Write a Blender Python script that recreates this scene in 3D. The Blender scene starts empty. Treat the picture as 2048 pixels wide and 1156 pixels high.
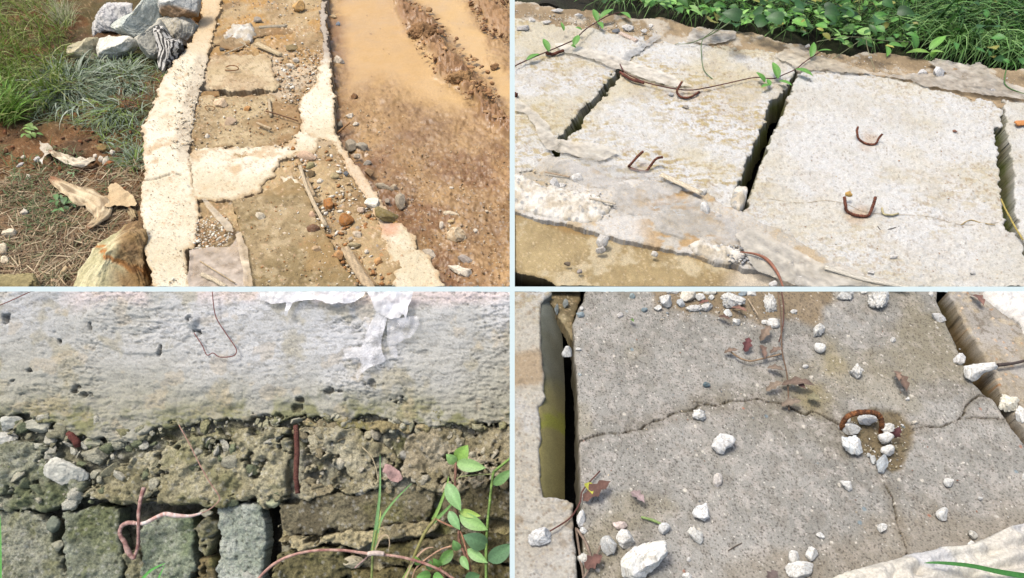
import bpy, math, random
import numpy as np

# ------------------------------------------------------------ camera, sky, sun
C = bpy.context.scene
H = 1.6                       # eye height above the slabs
PITCH = math.radians(46.0)
FPX = 1300.0                  # focal length for a 2048 wide frame
cam_d = bpy.data.cameras.new("camera")
cam = bpy.data.objects.new("camera", cam_d)
C.collection.objects.link(cam)
cam.location = (0, 0, H)
cam.rotation_euler = (math.pi / 2 - PITCH, 0, 0)
cam_d.sensor_width = 36
cam_d.lens = 36 * FPX / 2048
cam_d.clip_start = 0.02
cam_d.clip_end = 500
C.camera = cam

SUN_EL, SUN_AZ = 69.0, -78.0   # the sun stands beyond the slabs, a little to the left
w = bpy.data.worlds.new("World")
C.world = w
w.use_nodes = True
nt = w.node_tree
nt.nodes.clear()
sky = nt.nodes.new("ShaderNodeTexSky")
sky.sky_type = 'NISHITA'
sky.sun_disc = False
sky.sun_elevation = math.radians(SUN_EL)
sky.sun_rotation = math.radians(SUN_AZ)
sky.air_density = 1.0
sky.dust_density = 5.0
bg = nt.nodes.new("ShaderNodeBackground")
bg.inputs[1].default_value = 0.15
nt.links.new(sky.outputs[0], bg.inputs[0])
# pale glow added below the horizon so the gaps between plots show white
bg2 = nt.nodes.new("ShaderNodeBackground")
bg2.inputs[0].default_value = (0.80, 0.93, 0.96, 1)
bg2.inputs[1].default_value = 0.465
tc = nt.nodes.new("ShaderNodeTexCoord")
sp = nt.nodes.new("ShaderNodeSeparateXYZ")
gt = nt.nodes.new("ShaderNodeMath")
gt.operation = 'LESS_THAN'
gt.inputs[1].default_value = -0.02
nt.links.new(tc.outputs['Generated'], sp.inputs[0])
nt.links.new(sp.outputs[2], gt.inputs[0])
mx = nt.nodes.new("ShaderNodeMixShader")
nt.links.new(gt.outputs[0], mx.inputs[0])
nt.links.new(bg.outputs[0], mx.inputs[1])
nt.links.new(bg2.outputs[0], mx.inputs[2])
wo = nt.nodes.new("ShaderNodeOutputWorld")
nt.links.new(mx.outputs[0], wo.inputs[0])

sl = bpy.data.lights.new("sun", 'SUN')
sl.energy = 1.75
sl.angle = math.radians(12.0)
sl.color = (1.0, 0.98, 0.95)
sun = bpy.data.objects.new("sun", sl)
C.collection.objects.link(sun)
el, az = math.radians(SUN_EL), math.radians(SUN_AZ)
from mathutils import Vector
sdir = Vector((math.sin(az) * math.cos(el), math.cos(az) * math.cos(el), math.sin(el)))
sun.rotation_euler = sdir.to_track_quat('Z', 'Y').to_euler()

C.view_settings.view_transform = 'Standard'
C.view_settings.look = 'None'
C.view_settings.exposure = 1.10
C.view_settings.gamma = 1
C.cycles.max_bounces = 6
C.cycles.transparent_max_bounces = 8
ALB = 0.50                    # picture value -> base colour

# ------------------------------------------------------------ noise
def _h(ix, iy, s):
    n = (ix.astype(np.int64) * 374761393 + iy.astype(np.int64) * 668265263 + s * 1442695041) & 0xffffffff
    n = ((n ^ (n >> 13)) * 1274126177) & 0xffffffff
    n = ((n ^ (n >> 15)) * 2246822519) & 0xffffffff
    return ((n ^ (n >> 16)) & 0xffffff) / float(0xffffff)

def vnoise(x, y, s=0):
    ix, iy = np.floor(x), np.floor(y)
    fx, fy = x - ix, y - iy
    fx = fx * fx * fx * (fx * (fx * 6 - 15) + 10)
    fy = fy * fy * fy * (fy * (fy * 6 - 15) + 10)
    a, b = _h(ix, iy, s), _h(ix + 1, iy, s)
    c, d = _h(ix, iy + 1, s), _h(ix + 1, iy + 1, s)
    return (a + (b - a) * fx) * (1 - fy) + (c + (d - c) * fx) * fy

def fbm(x, y, sc, o=4, s=0, g=0.5):
    """fractal noise about 0, roughly -1..1; sc = features per metre"""
    t, amp, tot = 0, 1.0, 0
    for k in range(o):
        ca, sa = math.cos(k * 1.1 + s), math.sin(k * 1.1 + s)
        X = (x * ca - y * sa) * sc * 2 ** k
        Y = (x * sa + y * ca) * sc * 2 ** k
        t = t + amp * (vnoise(X, Y, s * 7 + k) * 2 - 1)
        tot += amp
        amp *= g
    return t / tot * 1.6

def worley(x, y, sc, s=0, jit=0.9):
    X, Y = x * sc, y * sc
    ix, iy = np.floor(X), np.floor(Y)
    f1 = np.full(X.shape, 9.0)
    f2 = np.full(X.shape, 9.0)
    cid = np.zeros(X.shape)
    for i in (-1, 0, 1):
        for j in (-1, 0, 1):
            cx, cy = ix + i, iy + j
            px = cx + 0.5 + jit * (_h(cx, cy, s + 11) - 0.5)
            py = cy + 0.5 + jit * (_h(cx, cy, s + 23) - 0.5)
            d = np.hypot(X - px, Y - py)
            m = d < f1
            f2 = np.where(m, f1, np.minimum(f2, d))
            cid = np.where(m, _h(cx, cy, s + 37), cid)
            f1 = np.where(m, d, f1)
    return f1, f2, cid

def sstep(a, b, x):
    t = np.clip((x - a) / (b - a), 0, 1)
    return t * t * (3 - 2 * t)

def lin(c):
    c = np.asarray(c, float) / 255.0
    return np.where(c <= 0.04045, c / 12.92, ((c + 0.055) / 1.055) ** 2.4)

def base(c):
    return lin(c) * ALB

def mixc(A, B, t):
    """A, B: (3,) or (N,3) linear; t (N,)"""
    A, B = np.asarray(A, float), np.asarray(B, float)
    t = np.clip(np.atleast_1d(np.asarray(t, float)), 0, 1)[:, None]
    return A * (1 - t) + B * t

def flat(c, n):
    return np.tile(base(c), (n, 1))

def sdf(px, py, poly):
    """signed distance to a polygon, negative inside, in picture units"""
    P = np.asarray(poly, float)
    d2 = np.full(px.shape, 1e18)
    ins = np.zeros(px.shape, bool)
    n = len(P)
    for i in range(n):
        ax, ay = P[i]
        bx, by = P[(i + 1) % n]
        ex, ey = bx - ax, by - ay
        wx, wy = px - ax, py - ay
        t = np.clip((wx * ex + wy * ey) / (ex * ex + ey * ey + 1e-12), 0, 1)
        d2 = np.minimum(d2, (wx - t * ex) ** 2 + (wy - t * ey) ** 2)
        if ay != by:
            c = ((ay <= py) & (by > py)) | ((by <= py) & (ay > py))
            xi = ax + (py - ay) * ex / ey
            ins ^= c & (px < xi)
    d = np.sqrt(d2)
    return np.where(ins, -d, d)

def linedist(px, py, pts):
    P = np.asarray(pts, float)
    d2 = np.full(px.shape, 1e18)
    for i in range(len(P) - 1):
        ax, ay = P[i]
        bx, by = P[i + 1]
        ex, ey = bx - ax, by - ay
        wx, wy = px - ax, py - ay
        t = np.clip((wx * ex + wy * ey) / (ex * ex + ey * ey + 1e-12), 0, 1)
        d2 = np.minimum(d2, (wx - t * ex) ** 2 + (wy - t * ey) ** 2)
    return np.sqrt(d2)

# ------------------------------------------------------------ survey: points of the place
sP, cP = math.sin(PITCH), math.cos(PITCH)
RIGHT = np.array([1.0, 0, 0])
FWD = np.array([0, cP, -sP])
UP = np.array([0, sP, cP])
EYE = np.array([0, 0, H])

def rays(px, py):
    px, py = np.asarray(px, float), np.asarray(py, float)
    return FWD + ((px - 1024) / FPX)[..., None] * RIGHT - ((py - 578) / FPX)[..., None] * UP

class Plane:
    def __init__(s, o, n, ex):
        s.o = np.asarray(o, float)
        s.n = np.asarray(n, float) / np.linalg.norm(n)
        s.ex = np.asarray(ex, float)
        s.ey = np.cross(s.n, s.ex)
    def P(s, px, py, h=0.0):
        r = rays(px, py)
        t = ((s.o - EYE) @ s.n + h) / (r @ s.n)
        return EYE + r * np.asarray(t)[..., None]
    def uv(s, p):
        q = p - s.o
        return q @ s.ex, q @ s.ey
    def mpp(s, px, py, h=0.0):
        return float((s.P(px, py, h) - EYE) @ FWD) / FPX

G = Plane((0, 0, 0), (0, 0, 1), (1, 0, 0))
WEL = math.radians(58)
_top = G.P(500, 583.0)
WL = Plane((0, _top[1], 0.0), (0, -math.cos(WEL), math.sin(WEL)), (1, 0, 0))
SEC = 1
# each plot of the place ends along straight cuts; the cuts between the four plots
def cut_planes():
    out = []
    def vert(x, sgn):      # keep sgn*(px-x)>0
        r0, r1 = rays(x, 0), rays(x, 1156)
        n = np.cross(r0, r1); n /= np.linalg.norm(n)
        if (rays(x + sgn * 50, 500) @ n) < 0: n = -n
        out.append(n)
    def hor(y, sgn):
        r0, r1 = rays(0, y), rays(2048, y)
        n = np.cross(r0, r1); n /= np.linalg.norm(n)
        if (rays(500, y + sgn * 50) @ n) < 0: n = -n
        out.append(n)
    vert(1019.5 if SEC in (1, 3) else 1029.5, -1 if SEC in (1, 3) else 1)
    hor(573.2 if SEC in (1, 2) else 583.0, -1 if SEC in (1, 2) else 1)
    return out

def trim(V):
    V = V.copy()
    for n in cut_planes():
        d = (V - EYE) @ n
        V -= np.minimum(d, 0)[:, None] * n
    return V

# ------------------------------------------------------------ materials
MATS = {}
def mat(kind):
    if kind in MATS: return MATS[kind]
    m = bpy.data.materials.new(kind)
    m.use_nodes = True
    n, l = m.node_tree.nodes, m.node_tree.links
    b = n['Principled BSDF']
    P = dict(rough=0.9, spec=0.25, nsc=180, namp=0.28, bsc=350, bst=0.35, bd=0.004)
    P.update({
        'concrete': dict(bsc=420, bst=0.5, bd=0.003, nsc=260, namp=0.3),
        'lime': dict(bsc=420, bst=0.55, bd=0.003, namp=0.2),
        'plaster': dict(bsc=200, bst=0.5, bd=0.005, namp=0.16),
        'block': dict(bsc=300, bst=0.9, bd=0.006, namp=0.5),
        'mud': dict(rough=0.75, bsc=300, bst=0.5, bd=0.004, namp=0.25),
        'wetmud': dict(rough=0.5, spec=0.4, bsc=260, bst=0.3, bd=0.003, namp=0.16),
        'soil': dict(bsc=200, bst=0.9, bd=0.01, namp=0.45),
        'rock': dict(rough=0.8, bsc=90, bst=0.6, bd=0.01, nsc=110, namp=0.22),
        'pebble': dict(rough=0.85, bsc=250, bst=0.5, bd=0.004, namp=0.22),
        'leaf': dict(rough=0.5, spec=0.4, bsc=200, bst=0.15, namp=0.2),
        'blade': dict(rough=0.6, spec=0.3, bsc=300, bst=0.0, namp=0.25),
        'dry': dict(rough=0.8, bsc=300, bst=0.3, namp=0.25),
        'film': dict(rough=0.35, spec=0.5, bsc=60, bst=0.5, bd=0.006, nsc=40, namp=0.15),
        'clear': dict(rough=0.3, spec=0.5, bsc=60, bst=0.5, bd=0.006, nsc=40, namp=0.1),
        'rust': dict(rough=0.9, spec=0.15, bsc=350, bst=1.0, bd=0.004, nsc=220, namp=0.7),
        'twine': dict(rough=0.8, bsc=600, bst=0.4, namp=0.2),
        'wood': dict(rough=0.8, bsc=250, bst=0.4, namp=0.35),
    }.get(kind, {}))
    at = n.new('ShaderNodeAttribute'); at.attribute_name = 'Col'
    tcn = n.new('ShaderNodeTexCoord')
    no = n.new('ShaderNodeTexNoise'); no.inputs['Scale'].default_value = P['nsc']
    no.inputs['Detail'].default_value = 5; no.inputs['Roughness'].default_value = 0.65
    l.new(tcn.outputs['Object'], no.inputs['Vector'])
    mr = n.new('ShaderNodeMapRange')
    mr.inputs[1].default_value = 0.3; mr.inputs[2].default_value = 0.7
    mr.inputs[3].default_value = 1 - P['namp']; mr.inputs[4].default_value = 1 + P['namp']
    l.new(no.outputs['Fac'], mr.inputs[0])
    vm = n.new('ShaderNodeVectorMath'); vm.operation = 'SCALE'
    l.new(at.outputs['Color'], vm.inputs[0]); l.new(mr.outputs[0], vm.inputs['Scale'])
    l.new(vm.outputs[0], b.inputs['Base Color'])
    b.inputs['Roughness'].default_value = P['rough']
    b.inputs['Specular IOR Level'].default_value = P['spec']
    if kind == 'wetmud':
        rr = n.new('ShaderNodeMapRange'); rr.inputs[1].default_value = 0.35; rr.inputs[2].default_value = 0.65
        rr.inputs[3].default_value = 0.35; rr.inputs[4].default_value = 0.8
        n3 = n.new('ShaderNodeTexNoise'); n3.inputs['Scale'].default_value = 9; n3.inputs['Detail'].default_value = 6
        l.new(tcn.outputs['Object'], n3.inputs['Vector']); l.new(n3.outputs['Fac'], rr.inputs[0])
        l.new(rr.outputs[0], b.inputs['Roughness'])
    if P['bst'] > 0:
        n2 = n.new('ShaderNodeTexNoise'); n2.inputs['Scale'].default_value = P['bsc']
        n2.inputs['Detail'].default_value = 4; n2.inputs['Roughness'].default_value = 0.6
        l.new(tcn.outputs['Object'], n2.inputs['Vector'])
        bp = n.new('ShaderNodeBump'); bp.inputs['Strength'].default_value = P['bst']
        bp.inputs['Distance'].default_value = P['bd']
        l.new(n2.outputs['Fac'], bp.inputs['Height']); l.new(bp.outputs[0], b.inputs['Normal'])
    out = n['Material Output']
    if kind in ('leaf', 'blade'):
        tr = n.new('ShaderNodeBsdfTranslucent'); l.new(vm.outputs[0], tr.inputs[0])
        ms = n.new('ShaderNodeMixShader'); ms.inputs[0].default_value = 0.3
        l.new(b.outputs[0], ms.inputs[1]); l.new(tr.outputs[0], ms.inputs[2]); l.new(ms.outputs[0], out.inputs[0])
    if kind in ('film', 'clear', 'tail'):
        tr = n.new('ShaderNodeBsdfTransparent')
        ms = n.new('ShaderNodeMixShader')
        n4 = n.new('ShaderNodeTexNoise'); n4.inputs['Scale'].default_value = 22; n4.inputs['Detail'].default_value = 5
        l.new(tcn.outputs['Object'], n4.inputs['Vector'])
        r4 = n.new('ShaderNodeMapRange'); r4.inputs[1].default_value = 0.35; r4.inputs[2].default_value = 0.65
        r4.inputs[3].default_value = 0.45 if kind == 'film' else 0.08 if kind == 'clear' else 0.25
        r4.inputs[4].default_value = 0.92 if kind == 'film' else 0.50 if kind == 'clear' else 0.8
        l.new(n4.outputs['Fac'], r4.inputs[0]); l.new(r4.outputs[0], ms.inputs[0])
        l.new(tr.outputs[0], ms.inputs[1]); l.new(b.outputs[0], ms.inputs[2]); l.new(ms.outputs[0], out.inputs[0])
    MATS[kind] = m
    return m

# ------------------------------------------------------------ object helpers
def mkobj(name, V, F, kind, cols, parent=None, smooth=True, F3=None, doclip=True):
    if doclip: V = trim(np.asarray(V, float))
    org = V.mean(0) if parent is None and len(V) < 60000 else np.zeros(3)
    if parent is not None: org = np.array(parent.matrix_world.translation) if parent.type == 'EMPTY' else np.array(parent.location)
    V = V - org
    me = bpy.data.meshes.new(name)
    F = np.asarray(F, np.int32) if F is not None and len(F) else np.zeros((0, 4), np.int32)
    k = F.shape[1]
    loops = F.ravel()
    starts = np.arange(len(F)) * k
    tot = np.full(len(F), k)
    if F3 is not None and len(F3):
        F3 = np.asarray(F3, np.int32)
        starts = np.concatenate([starts, len(loops) + np.arange(len(F3)) * 3])
        tot = np.concatenate([tot, np.full(len(F3), 3)])
        loops = np.concatenate([loops, F3.ravel()])
    me.vertices.add(len(V)); me.vertices.foreach_set('co', V.astype(np.float32).ravel())
    me.loops.add(len(loops)); me.loops.foreach_set('vertex_index', loops.astype(np.int32))
    me.polygons.add(len(starts))
    me.polygons.foreach_set('loop_start', starts.astype(np.int32))
    me.polygons.foreach_set('loop_total', tot.astype(np.int32))
    if smooth: me.polygons.foreach_set('use_smooth', np.ones(len(starts), bool))
    me.update(calc_edges=True)
    at = me.attributes.new('Col', 'FLOAT_COLOR', 'POINT')
    cols = np.asarray(cols, float)
    if cols.ndim == 1: cols = np.tile(cols, (len(V), 1))
    c4 = np.ones((len(V), 4), np.float32); c4[:, :3] = np.clip(cols, 0.002, 0.9)
    at.data.foreach_set('color', c4.ravel())
    me.materials.append(mat(kind))
    o = bpy.data.objects.new(name, me)
    C.collection.objects.link(o)
    if parent is not None: o.parent = parent
    else: o.location = org
    return o

PLACE = {'white rubble on the grey slab': ' on the grey cracked slab', 'stones on the walkway': ' on the dirt walkway', 'stones on the muddy road': ' on the muddy road',
         'stones on the grassy soil': ' on the grassy bank', 'stones on the white slabs': ' among the white slabs', 'stones bedded in the crumbling wall': ' of the mossy wall', 'dead leaves on the grey slab': ' on the grey cracked slab'}
KNOWN = set('slab slabs ledge wall road kerb walkway soil dirt straw walkway bank'.split())
def tag(o, label=None, cat=None, group=None, kind=None):
    if label and group in PLACE and not KNOWN & set(label.replace(',', ' ').split()) and len(label.split()) + 4 <= 16: label += PLACE[group]
    if label: o['label'] = label
    if cat: o['category'] = cat
    if group: o['group'] = group
    if kind: o['kind'] = kind
    return o

def empty(name, loc, label, cat, group=None):
    o = bpy.data.objects.new(name, None)
    C.collection.objects.link(o)
    o.location = tuple(loc)
    o.empty_display_size = 0.05
    bpy.context.view_layer.update()
    return tag(o, label, cat, group)

def sheet(name, pl, poly, hf, cf, kind, h0=0.0, thick=0.1, edge=0.008, rag=3.0, rsc=25, step=2.4, seed=1, parent=None, tilt=None, inner=True, shear=0.0):
    """a solid slab of ground, concrete or mud with an uneven top and ragged rim"""
    P = np.asarray(poly, float)
    x0, y0 = P.min(0) - 3 * step; x1, y1 = P.max(0) + 3 * step
    gx = np.arange(x0, x1 + step, step); gy = np.arange(y0, y1 + step, step)
    px, py = np.meshgrid(gx, gy)
    def field(px, py, cut=True):
        p = pl.P(px, py, h0); X, Y = pl.uv(p)
        d = sdf(px, py, poly)
        if rag > 0: d = d + rag * fbm(X, Y, rsc, 4, seed, 0.6)
        if inner and cut:
            lim = (px - 1019.5) if SEC in (1, 3) else (1029.5 - px)
            lim = np.maximum(lim, (py - 573.2) if SEC in (1, 2) else (583.0 - py))
            d = np.maximum(d, lim)
        return d
    d = field(px, py)
    ins = d < 0
    q = ins[:-1, :-1].astype(int) + ins[1:, :-1] + ins[:-1, 1:] + ins[1:, 1:]
    keep = q >= 2
    used = np.zeros(d.shape, bool)
    used[:-1, :-1] |= keep; used[1:, :-1] |= keep; used[:-1, 1:] |= keep; used[1:, 1:] |= keep
    mv = used & ~ins
    for it in range(2):
        e = 0.6
        mx_, my_ = px[mv], py[mv]
        dd = field(mx_, my_)
        gxn = (field(mx_ + e, my_) - dd) / e; gyn = (field(mx_, my_ + e) - dd) / e
        g2 = np.maximum(gxn ** 2 + gyn ** 2, 0.5)
        sx = np.clip(-dd * gxn / g2, -1.3 * step, 1.3 * step); sy = np.clip(-dd * gyn / g2, -1.3 * step, 1.3 * step)
        px[mv] += sx; py[mv] += sy
    idx = -np.ones(d.shape, int); idx[used] = np.arange(used.sum())
    fx, fy = px[used], py[used]
    p0 = pl.P(fx, fy, h0)
    X, Y = pl.uv(p0)
    dm = field(fx, fy, False) * np.linalg.norm((p0 - EYE), axis=1) / FPX      # metres to the rim
    dm = np.minimum(dm, 0)
    h = hf(X, Y, fx, fy, dm)
    if edge > 0:
        t = np.clip(1 + dm / edge, 0, 1)
        h = h - edge * 0.8 * (1 - np.sqrt(np.maximum(1 - t * t, 0)))
    if tilt is not None: h = h + tilt(fx, fy)
    col = cf(X, Y, fx, fy, dm, h)
    V = p0 + np.asarray(h)[:, None] * pl.n
    a, b_, c, dq = idx[:-1, :-1][keep], idx[:-1, 1:][keep], idx[1:, 1:][keep], idx[1:, :-1][keep]
    F = np.stack([a, dq, c, b_], 1)
    E = np.concatenate([F[:, [0, 1]], F[:, [1, 2]], F[:, [2, 3]], F[:, [3, 0]]])
    key = np.sort(E, 1); kk = key[:, 0] * 10 ** 7 + key[:, 1]
    u, ii, cn = np.unique(kk, return_index=True, return_counts=True)
    B = E[ii[cn == 1]]
    if thick > 0:
        rim = np.unique(B); rmap = {r: i for i, r in enumerate(rim)}
        n0 = len(V); nr = len(rim)
        lv = 3
        rings = [V[rim]]
        nz = fbm(X[rim], Y[rim], 30, 3, seed + 5)
        for k in range(1, lv + 1):
            rings.append(V[rim] - pl.n * (thick * k / lv) + pl.ex * (shear * k / lv) + (pl.ex * nz[:, None] + pl.ey * nz[::-1][:, None]) * 0.003 * (k % 2))
        V = np.concatenate([V] + rings)
        cc = [col] + [col[rim] * 0.96 for _ in range(lv + 1)]
        col = np.concatenate(cc)
        bi = np.array([[rmap[i], rmap[j]] for i, j in B])
        SK = []
        for k in range(lv):
            o1, o2 = n0 + nr * k, n0 + nr * (k + 1)
            SK.append(np.stack([bi[:, 1] + o1, bi[:, 0] + o1, bi[:, 0] + o2, bi[:, 1] + o2], 1))
        F = np.concatenate([F] + SK)
    return mkobj(name, V, F, kind, col, parent)

_ICO = {}
def ico(sub):
    if sub not in _ICO:
        import bmesh
        bm = bmesh.new(); bmesh.ops.create_icosphere(bm, subdivisions=sub, radius=1)
        v = np.array([x.co[:] for x in bm.verts]); f = np.array([[q.index for q in t.verts] for t in bm.faces])
        bm.free(); _ICO[sub] = (v, f)
    return _ICO[sub]

def n3(v, sc, o=4, s=0):
    return (fbm(v[:, 0] + 3.1 * v[:, 2], v[:, 1] - 2.3 * v[:, 2], sc, o, s) + fbm(v[:, 2] + 1.7 * v[:, 0], v[:, 1] + v[:, 0], sc, o, s + 5)) * 0.6

def stone(label, cx, cy, w_, h_, col, name='stone', cat='stone', ang=0, pl=None, depth=0.6, cuts=11, poly=None, group=None,
          rough=0.10, sub=None, sink=0.25, seed=None, kind='pebble', planes=(), col2=None, colf=None, h0=0.0, parent=None, lie=True, cutd=(0.50, 0.88), nsc=1.6):
    pl = pl or G
    seed = seed if seed is not None else int(cx * 7 + cy * 13) % 9973
    rg = np.random.RandomState(seed)
    big = max(w_, h_)
    sub = sub or (6 if big > 90 else 5 if big > 34 else 4 if big > 15 else 3)
    v, f = ico(sub); v = v.copy()
    n = v.copy()
    for k in range(cuts):
        d = rg.normal(size=3); d /= np.linalg.norm(d)
        lim = rg.uniform(*cutd)
        e = v @ d - lim
        v -= np.maximum(e, 0)[:, None] * d
    for (a, b, c, lim) in planes:
        d = np.array([a, b, c], float); d /= np.linalg.norm(d)
        e = v @ d - lim
        v -= np.maximum(e, 0)[:, None] * d
    r = 1 + rough * n3(n + seed % 17, nsc, 5, seed % 31) + rough * 0.45 * n3(n + seed % 13, nsc * 4.5, 4, seed % 29)
    v = v * r[:, None]
    m = pl.mpp(cx, cy)
    # normalise the seen outline
    ext = np.array([v[:, 0].max() - v[:, 0].min(), v[:, 1].max() - v[:, 1].min(), v[:, 2].max() - v[:, 2].min()]) / 2
    mid = np.array([(v[:, 0].max() + v[:, 0].min()) / 2, (v[:, 1].max() + v[:, 1].min()) / 2, 0])
    v = (v - mid) / ext
    if poly is not None:
        Q = np.asarray(poly, float) - [cx, cy]
        th = np.arctan2(-Q[:, 1], Q[:, 0]); rr = np.hypot(Q[:, 0], Q[:, 1])
        # dense outline radius
        pts = []
        for i in range(len(Q)):
            A, B = Q[i], Q[(i + 1) % len(Q)]
            for t in np.linspace(0, 1, 12, endpoint=False): pts.append(A + (B - A) * t)
        pts = np.array(pts); th = np.arctan2(-pts[:, 1], pts[:, 0]); rr = np.hypot(pts[:, 0], pts[:, 1])
        o = np.argsort(th); th, rr = th[o], rr[o]
        tv = np.arctan2(v[:, 1], v[:, 0])
        R = np.interp(tv, np.concatenate([th - 2 * np.pi, th, th + 2 * np.pi]), np.tile(rr, 3))
        hyp = np.hypot(v[:, 0], v[:, 1])
        v[:, 0] *= R * m; v[:, 1] *= R * m
        v[:, 2] *= depth * min(w_, h_) * 0.5 * m
    else:
        v *= np.array([w_ / 2, h_ / 2, depth * min(w_, h_) / 2]) * m
        a = math.radians(ang)
        v[:, :2] = v[:, :2] @ np.array([[math.cos(a), math.sin(a)], [-math.sin(a), math.cos(a)]])
    ex, ey, ez = RIGHT, UP, -FWD
    Wv = v[:, :1] * ex + v[:, 1:2] * ey + v[:, 2:] * ez
    dn = Wv @ pl.n
    hc = -dn.min() - sink * (dn.max() - dn.min()) + h0
    c0 = pl.P(cx, cy, hc)
    V = c0 + Wv
    X, Y = n[:, 0] + seed, n[:, 1] + n[:, 2]
    t = 0.5 + 0.7 * n3(n + seed % 11, 2.2, 4, seed % 19)
    c1 = np.asarray(col); 
    cc = 1.12 * mixc(base(c1), base(col2 if col2 is not None else tuple(np.clip(c1 * 0.86, 0, 255))), t)
    if kind == 'pebble':
        cc = mixc(cc, base((150, 138, 116)), 0.5 * sstep(0.15, 0.6, n3(n + 5, 6, 3, 4)))
    if colf is not None: cc = colf(n, cc, v / m)
    o = mkobj(name, V, None, kind, cc, parent, F3=f, smooth=big > 14)
    if parent is None: tag(o, label, cat, group)
    elif label: o['label'] = label
    return o

def tube(name, pts, rad, col, kind, label=None, cat=None, parent=None, pl=None, group=None, sides=8, sm=6, wob=0.0, cap=True, col2=None, knots=0, objkind=None):
    """pts: (px, py, height) triples; rad in metres or list"""
    pl = pl or G
    P = np.array([pl.P(a, b, h) for a, b, h in pts])
    R = np.array(rad if hasattr(rad, '__len__') else [rad] * len(P), float)
    if sm > 1 and len(P) > 2:
        n = len(P); t = np.linspace(0, n - 1, (n - 1) * sm + 1)
        Q = []
        for u in t:
            i = min(int(u), n - 2); k = u - i
            p0, p1, p2, p3 = P[max(i - 1, 0)], P[i], P[i + 1], P[min(i + 2, n - 1)]
            Q.append(0.5 * ((2 * p1) + (p2 - p0) * k + (2 * p0 - 5 * p1 + 4 * p2 - p3) * k * k + (3 * p1 - p0 - 3 * p2 + p3) * k ** 3))
        R = np.interp(t, np.arange(n), R); P = np.array(Q)
    elif sm > 1:
        t = np.linspace(0, 1, sm + 1)[:, None]; R = np.interp(t[:, 0], [0, 1], R); P = P[0] + (P[1] - P[0]) * t
    n = len(P)
    s = np.arange(n)
    if wob: P = P + wob * np.stack([fbm(s * 0.1, s * 0, 2.5, 2, 3), fbm(s * 0.1, s * 0 + 3, 2.5, 2, 4), fbm(s * 0.1, s * 0 + 5, 2.5, 2, 6)], 1)
    T = np.gradient(P, axis=0); T /= np.linalg.norm(T, axis=1)[:, None] + 1e-12
    N = np.zeros_like(T); ref = pl.n
    a = np.cross(T, ref + 0.01); a /= np.linalg.norm(a, axis=1)[:, None] + 1e-9
    b = np.cross(T, a)
    th = np.linspace(0, 2 * np.pi, sides, endpoint=False)
    ir = fbm(s[:, None] * 0.31 + 0 * th, th[None] * 0.5 + 0 * s[:, None], 1.3, 3, 8)
    rr = R[:, None] * (1 + (0.16 * ir + 0.08 * np.sin(s[:, None] * 2.6 + th)) * (kind in ('rust', 'wood')))
    V = P[:, None, :] + rr[..., None] * (np.cos(th)[None, :, None] * a[:, None] + np.sin(th)[None, :, None] * b[:, None])
    V = V.reshape(-1, 3)
    F = []
    for i in range(n - 1):
        for j in range(sides):
            k = (j + 1) % sides
            F.append((i * sides + j, i * sides + k, (i + 1) * sides + k, (i + 1) * sides + j))
    nb = len(V)
    V = np.concatenate([V, P[:1], P[-1:]])
    F3 = [(nb, (j + 1) % sides, j) for j in range(sides)] + [(nb + 1, (n - 1) * sides + j, (n - 1) * sides + (j + 1) % sides) for j in range(sides)]
    c1 = base(col); c2 = base(col2) if col2 is not None else c1 * 0.7
    tt = 0.5 + 0.9 * fbm(np.arange(len(V)) * 0.013, np.arange(len(V)) * 0.0, 9, 3, 2)
    o = mkobj(name, V, F, kind, mixc(c1, c2, tt), parent, F3=F3)
    if parent is None: tag(o, label, cat, group, objkind)
    elif label: o['label'] = label
    return o

def ribbons(base_p, dirs, L, W, e0, droop, cols, up, seg=5, twist=0.0, fold=0.0, taper=1.0):
    """many blades of grass: base (N,3), unit dirs (N,3) in the plane, returns V,F,cols"""
    N = len(base_p)
    t = np.linspace(0, 1, seg + 1)
    side = np.cross(dirs, up); side /= np.linalg.norm(side, axis=1)[:, None]
    rt = np.random.RandomState(N).uniform(-1, 1, N) * twist
    side = side * np.cos(rt)[:, None] + up * np.sin(rt)[:, None]
    V = np.zeros((N, seg + 1, 2, 3)); p = base_p.copy()
    for k in range(seg + 1):
        th = e0 - droop * (k / seg) ** 1.3
        if k: p = p + (dirs * np.cos(th)[:, None] + up * np.sin(th)[:, None]) * (L / seg)[:, None]
        wk = W * (0.75 + 0.5 * np.sin(math.pi * min(t[k] * 1.6, 1))) * (1 - t[k] ** 2.2 * taper) * 0.5
        V[:, k, 0] = p - side * wk[:, None]; V[:, k, 1] = p + side * wk[:, None]
    i = np.arange(N)[:, None] * (seg + 1) * 2 + np.arange(seg)[None] * 2
    F = np.stack([i, i + 1, i + 3, i + 2], -1).reshape(-1, 4)
    return V.reshape(-1, 3), F, np.repeat(cols, (seg + 1) * 2, 0)

def pick(rg, pal, n, var=0.18):
    pal = np.array([base(c) for c in pal])
    c = pal[rg.randint(0, len(pal), n)]
    return c * (1 + rg.uniform(-var, var, (n, 1)))

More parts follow.
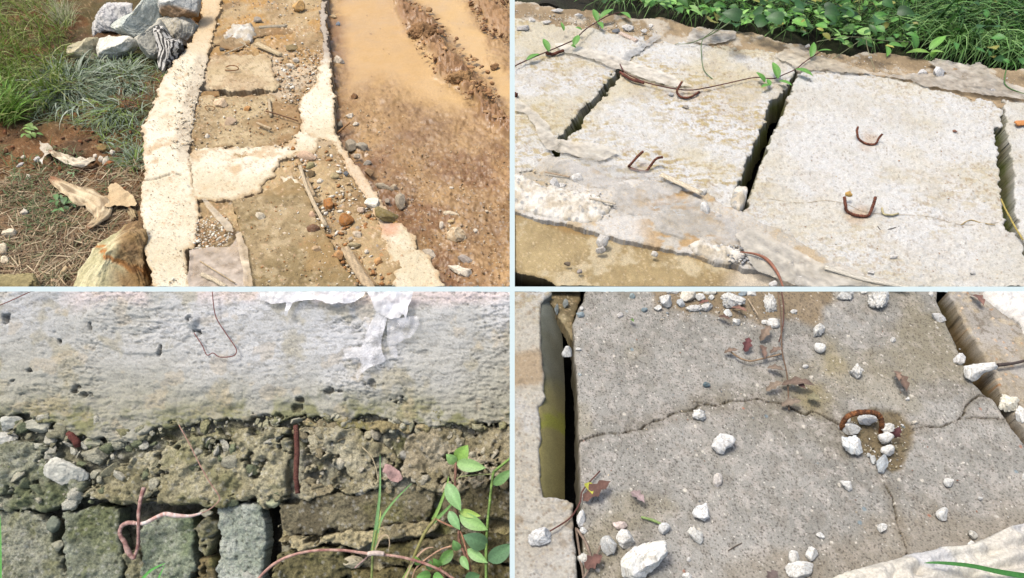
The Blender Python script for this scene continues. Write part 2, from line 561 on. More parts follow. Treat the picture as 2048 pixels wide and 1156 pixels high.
def grass(name, n, poly, pal, L, W, e0, droop, h0=0.0, pl=None, seed=0, direc=None, spread=math.pi, centre=None, dens=None, kind='blade', twist=0.6):
    pl = pl or G
    rg = np.random.RandomState(seed)
    Pq = np.asarray(poly, float); lo, hi = Pq.min(0), Pq.max(0)
    pts = []
    while len(pts) < n:
        q = rg.uniform(lo, hi, (n, 2)); ok = sdf(q[:, 0], q[:, 1], poly) < 0
        if dens is not None: ok &= rg.uniform(size=n) < dens(q[:, 0], q[:, 1])
        pts.extend(q[ok].tolist())
    q = np.array(pts[:n]); b = pl.P(q[:, 0], q[:, 1], h0)
    if centre is not None:
        c = pl.P(np.array(centre[0]), np.array(centre[1]), h0); dv = b - c; a = np.arctan2(dv @ pl.ey, dv @ pl.ex) + rg.uniform(-spread, spread, n)
    else:
        a = (math.radians(direc) if direc is not None else 0) + rg.uniform(-spread, spread, n)
    D = np.cos(a)[:, None] * pl.ex + np.sin(a)[:, None] * pl.ey
    V, F, c = ribbons(b, D, rg.uniform(*L, n), rg.uniform(*W, n), rg.uniform(*e0, n), rg.uniform(*droop, n), pick(rg, pal, n), pl.n, twist=twist)
    return mkobj(name, V, F, kind, c)

def leafmesh(p0, p1, wid, nrm, col, bend=0.15, fold=0.25, seg=6, shape='oval', rg=None):
    """one leaf from stalk end p0 to tip p1"""
    p0, p1 = np.asarray(p0, float), np.asarray(p1, float)
    ax = p1 - p0; L = np.linalg.norm(ax); ax = ax / L
    nrm = nrm - ax * (nrm @ ax); nrm /= np.linalg.norm(nrm) + 1e-9
    sd = np.cross(ax, nrm)
    t = np.linspace(0, 1, seg + 1)
    if shape == 'oval': wd = np.sin(np.pi * t ** 0.8) ** 0.85
    elif shape == 'heart': wd = np.sin(np.pi * np.clip(t * 0.93 + 0.07, 0, 1) ** 0.55) ** 0.8
    elif shape == 'husk': wd = np.sin(np.pi * t) ** 0.55
    else: wd = np.sin(np.pi * t ** 0.8) ** 0.8 * (1 + 0.35 * np.sin(t * 19))
    V = []; 
    for k in range(seg + 1):
        mid = p0 + ax * L * t[k] + nrm * (bend * L * 4 * t[k] * (1 - t[k]))
        wk = wid / 2 * wd[k]
        for s in (-1, -0.5, 0, 0.5, 1):
            V.append(mid + sd * wk * s + nrm * abs(s) * wk * fold)
    F = [(k * 5 + j, k * 5 + j + 1, (k + 1) * 5 + j + 1, (k + 1) * 5 + j) for k in range(seg) for j in range(4)]
    V = np.array(V)
    cc = np.tile(col, (len(V), 1)) * (0.88 + 0.24 * np.repeat(t, 5))[:, None]; cc[2::5] *= 1.25
    return V, np.array(F), cc

def merge(items):
    Vs, Fs, Cs, o = [], [], [], 0
    for V, F, c in items:
        Vs.append(V); Fs.append(F + o); Cs.append(c); o += len(V)
    return np.concatenate(Vs), np.concatenate(Fs), np.concatenate(Cs)

def leafpx(a, b, wpx, col, pl=None, ha=0.02, hb=0.02, bend=0.1, fold=0.25, shape='oval', nrm=None, seg=8):
    pl = pl or G
    p0, p1 = pl.P(a[0], a[1], ha), pl.P(b[0], b[1], hb)
    return leafmesh(p0, p1, wpx * pl.mpp(a[0], a[1], ha), pl.n if nrm is None else nrm, base(col), bend, fold, seg, shape)

def pebfield(X, Y, sc, dens, s, rmin=0.2, rmax=0.45):
    f1, f2, c = worley(X, Y, sc, s)
    on = c < dens
    r = rmin + (rmax - rmin) * ((c * 91.7) % 1)
    m = sstep(0, 0.12, r - f1) * on
    h = np.sqrt(np.maximum(r * r - f1 * f1, 0)) / sc * on
    return m, h, (c * 53.3) % 1

def scatter(name, n, poly, cols, size, label_kind='gravel', h0=0.0, pl=None, seed=0, dens=None, kind='pebble', flatz=0.6, sub=1):
    """loose gravel: one object of many small angular stones"""
    pl = pl or G; rg = np.random.RandomState(seed)
    P = np.asarray(poly, float); lo, hi = P.min(0), P.max(0); pts = []
    while len(pts) < n:
        q = rg.uniform(lo, hi, (n * 2, 2)); ok = sdf(q[:, 0], q[:, 1], poly) < 0
        if dens is not None: ok &= rg.uniform(size=len(q)) < dens(q[:, 0], q[:, 1])
        pts.extend(q[ok].tolist())
    q = np.array(pts[:n]); v, f = ico(sub); nv = len(v)
    s = size[0] + (size[1] - size[0]) * rg.uniform(0, 1, n) ** 3
    c = pl.P(q[:, 0], q[:, 1], h0) + pl.n * (s * 0.15)[:, None]
    A = rg.normal(size=(n, 3, 3)) * 0.22 + np.eye(3)
    vv = v[None] * (1 + rg.uniform(-0.16, 0.16, (n, nv, 1)))
    for q_ in range(5):
        dd = rg.normal(size=(n, 1, 3)); dd /= np.linalg.norm(dd, axis=2, keepdims=True)
        e_ = (vv * dd).sum(2) - rg.uniform(0.35, 0.8, (n, 1))
        vv = vv - np.maximum(e_, 0)[:, :, None] * dd
    vv = np.einsum('nij,nkj->nki', A, vv)
    vv[:, :, 2] *= flatz
    W = vv[:, :, :1] * pl.ex + vv[:, :, 1:2] * pl.ey + vv[:, :, 2:] * pl.n
    V = c[:, None] + W * (s * 0.5)[:, None, None]
    F = f[None] + (np.arange(n) * nv)[:, None, None]
    cc = np.repeat(pick(rg, cols, n, 0.15), nv, 0)
    o = mkobj(name, V.reshape(-1, 3), None, kind, cc, F3=F.reshape(-1, 3), smooth=False)
    return tag(o, kind='stuff')

def rub_fn(sd):
    def hf(X, Y, px, py, d):
        f1, f2, c = worley(X, Y, 48, sd); g1, g2, c2 = worley(X, Y, 110, sd + 1)
        dome = np.clip(-d / 0.05, 0, 1)
        return 0.028 * np.sqrt(dome) + 0.012 * np.maximum(0, 0.6 - f1) * (c < .7) + 0.006 * np.maximum(0, .6 - g1) + 0.004 * fbm(X, Y, 50, 3, sd)
    def cf(X, Y, px, py, d, h):
        f1, f2, c = worley(X, Y, 48, sd)
        k = mixc(base((232, 226, 212)), base((196, 184, 160)), 0.5 + fbm(X, Y, 22, 4, sd + 2, .65))
        return mixc(k, base((146, 150, 150)), 0.7 * sstep(.45, .3, f1) * (c < 0.14))
    return hf, cf
# ============================================================ the drain walkway beside the muddy road
SEC = 1
# ---- soil on the left, lower than the walkway
def soil_h(X, Y, px, py, d):
    h = 0.02 * fbm(X, Y, 3, 4, 3) + 0.012 * fbm(X, Y, 22, 4, 4)
    f1, f2, c = worley(X, Y, 38, 5)
    h += 0.012 * np.maximum(0, 0.45 - f1) * (c < 0.5)
    # a bank rising to the top of the plot
    h += 0.05 * sstep(150, -50, py) * sstep(420, 200, px)
    return h
def soil_c(X, Y, px, py, d, h):
    a = mixc(base((104, 78, 50)), base((142, 100, 58)), 0.5 + 0.6 * fbm(X, Y, 6, 4, 8))
    g = sstep(300, 200, py) * sstep(-0.5, 0.3, fbm(X, Y, 8, 3, 9))
    a = mixc(a, base((92, 92, 52)), 0.65 * g)
    st = sstep(330, 420, py)
    a = mixc(a, base((140, 118, 86)), 0.5 * st)
    m, hh, r = pebfield(X, Y, 60, 0.22, 12)
    return mixc(a, base((190, 160, 120)), 0.6 * m)
o = sheet('ground', G, [(-160, -160), (455, -160), (455, 30), (400, 200), (330, 300), (330, 420), (330, 640), (-160, 640)], soil_h, soil_c, 'soil', h0=-0.085, thick=0.25, rag=0, step=2.8, seed=2)
tag(o, kind='structure')

# ---- muddy road on the right
RUT = [(775, -40), (812, 20), (850, 70), (885, 115), (925, 165), (960, 205), (1000, 245), (1060, 300)]
CL1 = [(835, 45), (870, 75)]
def rut_m(px, py, X, Y):
    ld = linedist(px, py, RUT) + 9 * fbm(X, Y, 9, 4, 31)
    wdt = 12 + 22 * np.exp(-((py - 60) / 42) ** 2) + 27 * np.exp(-((py - 150) / 34) ** 2) + 8 * sstep(180, 260, py)
    r2 = linedist(px, py, [(935, -30), (985, 30), (1060, 90)]) + 10 * fbm(X, Y, 8, 4, 33)
    r3 = linedist(px, py, [(975, 120), (1060, 150)]) + 6 * fbm(X, Y, 8, 4, 35)
    return np.clip(np.maximum.reduce([sstep(wdt, wdt * 0.45, ld), 0.8 * sstep(22, 8, r2), 0.3 * sstep(14, 4, r3)]), 0, 1)
def smooth_m(px, py, X, Y):
    """still wet slurry"""
    a = sstep(24, -34, sdf(px, py, [(665, -60), (790, -60), (800, 20), (880, 110), (900, 160), (960, 200), (925, 225), (850, 215), (790, 165), (690, 190), (672, 80)]) + 14 * fbm(X, Y, 5, 3, 41))
    b = sstep(10, -16, sdf(px, py, [(800, -60), (900, -50), (960, 60), (1060, 190), (1060, 240), (1000, 200), (940, 120), (870, 60)]) + 16 * fbm(X, Y, 6, 4, 43))
    return np.maximum(a, b)
def road_h(X, Y, px, py, d):
    ru, smo = rut_m(px, py, X, Y), smooth_m(px, py, X, Y)
    f1, f2, c = worley(X + 0.02 * fbm(X, Y, 30, 2, 7), Y, 26, 51)
    g1, g2, c2 = worley(X, Y, 70, 52)
    clod = (0.03 * np.maximum(0, 0.75 - f1) ** 0.8 + 0.012 * np.maximum(0, 0.6 - g1)) + 0.022 * fbm(X, Y, 34, 5, 53, 0.72)
    h = 0.004 * fbm(X, Y, 6, 3, 54) + ru * (0.018 + clod)
    rough = (1 - smo) * (1 - ru)
    h += rough * (0.010 * fbm(X, Y, 30, 5, 55, 0.7) + 0.004 * sstep(0.1, 0.6, fbm(X, Y, 14, 4, 56)))
    m, hh, r = pebfield(X, Y, 75, 0.35, 57)
    h += rough * hh * 0.6 * sstep(180, 420, py + 60 * fbm(X, Y, 4, 2, 58))
    # rain-worn hollow by the kerb
    h -= 0.02 * sstep(60, 5, px - (655 + np.maximum(0, py - 240) * 0.72)) * sstep(0.2, 0.7, 0.5 + 0.5 * fbm(X, Y, 9, 3, 59))
    sm2 = sstep(40, 0, np.abs(sdf(px, py, [(690, 190), (790, 165), (850, 215), (925, 225)])))
    return h
def road_c(X, Y, px, py, d, h):
    ru, smo = rut_m(px, py, X, Y), smooth_m(px, py, X, Y)
    n = fbm(X, Y, 5, 5, 61, 0.6)
    a = mixc(base((176, 140, 88)), base((138, 104, 62)), 0.5 + 0.9 * n)
    a = mixc(a, base((128, 88, 46)), 0.95 * sstep(200, 360, py) * sstep(0.1, 0.5, fbm(X, Y, 3, 4, 62) + 0.45 - (px - 800) / 450))
    a = mixc(a, base((204, 164, 110)), 0.45 * sstep(880, 1010, px) * sstep(0, 0.5, fbm(X, Y, 7, 4, 63) + 0.25))
    a = mixc(a, base((200, 162, 104)), smo * 0.9)
    a = mixc(a, base((212, 176, 118)), smo * sstep(820, 900, px) * 0.6)
    a = mixc(a, base((150, 108, 66)), ru * 0.75)
    gr = (1 - smo) * (1 - ru)
    a = mixc(a, base((122, 88, 48)), 0.45 * gr * sstep(0.0, 0.35, fbm(X, Y, 48, 5, 66, 0.8)))
    a = mixc(a, base((196, 160, 108)), 0.35 * gr * sstep(0.05, 0.4, fbm(X, Y, 55, 4, 67, 0.8)))
    near = sstep(50, 8, px - (658 + np.maximum(0, py - 240) * 0.72)) * sstep(-0.4, 0.4, fbm(X, Y, 10, 3, 64))
    a = mixc(a, base((126, 86, 48)), 0.6 * near)
    m, hh, r = pebfield(X, Y, 75, 0.35, 57)
    pc = mixc(base((205, 175, 135)), base((150, 140, 130)), r)
    a = mixc(a, pc, 0.75 * m * (1 - smo) * (1 - ru) * sstep(180, 420, py))
    m, hh, r = pebfield(X, Y, 42, 0.05, 65, 0.1, 0.25)
    return mixc(a, base((96, 62, 34)), 0.7 * m)
o = sheet('road', G, [(600, -160), (1040, -160), (1040, 640), (700, 640), (620, 300)], road_h, road_c, 'wetmud', h0=-0.055, thick=0.25, rag=0, step=2.2, seed=3)
tag(o, kind='structure')

# ---- dirt lying over the walkway
def dirt_h(X, Y, px, py, d):
    h = 0.008 * fbm(X, Y, 7, 4, 71) + 0.005 * fbm(X, Y, 40, 4, 72)
    m, hh, r = pebfield(X, Y, 48, 0.5, 73); m2, h2, r2 = pebfield(X, Y, 90, 0.6, 74)
    gr = sstep(-0.35, 0.35, fbm(X, Y, 5, 3, 75))
    h += hh * 0.5 * gr + h2 * 0.4
    h = h - 0.06 * sstep(2, -3, sdf(px, py, [(398, 176), (536, 176), (536, 192), (398, 193)]))
    return h + 0.012 * sstep(90, 0, linedist(px, py, [(640, 300), (690, 380), (740, 470), (770, 560)]))
def dirt_c(X, Y, px, py, d, h):
    n = fbm(X, Y, 6, 5, 76, 0.6)
    a = mixc(base((188, 162, 116)), base((148, 120, 78)), 0.5 + 0.9 * n)
    a = mixc(a, base((182, 136, 62)), 0.75 * sstep(0.05, 0.5, fbm(X, Y, 5, 4, 77)) * sstep(170, 60, py))
    a = mixc(a, base((208, 190, 160)), 0.7 * sstep(0.0, 0.5, fbm(X, Y, 9, 4, 78) + 0.2) * sstep(70, 140, py) * sstep(330, 250, py))
    m2, h2, r2 = pebfield(X, Y, 90, 0.6, 74)
    m, hh, r = pebfield(X, Y, 48, 0.5, 73)
    gr = sstep(-0.35, 0.35, fbm(X, Y, 5, 3, 75))
    pal = mixc(base((226, 206, 172)), base((196, 146, 92)), r * 1.3 - 0.1)
    pal = mixc(pal, base((160, 152, 140)), (r > 0.85) * 1.0)
    a = mixc(a, mixc(base((215, 190, 152)), base((150, 110, 70)), r2), 0.6 * m2)
    return mixc(a, pal, 0.85 * m * gr)
o = sheet('dirt', G, [(432, -160), (648, -160), (655, 120), (662, 200), (672, 270), (700, 320), (775, 430), (800, 470), (870, 640), (375, 640), (395, 420), (350, 300), (385, 180), (420, 60)], dirt_h, dirt_c, 'mud', h0=-0.014, thick=0.2, rag=4, step=2.1, seed=4)
tag(o, 'ochre dirt and grit spread over the walkway slabs', kind='stuff')

# ---- cover slabs showing through the dirt
def slab_fn(c_a, c_b, stain=(150, 112, 66), amp=0.0016, st=0.35, sd=90, peb=0.10):
    def hf(X, Y, px, py, d):
        m, hh, r = pebfield(X, Y, 80, peb, sd)
        dirt = sstep(0.35, 0.7, fbm(X, Y, 5, 4, sd + 3))
        return amp * fbm(X, Y, 40, 4, sd) + 0.003 * fbm(X, Y, 3, 2, sd + 1) + hh * 0.5 + dirt * 0.003 * (1 + fbm(X, Y, 60, 3, sd + 4))
    def cf(X, Y, px, py, d, h):
        a = mixc(base(c_a), base(c_b), 0.5 + 1.1 * fbm(X, Y, 5, 5, sd + 2, 0.7))
        a = mixc(a, base((96, 78, 50)), 0.5 * sstep(0.15, 0.6, fbm(X, Y, 60, 4, sd + 9, 0.75)))
        a = mixc(a, base((216, 196, 156)), 0.35 * sstep(0.1, 0.6, fbm(X, Y, 26, 4, sd + 10, 0.7)))
        a = mixc(a, base(stain), st * sstep(0.1, 0.6, fbm(X, Y, 5, 4, sd + 3)) * 1.6)
        a = mixc(a, base(stain), 0.5 * sstep(-0.03, 0, d) * sstep(-0.2, 0.5, fbm(X, Y, 18, 3, sd + 6)))
        m, hh, r = pebfield(X, Y, 80, peb, sd)
        return mixc(a, mixc(base((226, 204, 170)), base((168, 120, 74)), r), 0.85 * m)
    return hf, cf
def cover(label, poly, fn, h0=0.0, rag=5, th=0.07, kind='concrete', edge=0.008, seed=1, name='cover_slab', group='concrete cover slabs of the dirt walkway'):
    o = sheet(name, G, poly, fn[0], fn[1], kind, h0=h0, thick=th, edge=edge, rag=rag, rsc=18, step=2.0, seed=seed)
    return tag(o, label, 'slab', group)
cover('farthest tan cover slab, half buried in ochre dirt beyond the split timber', [(425, 88), (470, 52), (530, 50), (592, 54), (585, 62), (520, 70), (470, 100)], slab_fn((176, 150, 112), (150, 124, 86), sd=101), h0=-0.004, seed=12)
cover('small square tan cover slab with a rusty wire loop on it', [(420, 112), (545, 110), (548, 140), (560, 165), (545, 179), (418, 178), (412, 150)], slab_fn((216, 196, 158), (194, 172, 130), st=0.2, sd=111), h0=0.004, seed=13)
cover('damp brown cover slab just below the dark slot, stones scattered on it', [(398, 190), (440, 190), (530, 190), (560, 196), (598, 215), (600, 262), (560, 290), (470, 292), (392, 298), (382, 262)], slab_fn((190, 168, 126), (160, 136, 96), st=0.4, sd=121, peb=0.16), h0=0.0, seed=14)
cover('long olive brown damp cover slab nearest the viewer, ending at the edge', [(462, 398), (530, 388), (580, 352), (604, 368), (640, 450), (668, 500), (712, 560), (735, 640), (500, 640), (492, 540), (478, 470)], slab_fn((170, 148, 108), (142, 122, 82), stain=(164, 134, 86), st=0.45, sd=131, peb=0.12), h0=0.002, seed=15)
# the dark hand slot between the two slabs
def slot_h(X, Y, px, py, d): return 0.0 * X
def slot_c(X, Y, px, py, d, h): return mixc(base((74, 62, 32)), base((30, 24, 12)), 0.5 + 0.5 * fbm(X, Y, 20, 3, 7))
# lime mortar crossing the walkway
def lime_fn(sd, a=(234, 226, 200), b=(214, 200, 166), dirt=(196, 164, 118), thr=0.25, peb=0.05):
    def hf(X, Y, px, py, d):
        p1, p2, c = worley(X, Y, 110, sd + 9)
        pit = np.maximum(0, 0.33 - p1) * (c < 0.12)
        m, hh, r = pebfield(X, Y, 70, peb, sd)
        return 0.004 * fbm(X, Y, 6, 3, sd) + 0.0022 * fbm(X, Y, 50, 5, sd + 1, 0.7) - 0.006 * pit + hh * 0.5
    def cf(X, Y, px, py, d, h):
        c_ = mixc(base(a), base(b), 0.4 + 0.8 * fbm(X, Y, 4, 5, sd + 2, 0.6))
        c_ = mixc(c_, base((206, 184, 144)), 0.3 * sstep(0.1, 0.5, fbm(X, Y, 45, 4, sd + 5, 0.7)))
        c_ = mixc(c_, base(dirt), 0.7 * sstep(-0.018, 0, d + 0.006 * fbm(X, Y, 30, 3, sd + 6)))
        c_ = mixc(c_, base(dirt), 0.75 * sstep(thr, thr + 0.5, fbm(X, Y, 7, 5, sd + 3, 0.65)))
        p1, p2, c = worley(X, Y, 110, sd + 9)
        c_ = mixc(c_, base((150, 112, 70)), 0.7 * sstep(0.33, 0.2, p1) * (c < 0.12))
        m, hh, r = pebfield(X, Y, 70, peb, sd)
        return mixc(c_, mixc(base((220, 190, 150)), base((170, 110, 64)), r), 0.8 * m)
    return hf, cf
f = lime_fn(141)
o = sheet('mortar_patch', G, [(376, 318), (392, 300), (470, 292), (560, 290), (600, 262), (640, 275), (625, 300), (560, 318), (545, 345), (528, 372), (520, 385), (470, 395), (430, 402), (388, 396), (378, 360)], f[0], f[1], 'lime', h0=0.000, thick=0.05, rag=8, rsc=16, step=2.0, seed=16)
tag(o, 'cream lime mortar patch spread across the middle of the walkway', 'mortar', )
f = lime_fn(151, thr=0.15)
o = sheet('mortar_patch', G, [(560, 352), (585, 350), (612, 378), (588, 385), (568, 376)], f[0], f[1], 'lime', h0=0.000, thick=0.03, rag=4, rsc=20, step=2.0, seed=17)
tag(o, 'small cream mortar smear at the head of the olive brown slab', 'mortar')
# ---- kerbs
KL = [(416, -160), (444, -160), (440, 14), (428, 60), (416, 104), (416, 125), (410, 150), (400, 185), (388, 215), (384, 248), (378, 282), (376, 300), (378, 322), (384, 372), (402, 430), (394, 452), (392, 492), (374, 500), (378, 560), (372, 640), (316, 640), (306, 560), (288, 500), (280, 430), (283, 378), (290, 352), (287, 300), (284, 250), (304, 215), (315, 180), (330, 150), (352, 118), (384, 82), (402, 38)]
f = lime_fn(161, thr=0.5, peb=0.03)
CRK = [(286, 360), (310, 358), (330, 352), (346, 346), (362, 349)]
def kl_h(X, Y, px, py, d):
    h = f1_h(X, Y, px, py, d); q = linedist(px, py, CRK) + 0.8 * fbm(X, Y, 60, 2, 5)
    return h - 0.02 * sstep(1.8, 0.4, q)
f1_h, f1_c = f
def kl_c(X, Y, px, py, d, h):
    c = f1_c(X, Y, px, py, d, h)
    rub = sstep(8, -6, sdf(px, py, [(396, 110), (420, 110), (412, 200), (392, 320), (360, 320), (352, 270), (370, 190)]))
    c = mixc(c, base((206, 192, 166)), 0.75 * rub)
    c = mixc(c, base((176, 160, 134)), 0.6 * rub * sstep(0, 0.4, fbm(X, Y, 24, 4, 12, 0.7)))
    c = mixc(c, base((214, 182, 134)), 0.75 * sstep(130, 40, py))
    return mixc(c, base((120, 92, 60)), 0.7 * sstep(1.8, 0.4, linedist(px, py, CRK) + 0.8 * fbm(X, Y, 60, 2, 5)))
o = sheet('kerb', G, KL, kl_h, kl_c, 'lime', h0=0.002, thick=0.2, rag=5, rsc=34, step=2.0, seed=18, edge=0.005)
tag(o, 'wide cream concrete kerb along the grass side, cracked across', 'kerb', kind='structure')
KR = [(638, -160), (652, -160), (650, 20), (656, 90), (662, 150), (668, 200), (669, 262), (680, 280), (702, 320), (728, 345), (748, 380), (775, 412), (790, 440), (812, 452), (826, 470), (836, 500), (858, 510), (874, 545), (890, 575), (915, 640), (800, 640), (788, 560), (775, 510), (764, 470), (762, 455), (748, 420), (722, 380), (698, 345), (682, 306), (664, 285), (640, 275), (604, 270), (597, 225), (602, 190), (632, 165), (642, 120), (648, 90), (640, 20)]
f = lime_fn(171, thr=0.35)
def kr_c(X, Y, px, py, d, h, f=f):
    c = f[1](X, Y, px, py, d, h)
    thin = sstep(290, 320, py) * sstep(450, 420, py)
    c = mixc(c, base((205, 172, 132)), 0.55 * thin)
    c = mixc(c, base((170, 156, 140)), 0.8 * sstep(140, 100, py))
    return mixc(c, base((222, 150, 130)), 0.4 * sstep(30, 5, np.hypot(px - 780, py - 455)))
o = sheet('kerb', G, KR, f[0], kr_c, 'lime', h0=0.004, thick=0.12, rag=6, rsc=34, step=2.0, seed=19, edge=0.005)
tag(o, 'narrow cream concrete kerb between the walkway dirt and the muddy road', 'kerb', kind='structure')

# hand slot: a lined recess
sl_ = sheet('slot', G, [(400, 180), (532, 178), (534, 190), (402, 190)], lambda X, Y, px, py, d: 0 * X, slot_c, 'mud', h0=-0.05, thick=0.03, rag=1.5, step=2.0, seed=20, edge=0)
tag(sl_, kind='structure')
f = slab_fn((186, 158, 108), (150, 122, 76), sd=125)
o = cover('low broken concrete lip beside the dark slot', [(400, 182), (437, 180), (439, 190), (400, 192)], f, h0=-0.002, rag=1.5, seed=21, name='concrete_lip')
del o['group']

# ---- plastic and film left on the walkway
def filmfn(c1, c2, sd, amp=0.004):
    def hf(X, Y, px, py, d): return amp * fbm(X, Y, 10, 5, sd, 0.6) + amp * 0.8 * np.abs(fbm(X, Y, 16, 3, sd + 1))
    def cf(X, Y, px, py, d, h): return mixc(base(c1), base(c2), 0.5 + 0.7 * fbm(X, Y, 8, 4, sd + 2))
    return hf, cf
def film(label, poly, c1, c2, h0=0.02, sd=1, kind='film', pl=None, amp=0.004, rag=3, name='plastic_film', step=2.4, cat='plastic'):
    f = filmfn(c1, c2, sd, amp)
    o = sheet(name, pl or G, poly, f[0], f[1], kind, h0=h0, thick=0.0, edge=0, rag=rag, rsc=20, step=step, seed=sd)
    return tag(o, label, cat)
film('greyish plastic film lying flat beside the near end of the wide kerb', [(378, 500), (460, 494), (476, 470), (490, 520), (500, 640), (376, 640)], (206, 190, 168), (178, 158, 132), 0.012, 181)
film('narrow cream plastic strip on the left rim of the olive slab', [(470, 465), (482, 462), (494, 500), (506, 572), (512, 640), (494, 640), (486, 540)], (226, 206, 172), (196, 172, 132), 0.02, 183, rag=2)
film('thin plastic ribbon curling along the wide kerb', [(402, 398), (412, 396), (440, 425), (462, 450), (468, 466), (455, 462), (430, 436)], (226, 212, 186), (204, 186, 152), 0.02, 185, rag=2)

def plank(label, pts, wpx, thick, col, h=0.02, name='timber_strip', col2=None, kind='wood', cat='timber'):
    """a flat sawn strip of wood along a polyline"""
    P = np.array([G.P(a, b, h) for a, b in pts]); m = G.mpp(*pts[0])
    n = 14; t = np.linspace(0, len(P) - 1, n); Q = np.stack([np.interp(t, np.arange(len(P)), P[:, k]) for k in range(3)], 1)
    T = np.gradient(Q, axis=0); S = np.cross(T, G.n); S /= np.linalg.norm(S, axis=1)[:, None]
    wd = wpx * m / 2 * (1 + 0.12 * fbm(t * 1.3, t * 0, 1, 3, int(wpx * 7)))
    V = []; F = []
    for i in range(n):
        for s, z in ((-1, 0), (-0.9, 1), (-0.3, 1.08), (0.3, 0.95), (0.9, 1), (1, 0)):
            V.append(Q[i] + S[i] * wd[i] * s + G.n * (z * thick - thick * 0.4))
    for i in range(n - 1):
        for j in range(5): F.append((i * 6 + j, i * 6 + 6 + j, i * 6 + 7 + j, i * 6 + 1 + j))
    F3 = []
    for e, b in ((0, 0), (n - 1, (n - 1) * 6)):
        for j in range(1, 5): F3.append((b, b + j, b + j + 1) if e == 0 else (b, b + j + 1, b + j))
    cc = mixc(base(col), base(col2 or tuple(x * 0.75 for x in col)), 0.5 + 0.5 * np.sin(np.arange(len(V)) * 2.4))
    o = mkobj(name, V, F, kind, cc, F3=F3, smooth=False)
    return tag(o, label, cat)
plank('split pale timber strip lying near the far slab', [(513, 88), (562, 110)], 9, 0.012, (228, 204, 158), 0.006)
plank('grey broken concrete lath across the dirt at the far end', [(518, 55), (572, 52)], 8, 0.008, (182, 168, 140), -0.004, name='lath')
plank('long thin bamboo strip down the right edge of the olive slab', [(600, 332), (612, 372), (630, 412), (652, 452)], 7, 0.008, (222, 200, 162), 0.018)
plank('short weathered strip beside the long bamboo strip', [(612, 358), (628, 392)], 8, 0.008, (196, 170, 130), 0.014)
plank('widest weathered timber strip at the near end of the dirt', [(690, 497), (716, 540), (740, 575), (752, 600)], 17, 0.012, (208, 182, 142), 0.016)
plank('dark thin lath beside the widest timber strip', [(706, 508), (730, 545), (750, 572)], 7, 0.010, (176, 146, 104), 0.012)
plank('pale upright lath lying on the dirt beyond the cream kerb block', [(538, 200), (542, 232)], 6, 0.008, (206, 184, 146), 0.012)
plank('light strip of wood on the grey film by the wide kerb', [(402, 548), (430, 560), (452, 574)], 8, 0.006, (224, 206, 172), 0.02)
tube('wire_loop', [(452, 134, .012), (462, 131, .03), (474, 133, .03), (476, 139, .02), (462, 141, .012), (450, 140, .01)], 0.0025, (160, 110, 70), 'rust', 'rusty wire loop set in the small square slab', 'wire')
tube('wire_loop', [(415, 222, .012), (410, 214, .02), (420, 212, .02), (430, 216, .02), (424, 222, .012)], 0.002, (176, 130, 84), 'rust', 'small bent wire on the damp slab below the slot', 'wire')
tube('twig', [(400, 522, .02), (470, 566, .02)], 0.002, (206, 180, 136), 'wood', 'straight straw on the grey film near the wide kerb', 'twig')
tube('twig', [(532, 222, .018), (560, 230, .02), (596, 242, .018)], 0.003, (120, 84, 52), 'wood', 'dark brown twig crossing the dirt toward the cream kerb block', 'twig')
tube('twig', [(450, 107, .02), (490, 90, .02), (480, 84, .03), (500, 96, .02)], 0.003, (216, 196, 160), 'wood', 'pale forked twig on ochre dirt near the far slab', 'twig')
tube('twig', [(514, 246, .02), (528, 252, .02), (542, 258, .02)], 0.006, (206, 180, 140), 'wood', 'short peeled stick on the damp slab', 'twig')
tube('twig', [(672, 268, -.04), (700, 245, -.02)], 0.004, (176, 130, 80), 'wood', 'brown stick at the foot of the narrow kerb on the road', 'twig')

# ---- boulders at the far left
RK = 'boulder'
G1 = 'boulders piled beside the kerb'
def veins(amp, c):
    def cf(n, cc, v):
        q = np.abs(n3(n + 2, 3.0, 5, 9)); return mixc(cc, base(c), amp * sstep(0.10, 0.0, q))
    return cf
LV = -0.085
stone('rounded pale grey boulder with white veins, leftmost of the back row', 226, 42, 84, 92, (224, 218, 204), RK, RK, depth=0.8, cuts=9, group=G1, poly=[(188, 50), (192, 24), (215, 4), (250, 2), (280, 12), (275, 60), (245, 78), (200, 74)], col2=(196, 194, 190), colf=veins(0.8, (120, 118, 122)), kind='rock', h0=LV, sink=0.15)
stone('large slanted grey boulder with a shaded flank, in the middle of the pile', 276, 36, 104, 100, (214, 214, 194), RK, RK, depth=0.75, cuts=3, group=G1, poly=[(222, 60), (240, 36), (278, 8), (312, -12), (322, 6), (318, 44), (278, 80), (240, 72)], col2=(184, 190, 178), kind='rock', h0=LV + 0.02, sink=0.05, planes=[(-.45, .45, .8, .42), (.62, -.15, .75, .40)], cutd=(.8, 1))
stone('squarish grey boulder with an ochre underside, on top of the pile', 352, 8, 84, 62, (224, 220, 204), RK, RK, depth=0.9, cuts=4, group=G1, poly=[(318, -14), (330, -30), (380, -28), (396, 0), (390, 26), (352, 38), (322, 30)], col2=(170, 172, 166), kind='rock', h0=LV + 0.10, sink=0.0, planes=[(-.15, .55, .8, .45), (.45, .1, .85, .5), (0, -.45, .85, .6)], colf=lambda n, cc, v: mixc(cc, base((176, 128, 66)), sstep(-0.25, -0.6, n[:, 1]) * 0.8))
stone('orange brown stone wedged behind the pile against the kerb', 398, 24, 34, 42, (206, 156, 84), RK, RK, depth=0.9, cuts=5, group=G1, col2=(150, 104, 52), kind='rock', h0=LV + 0.02)
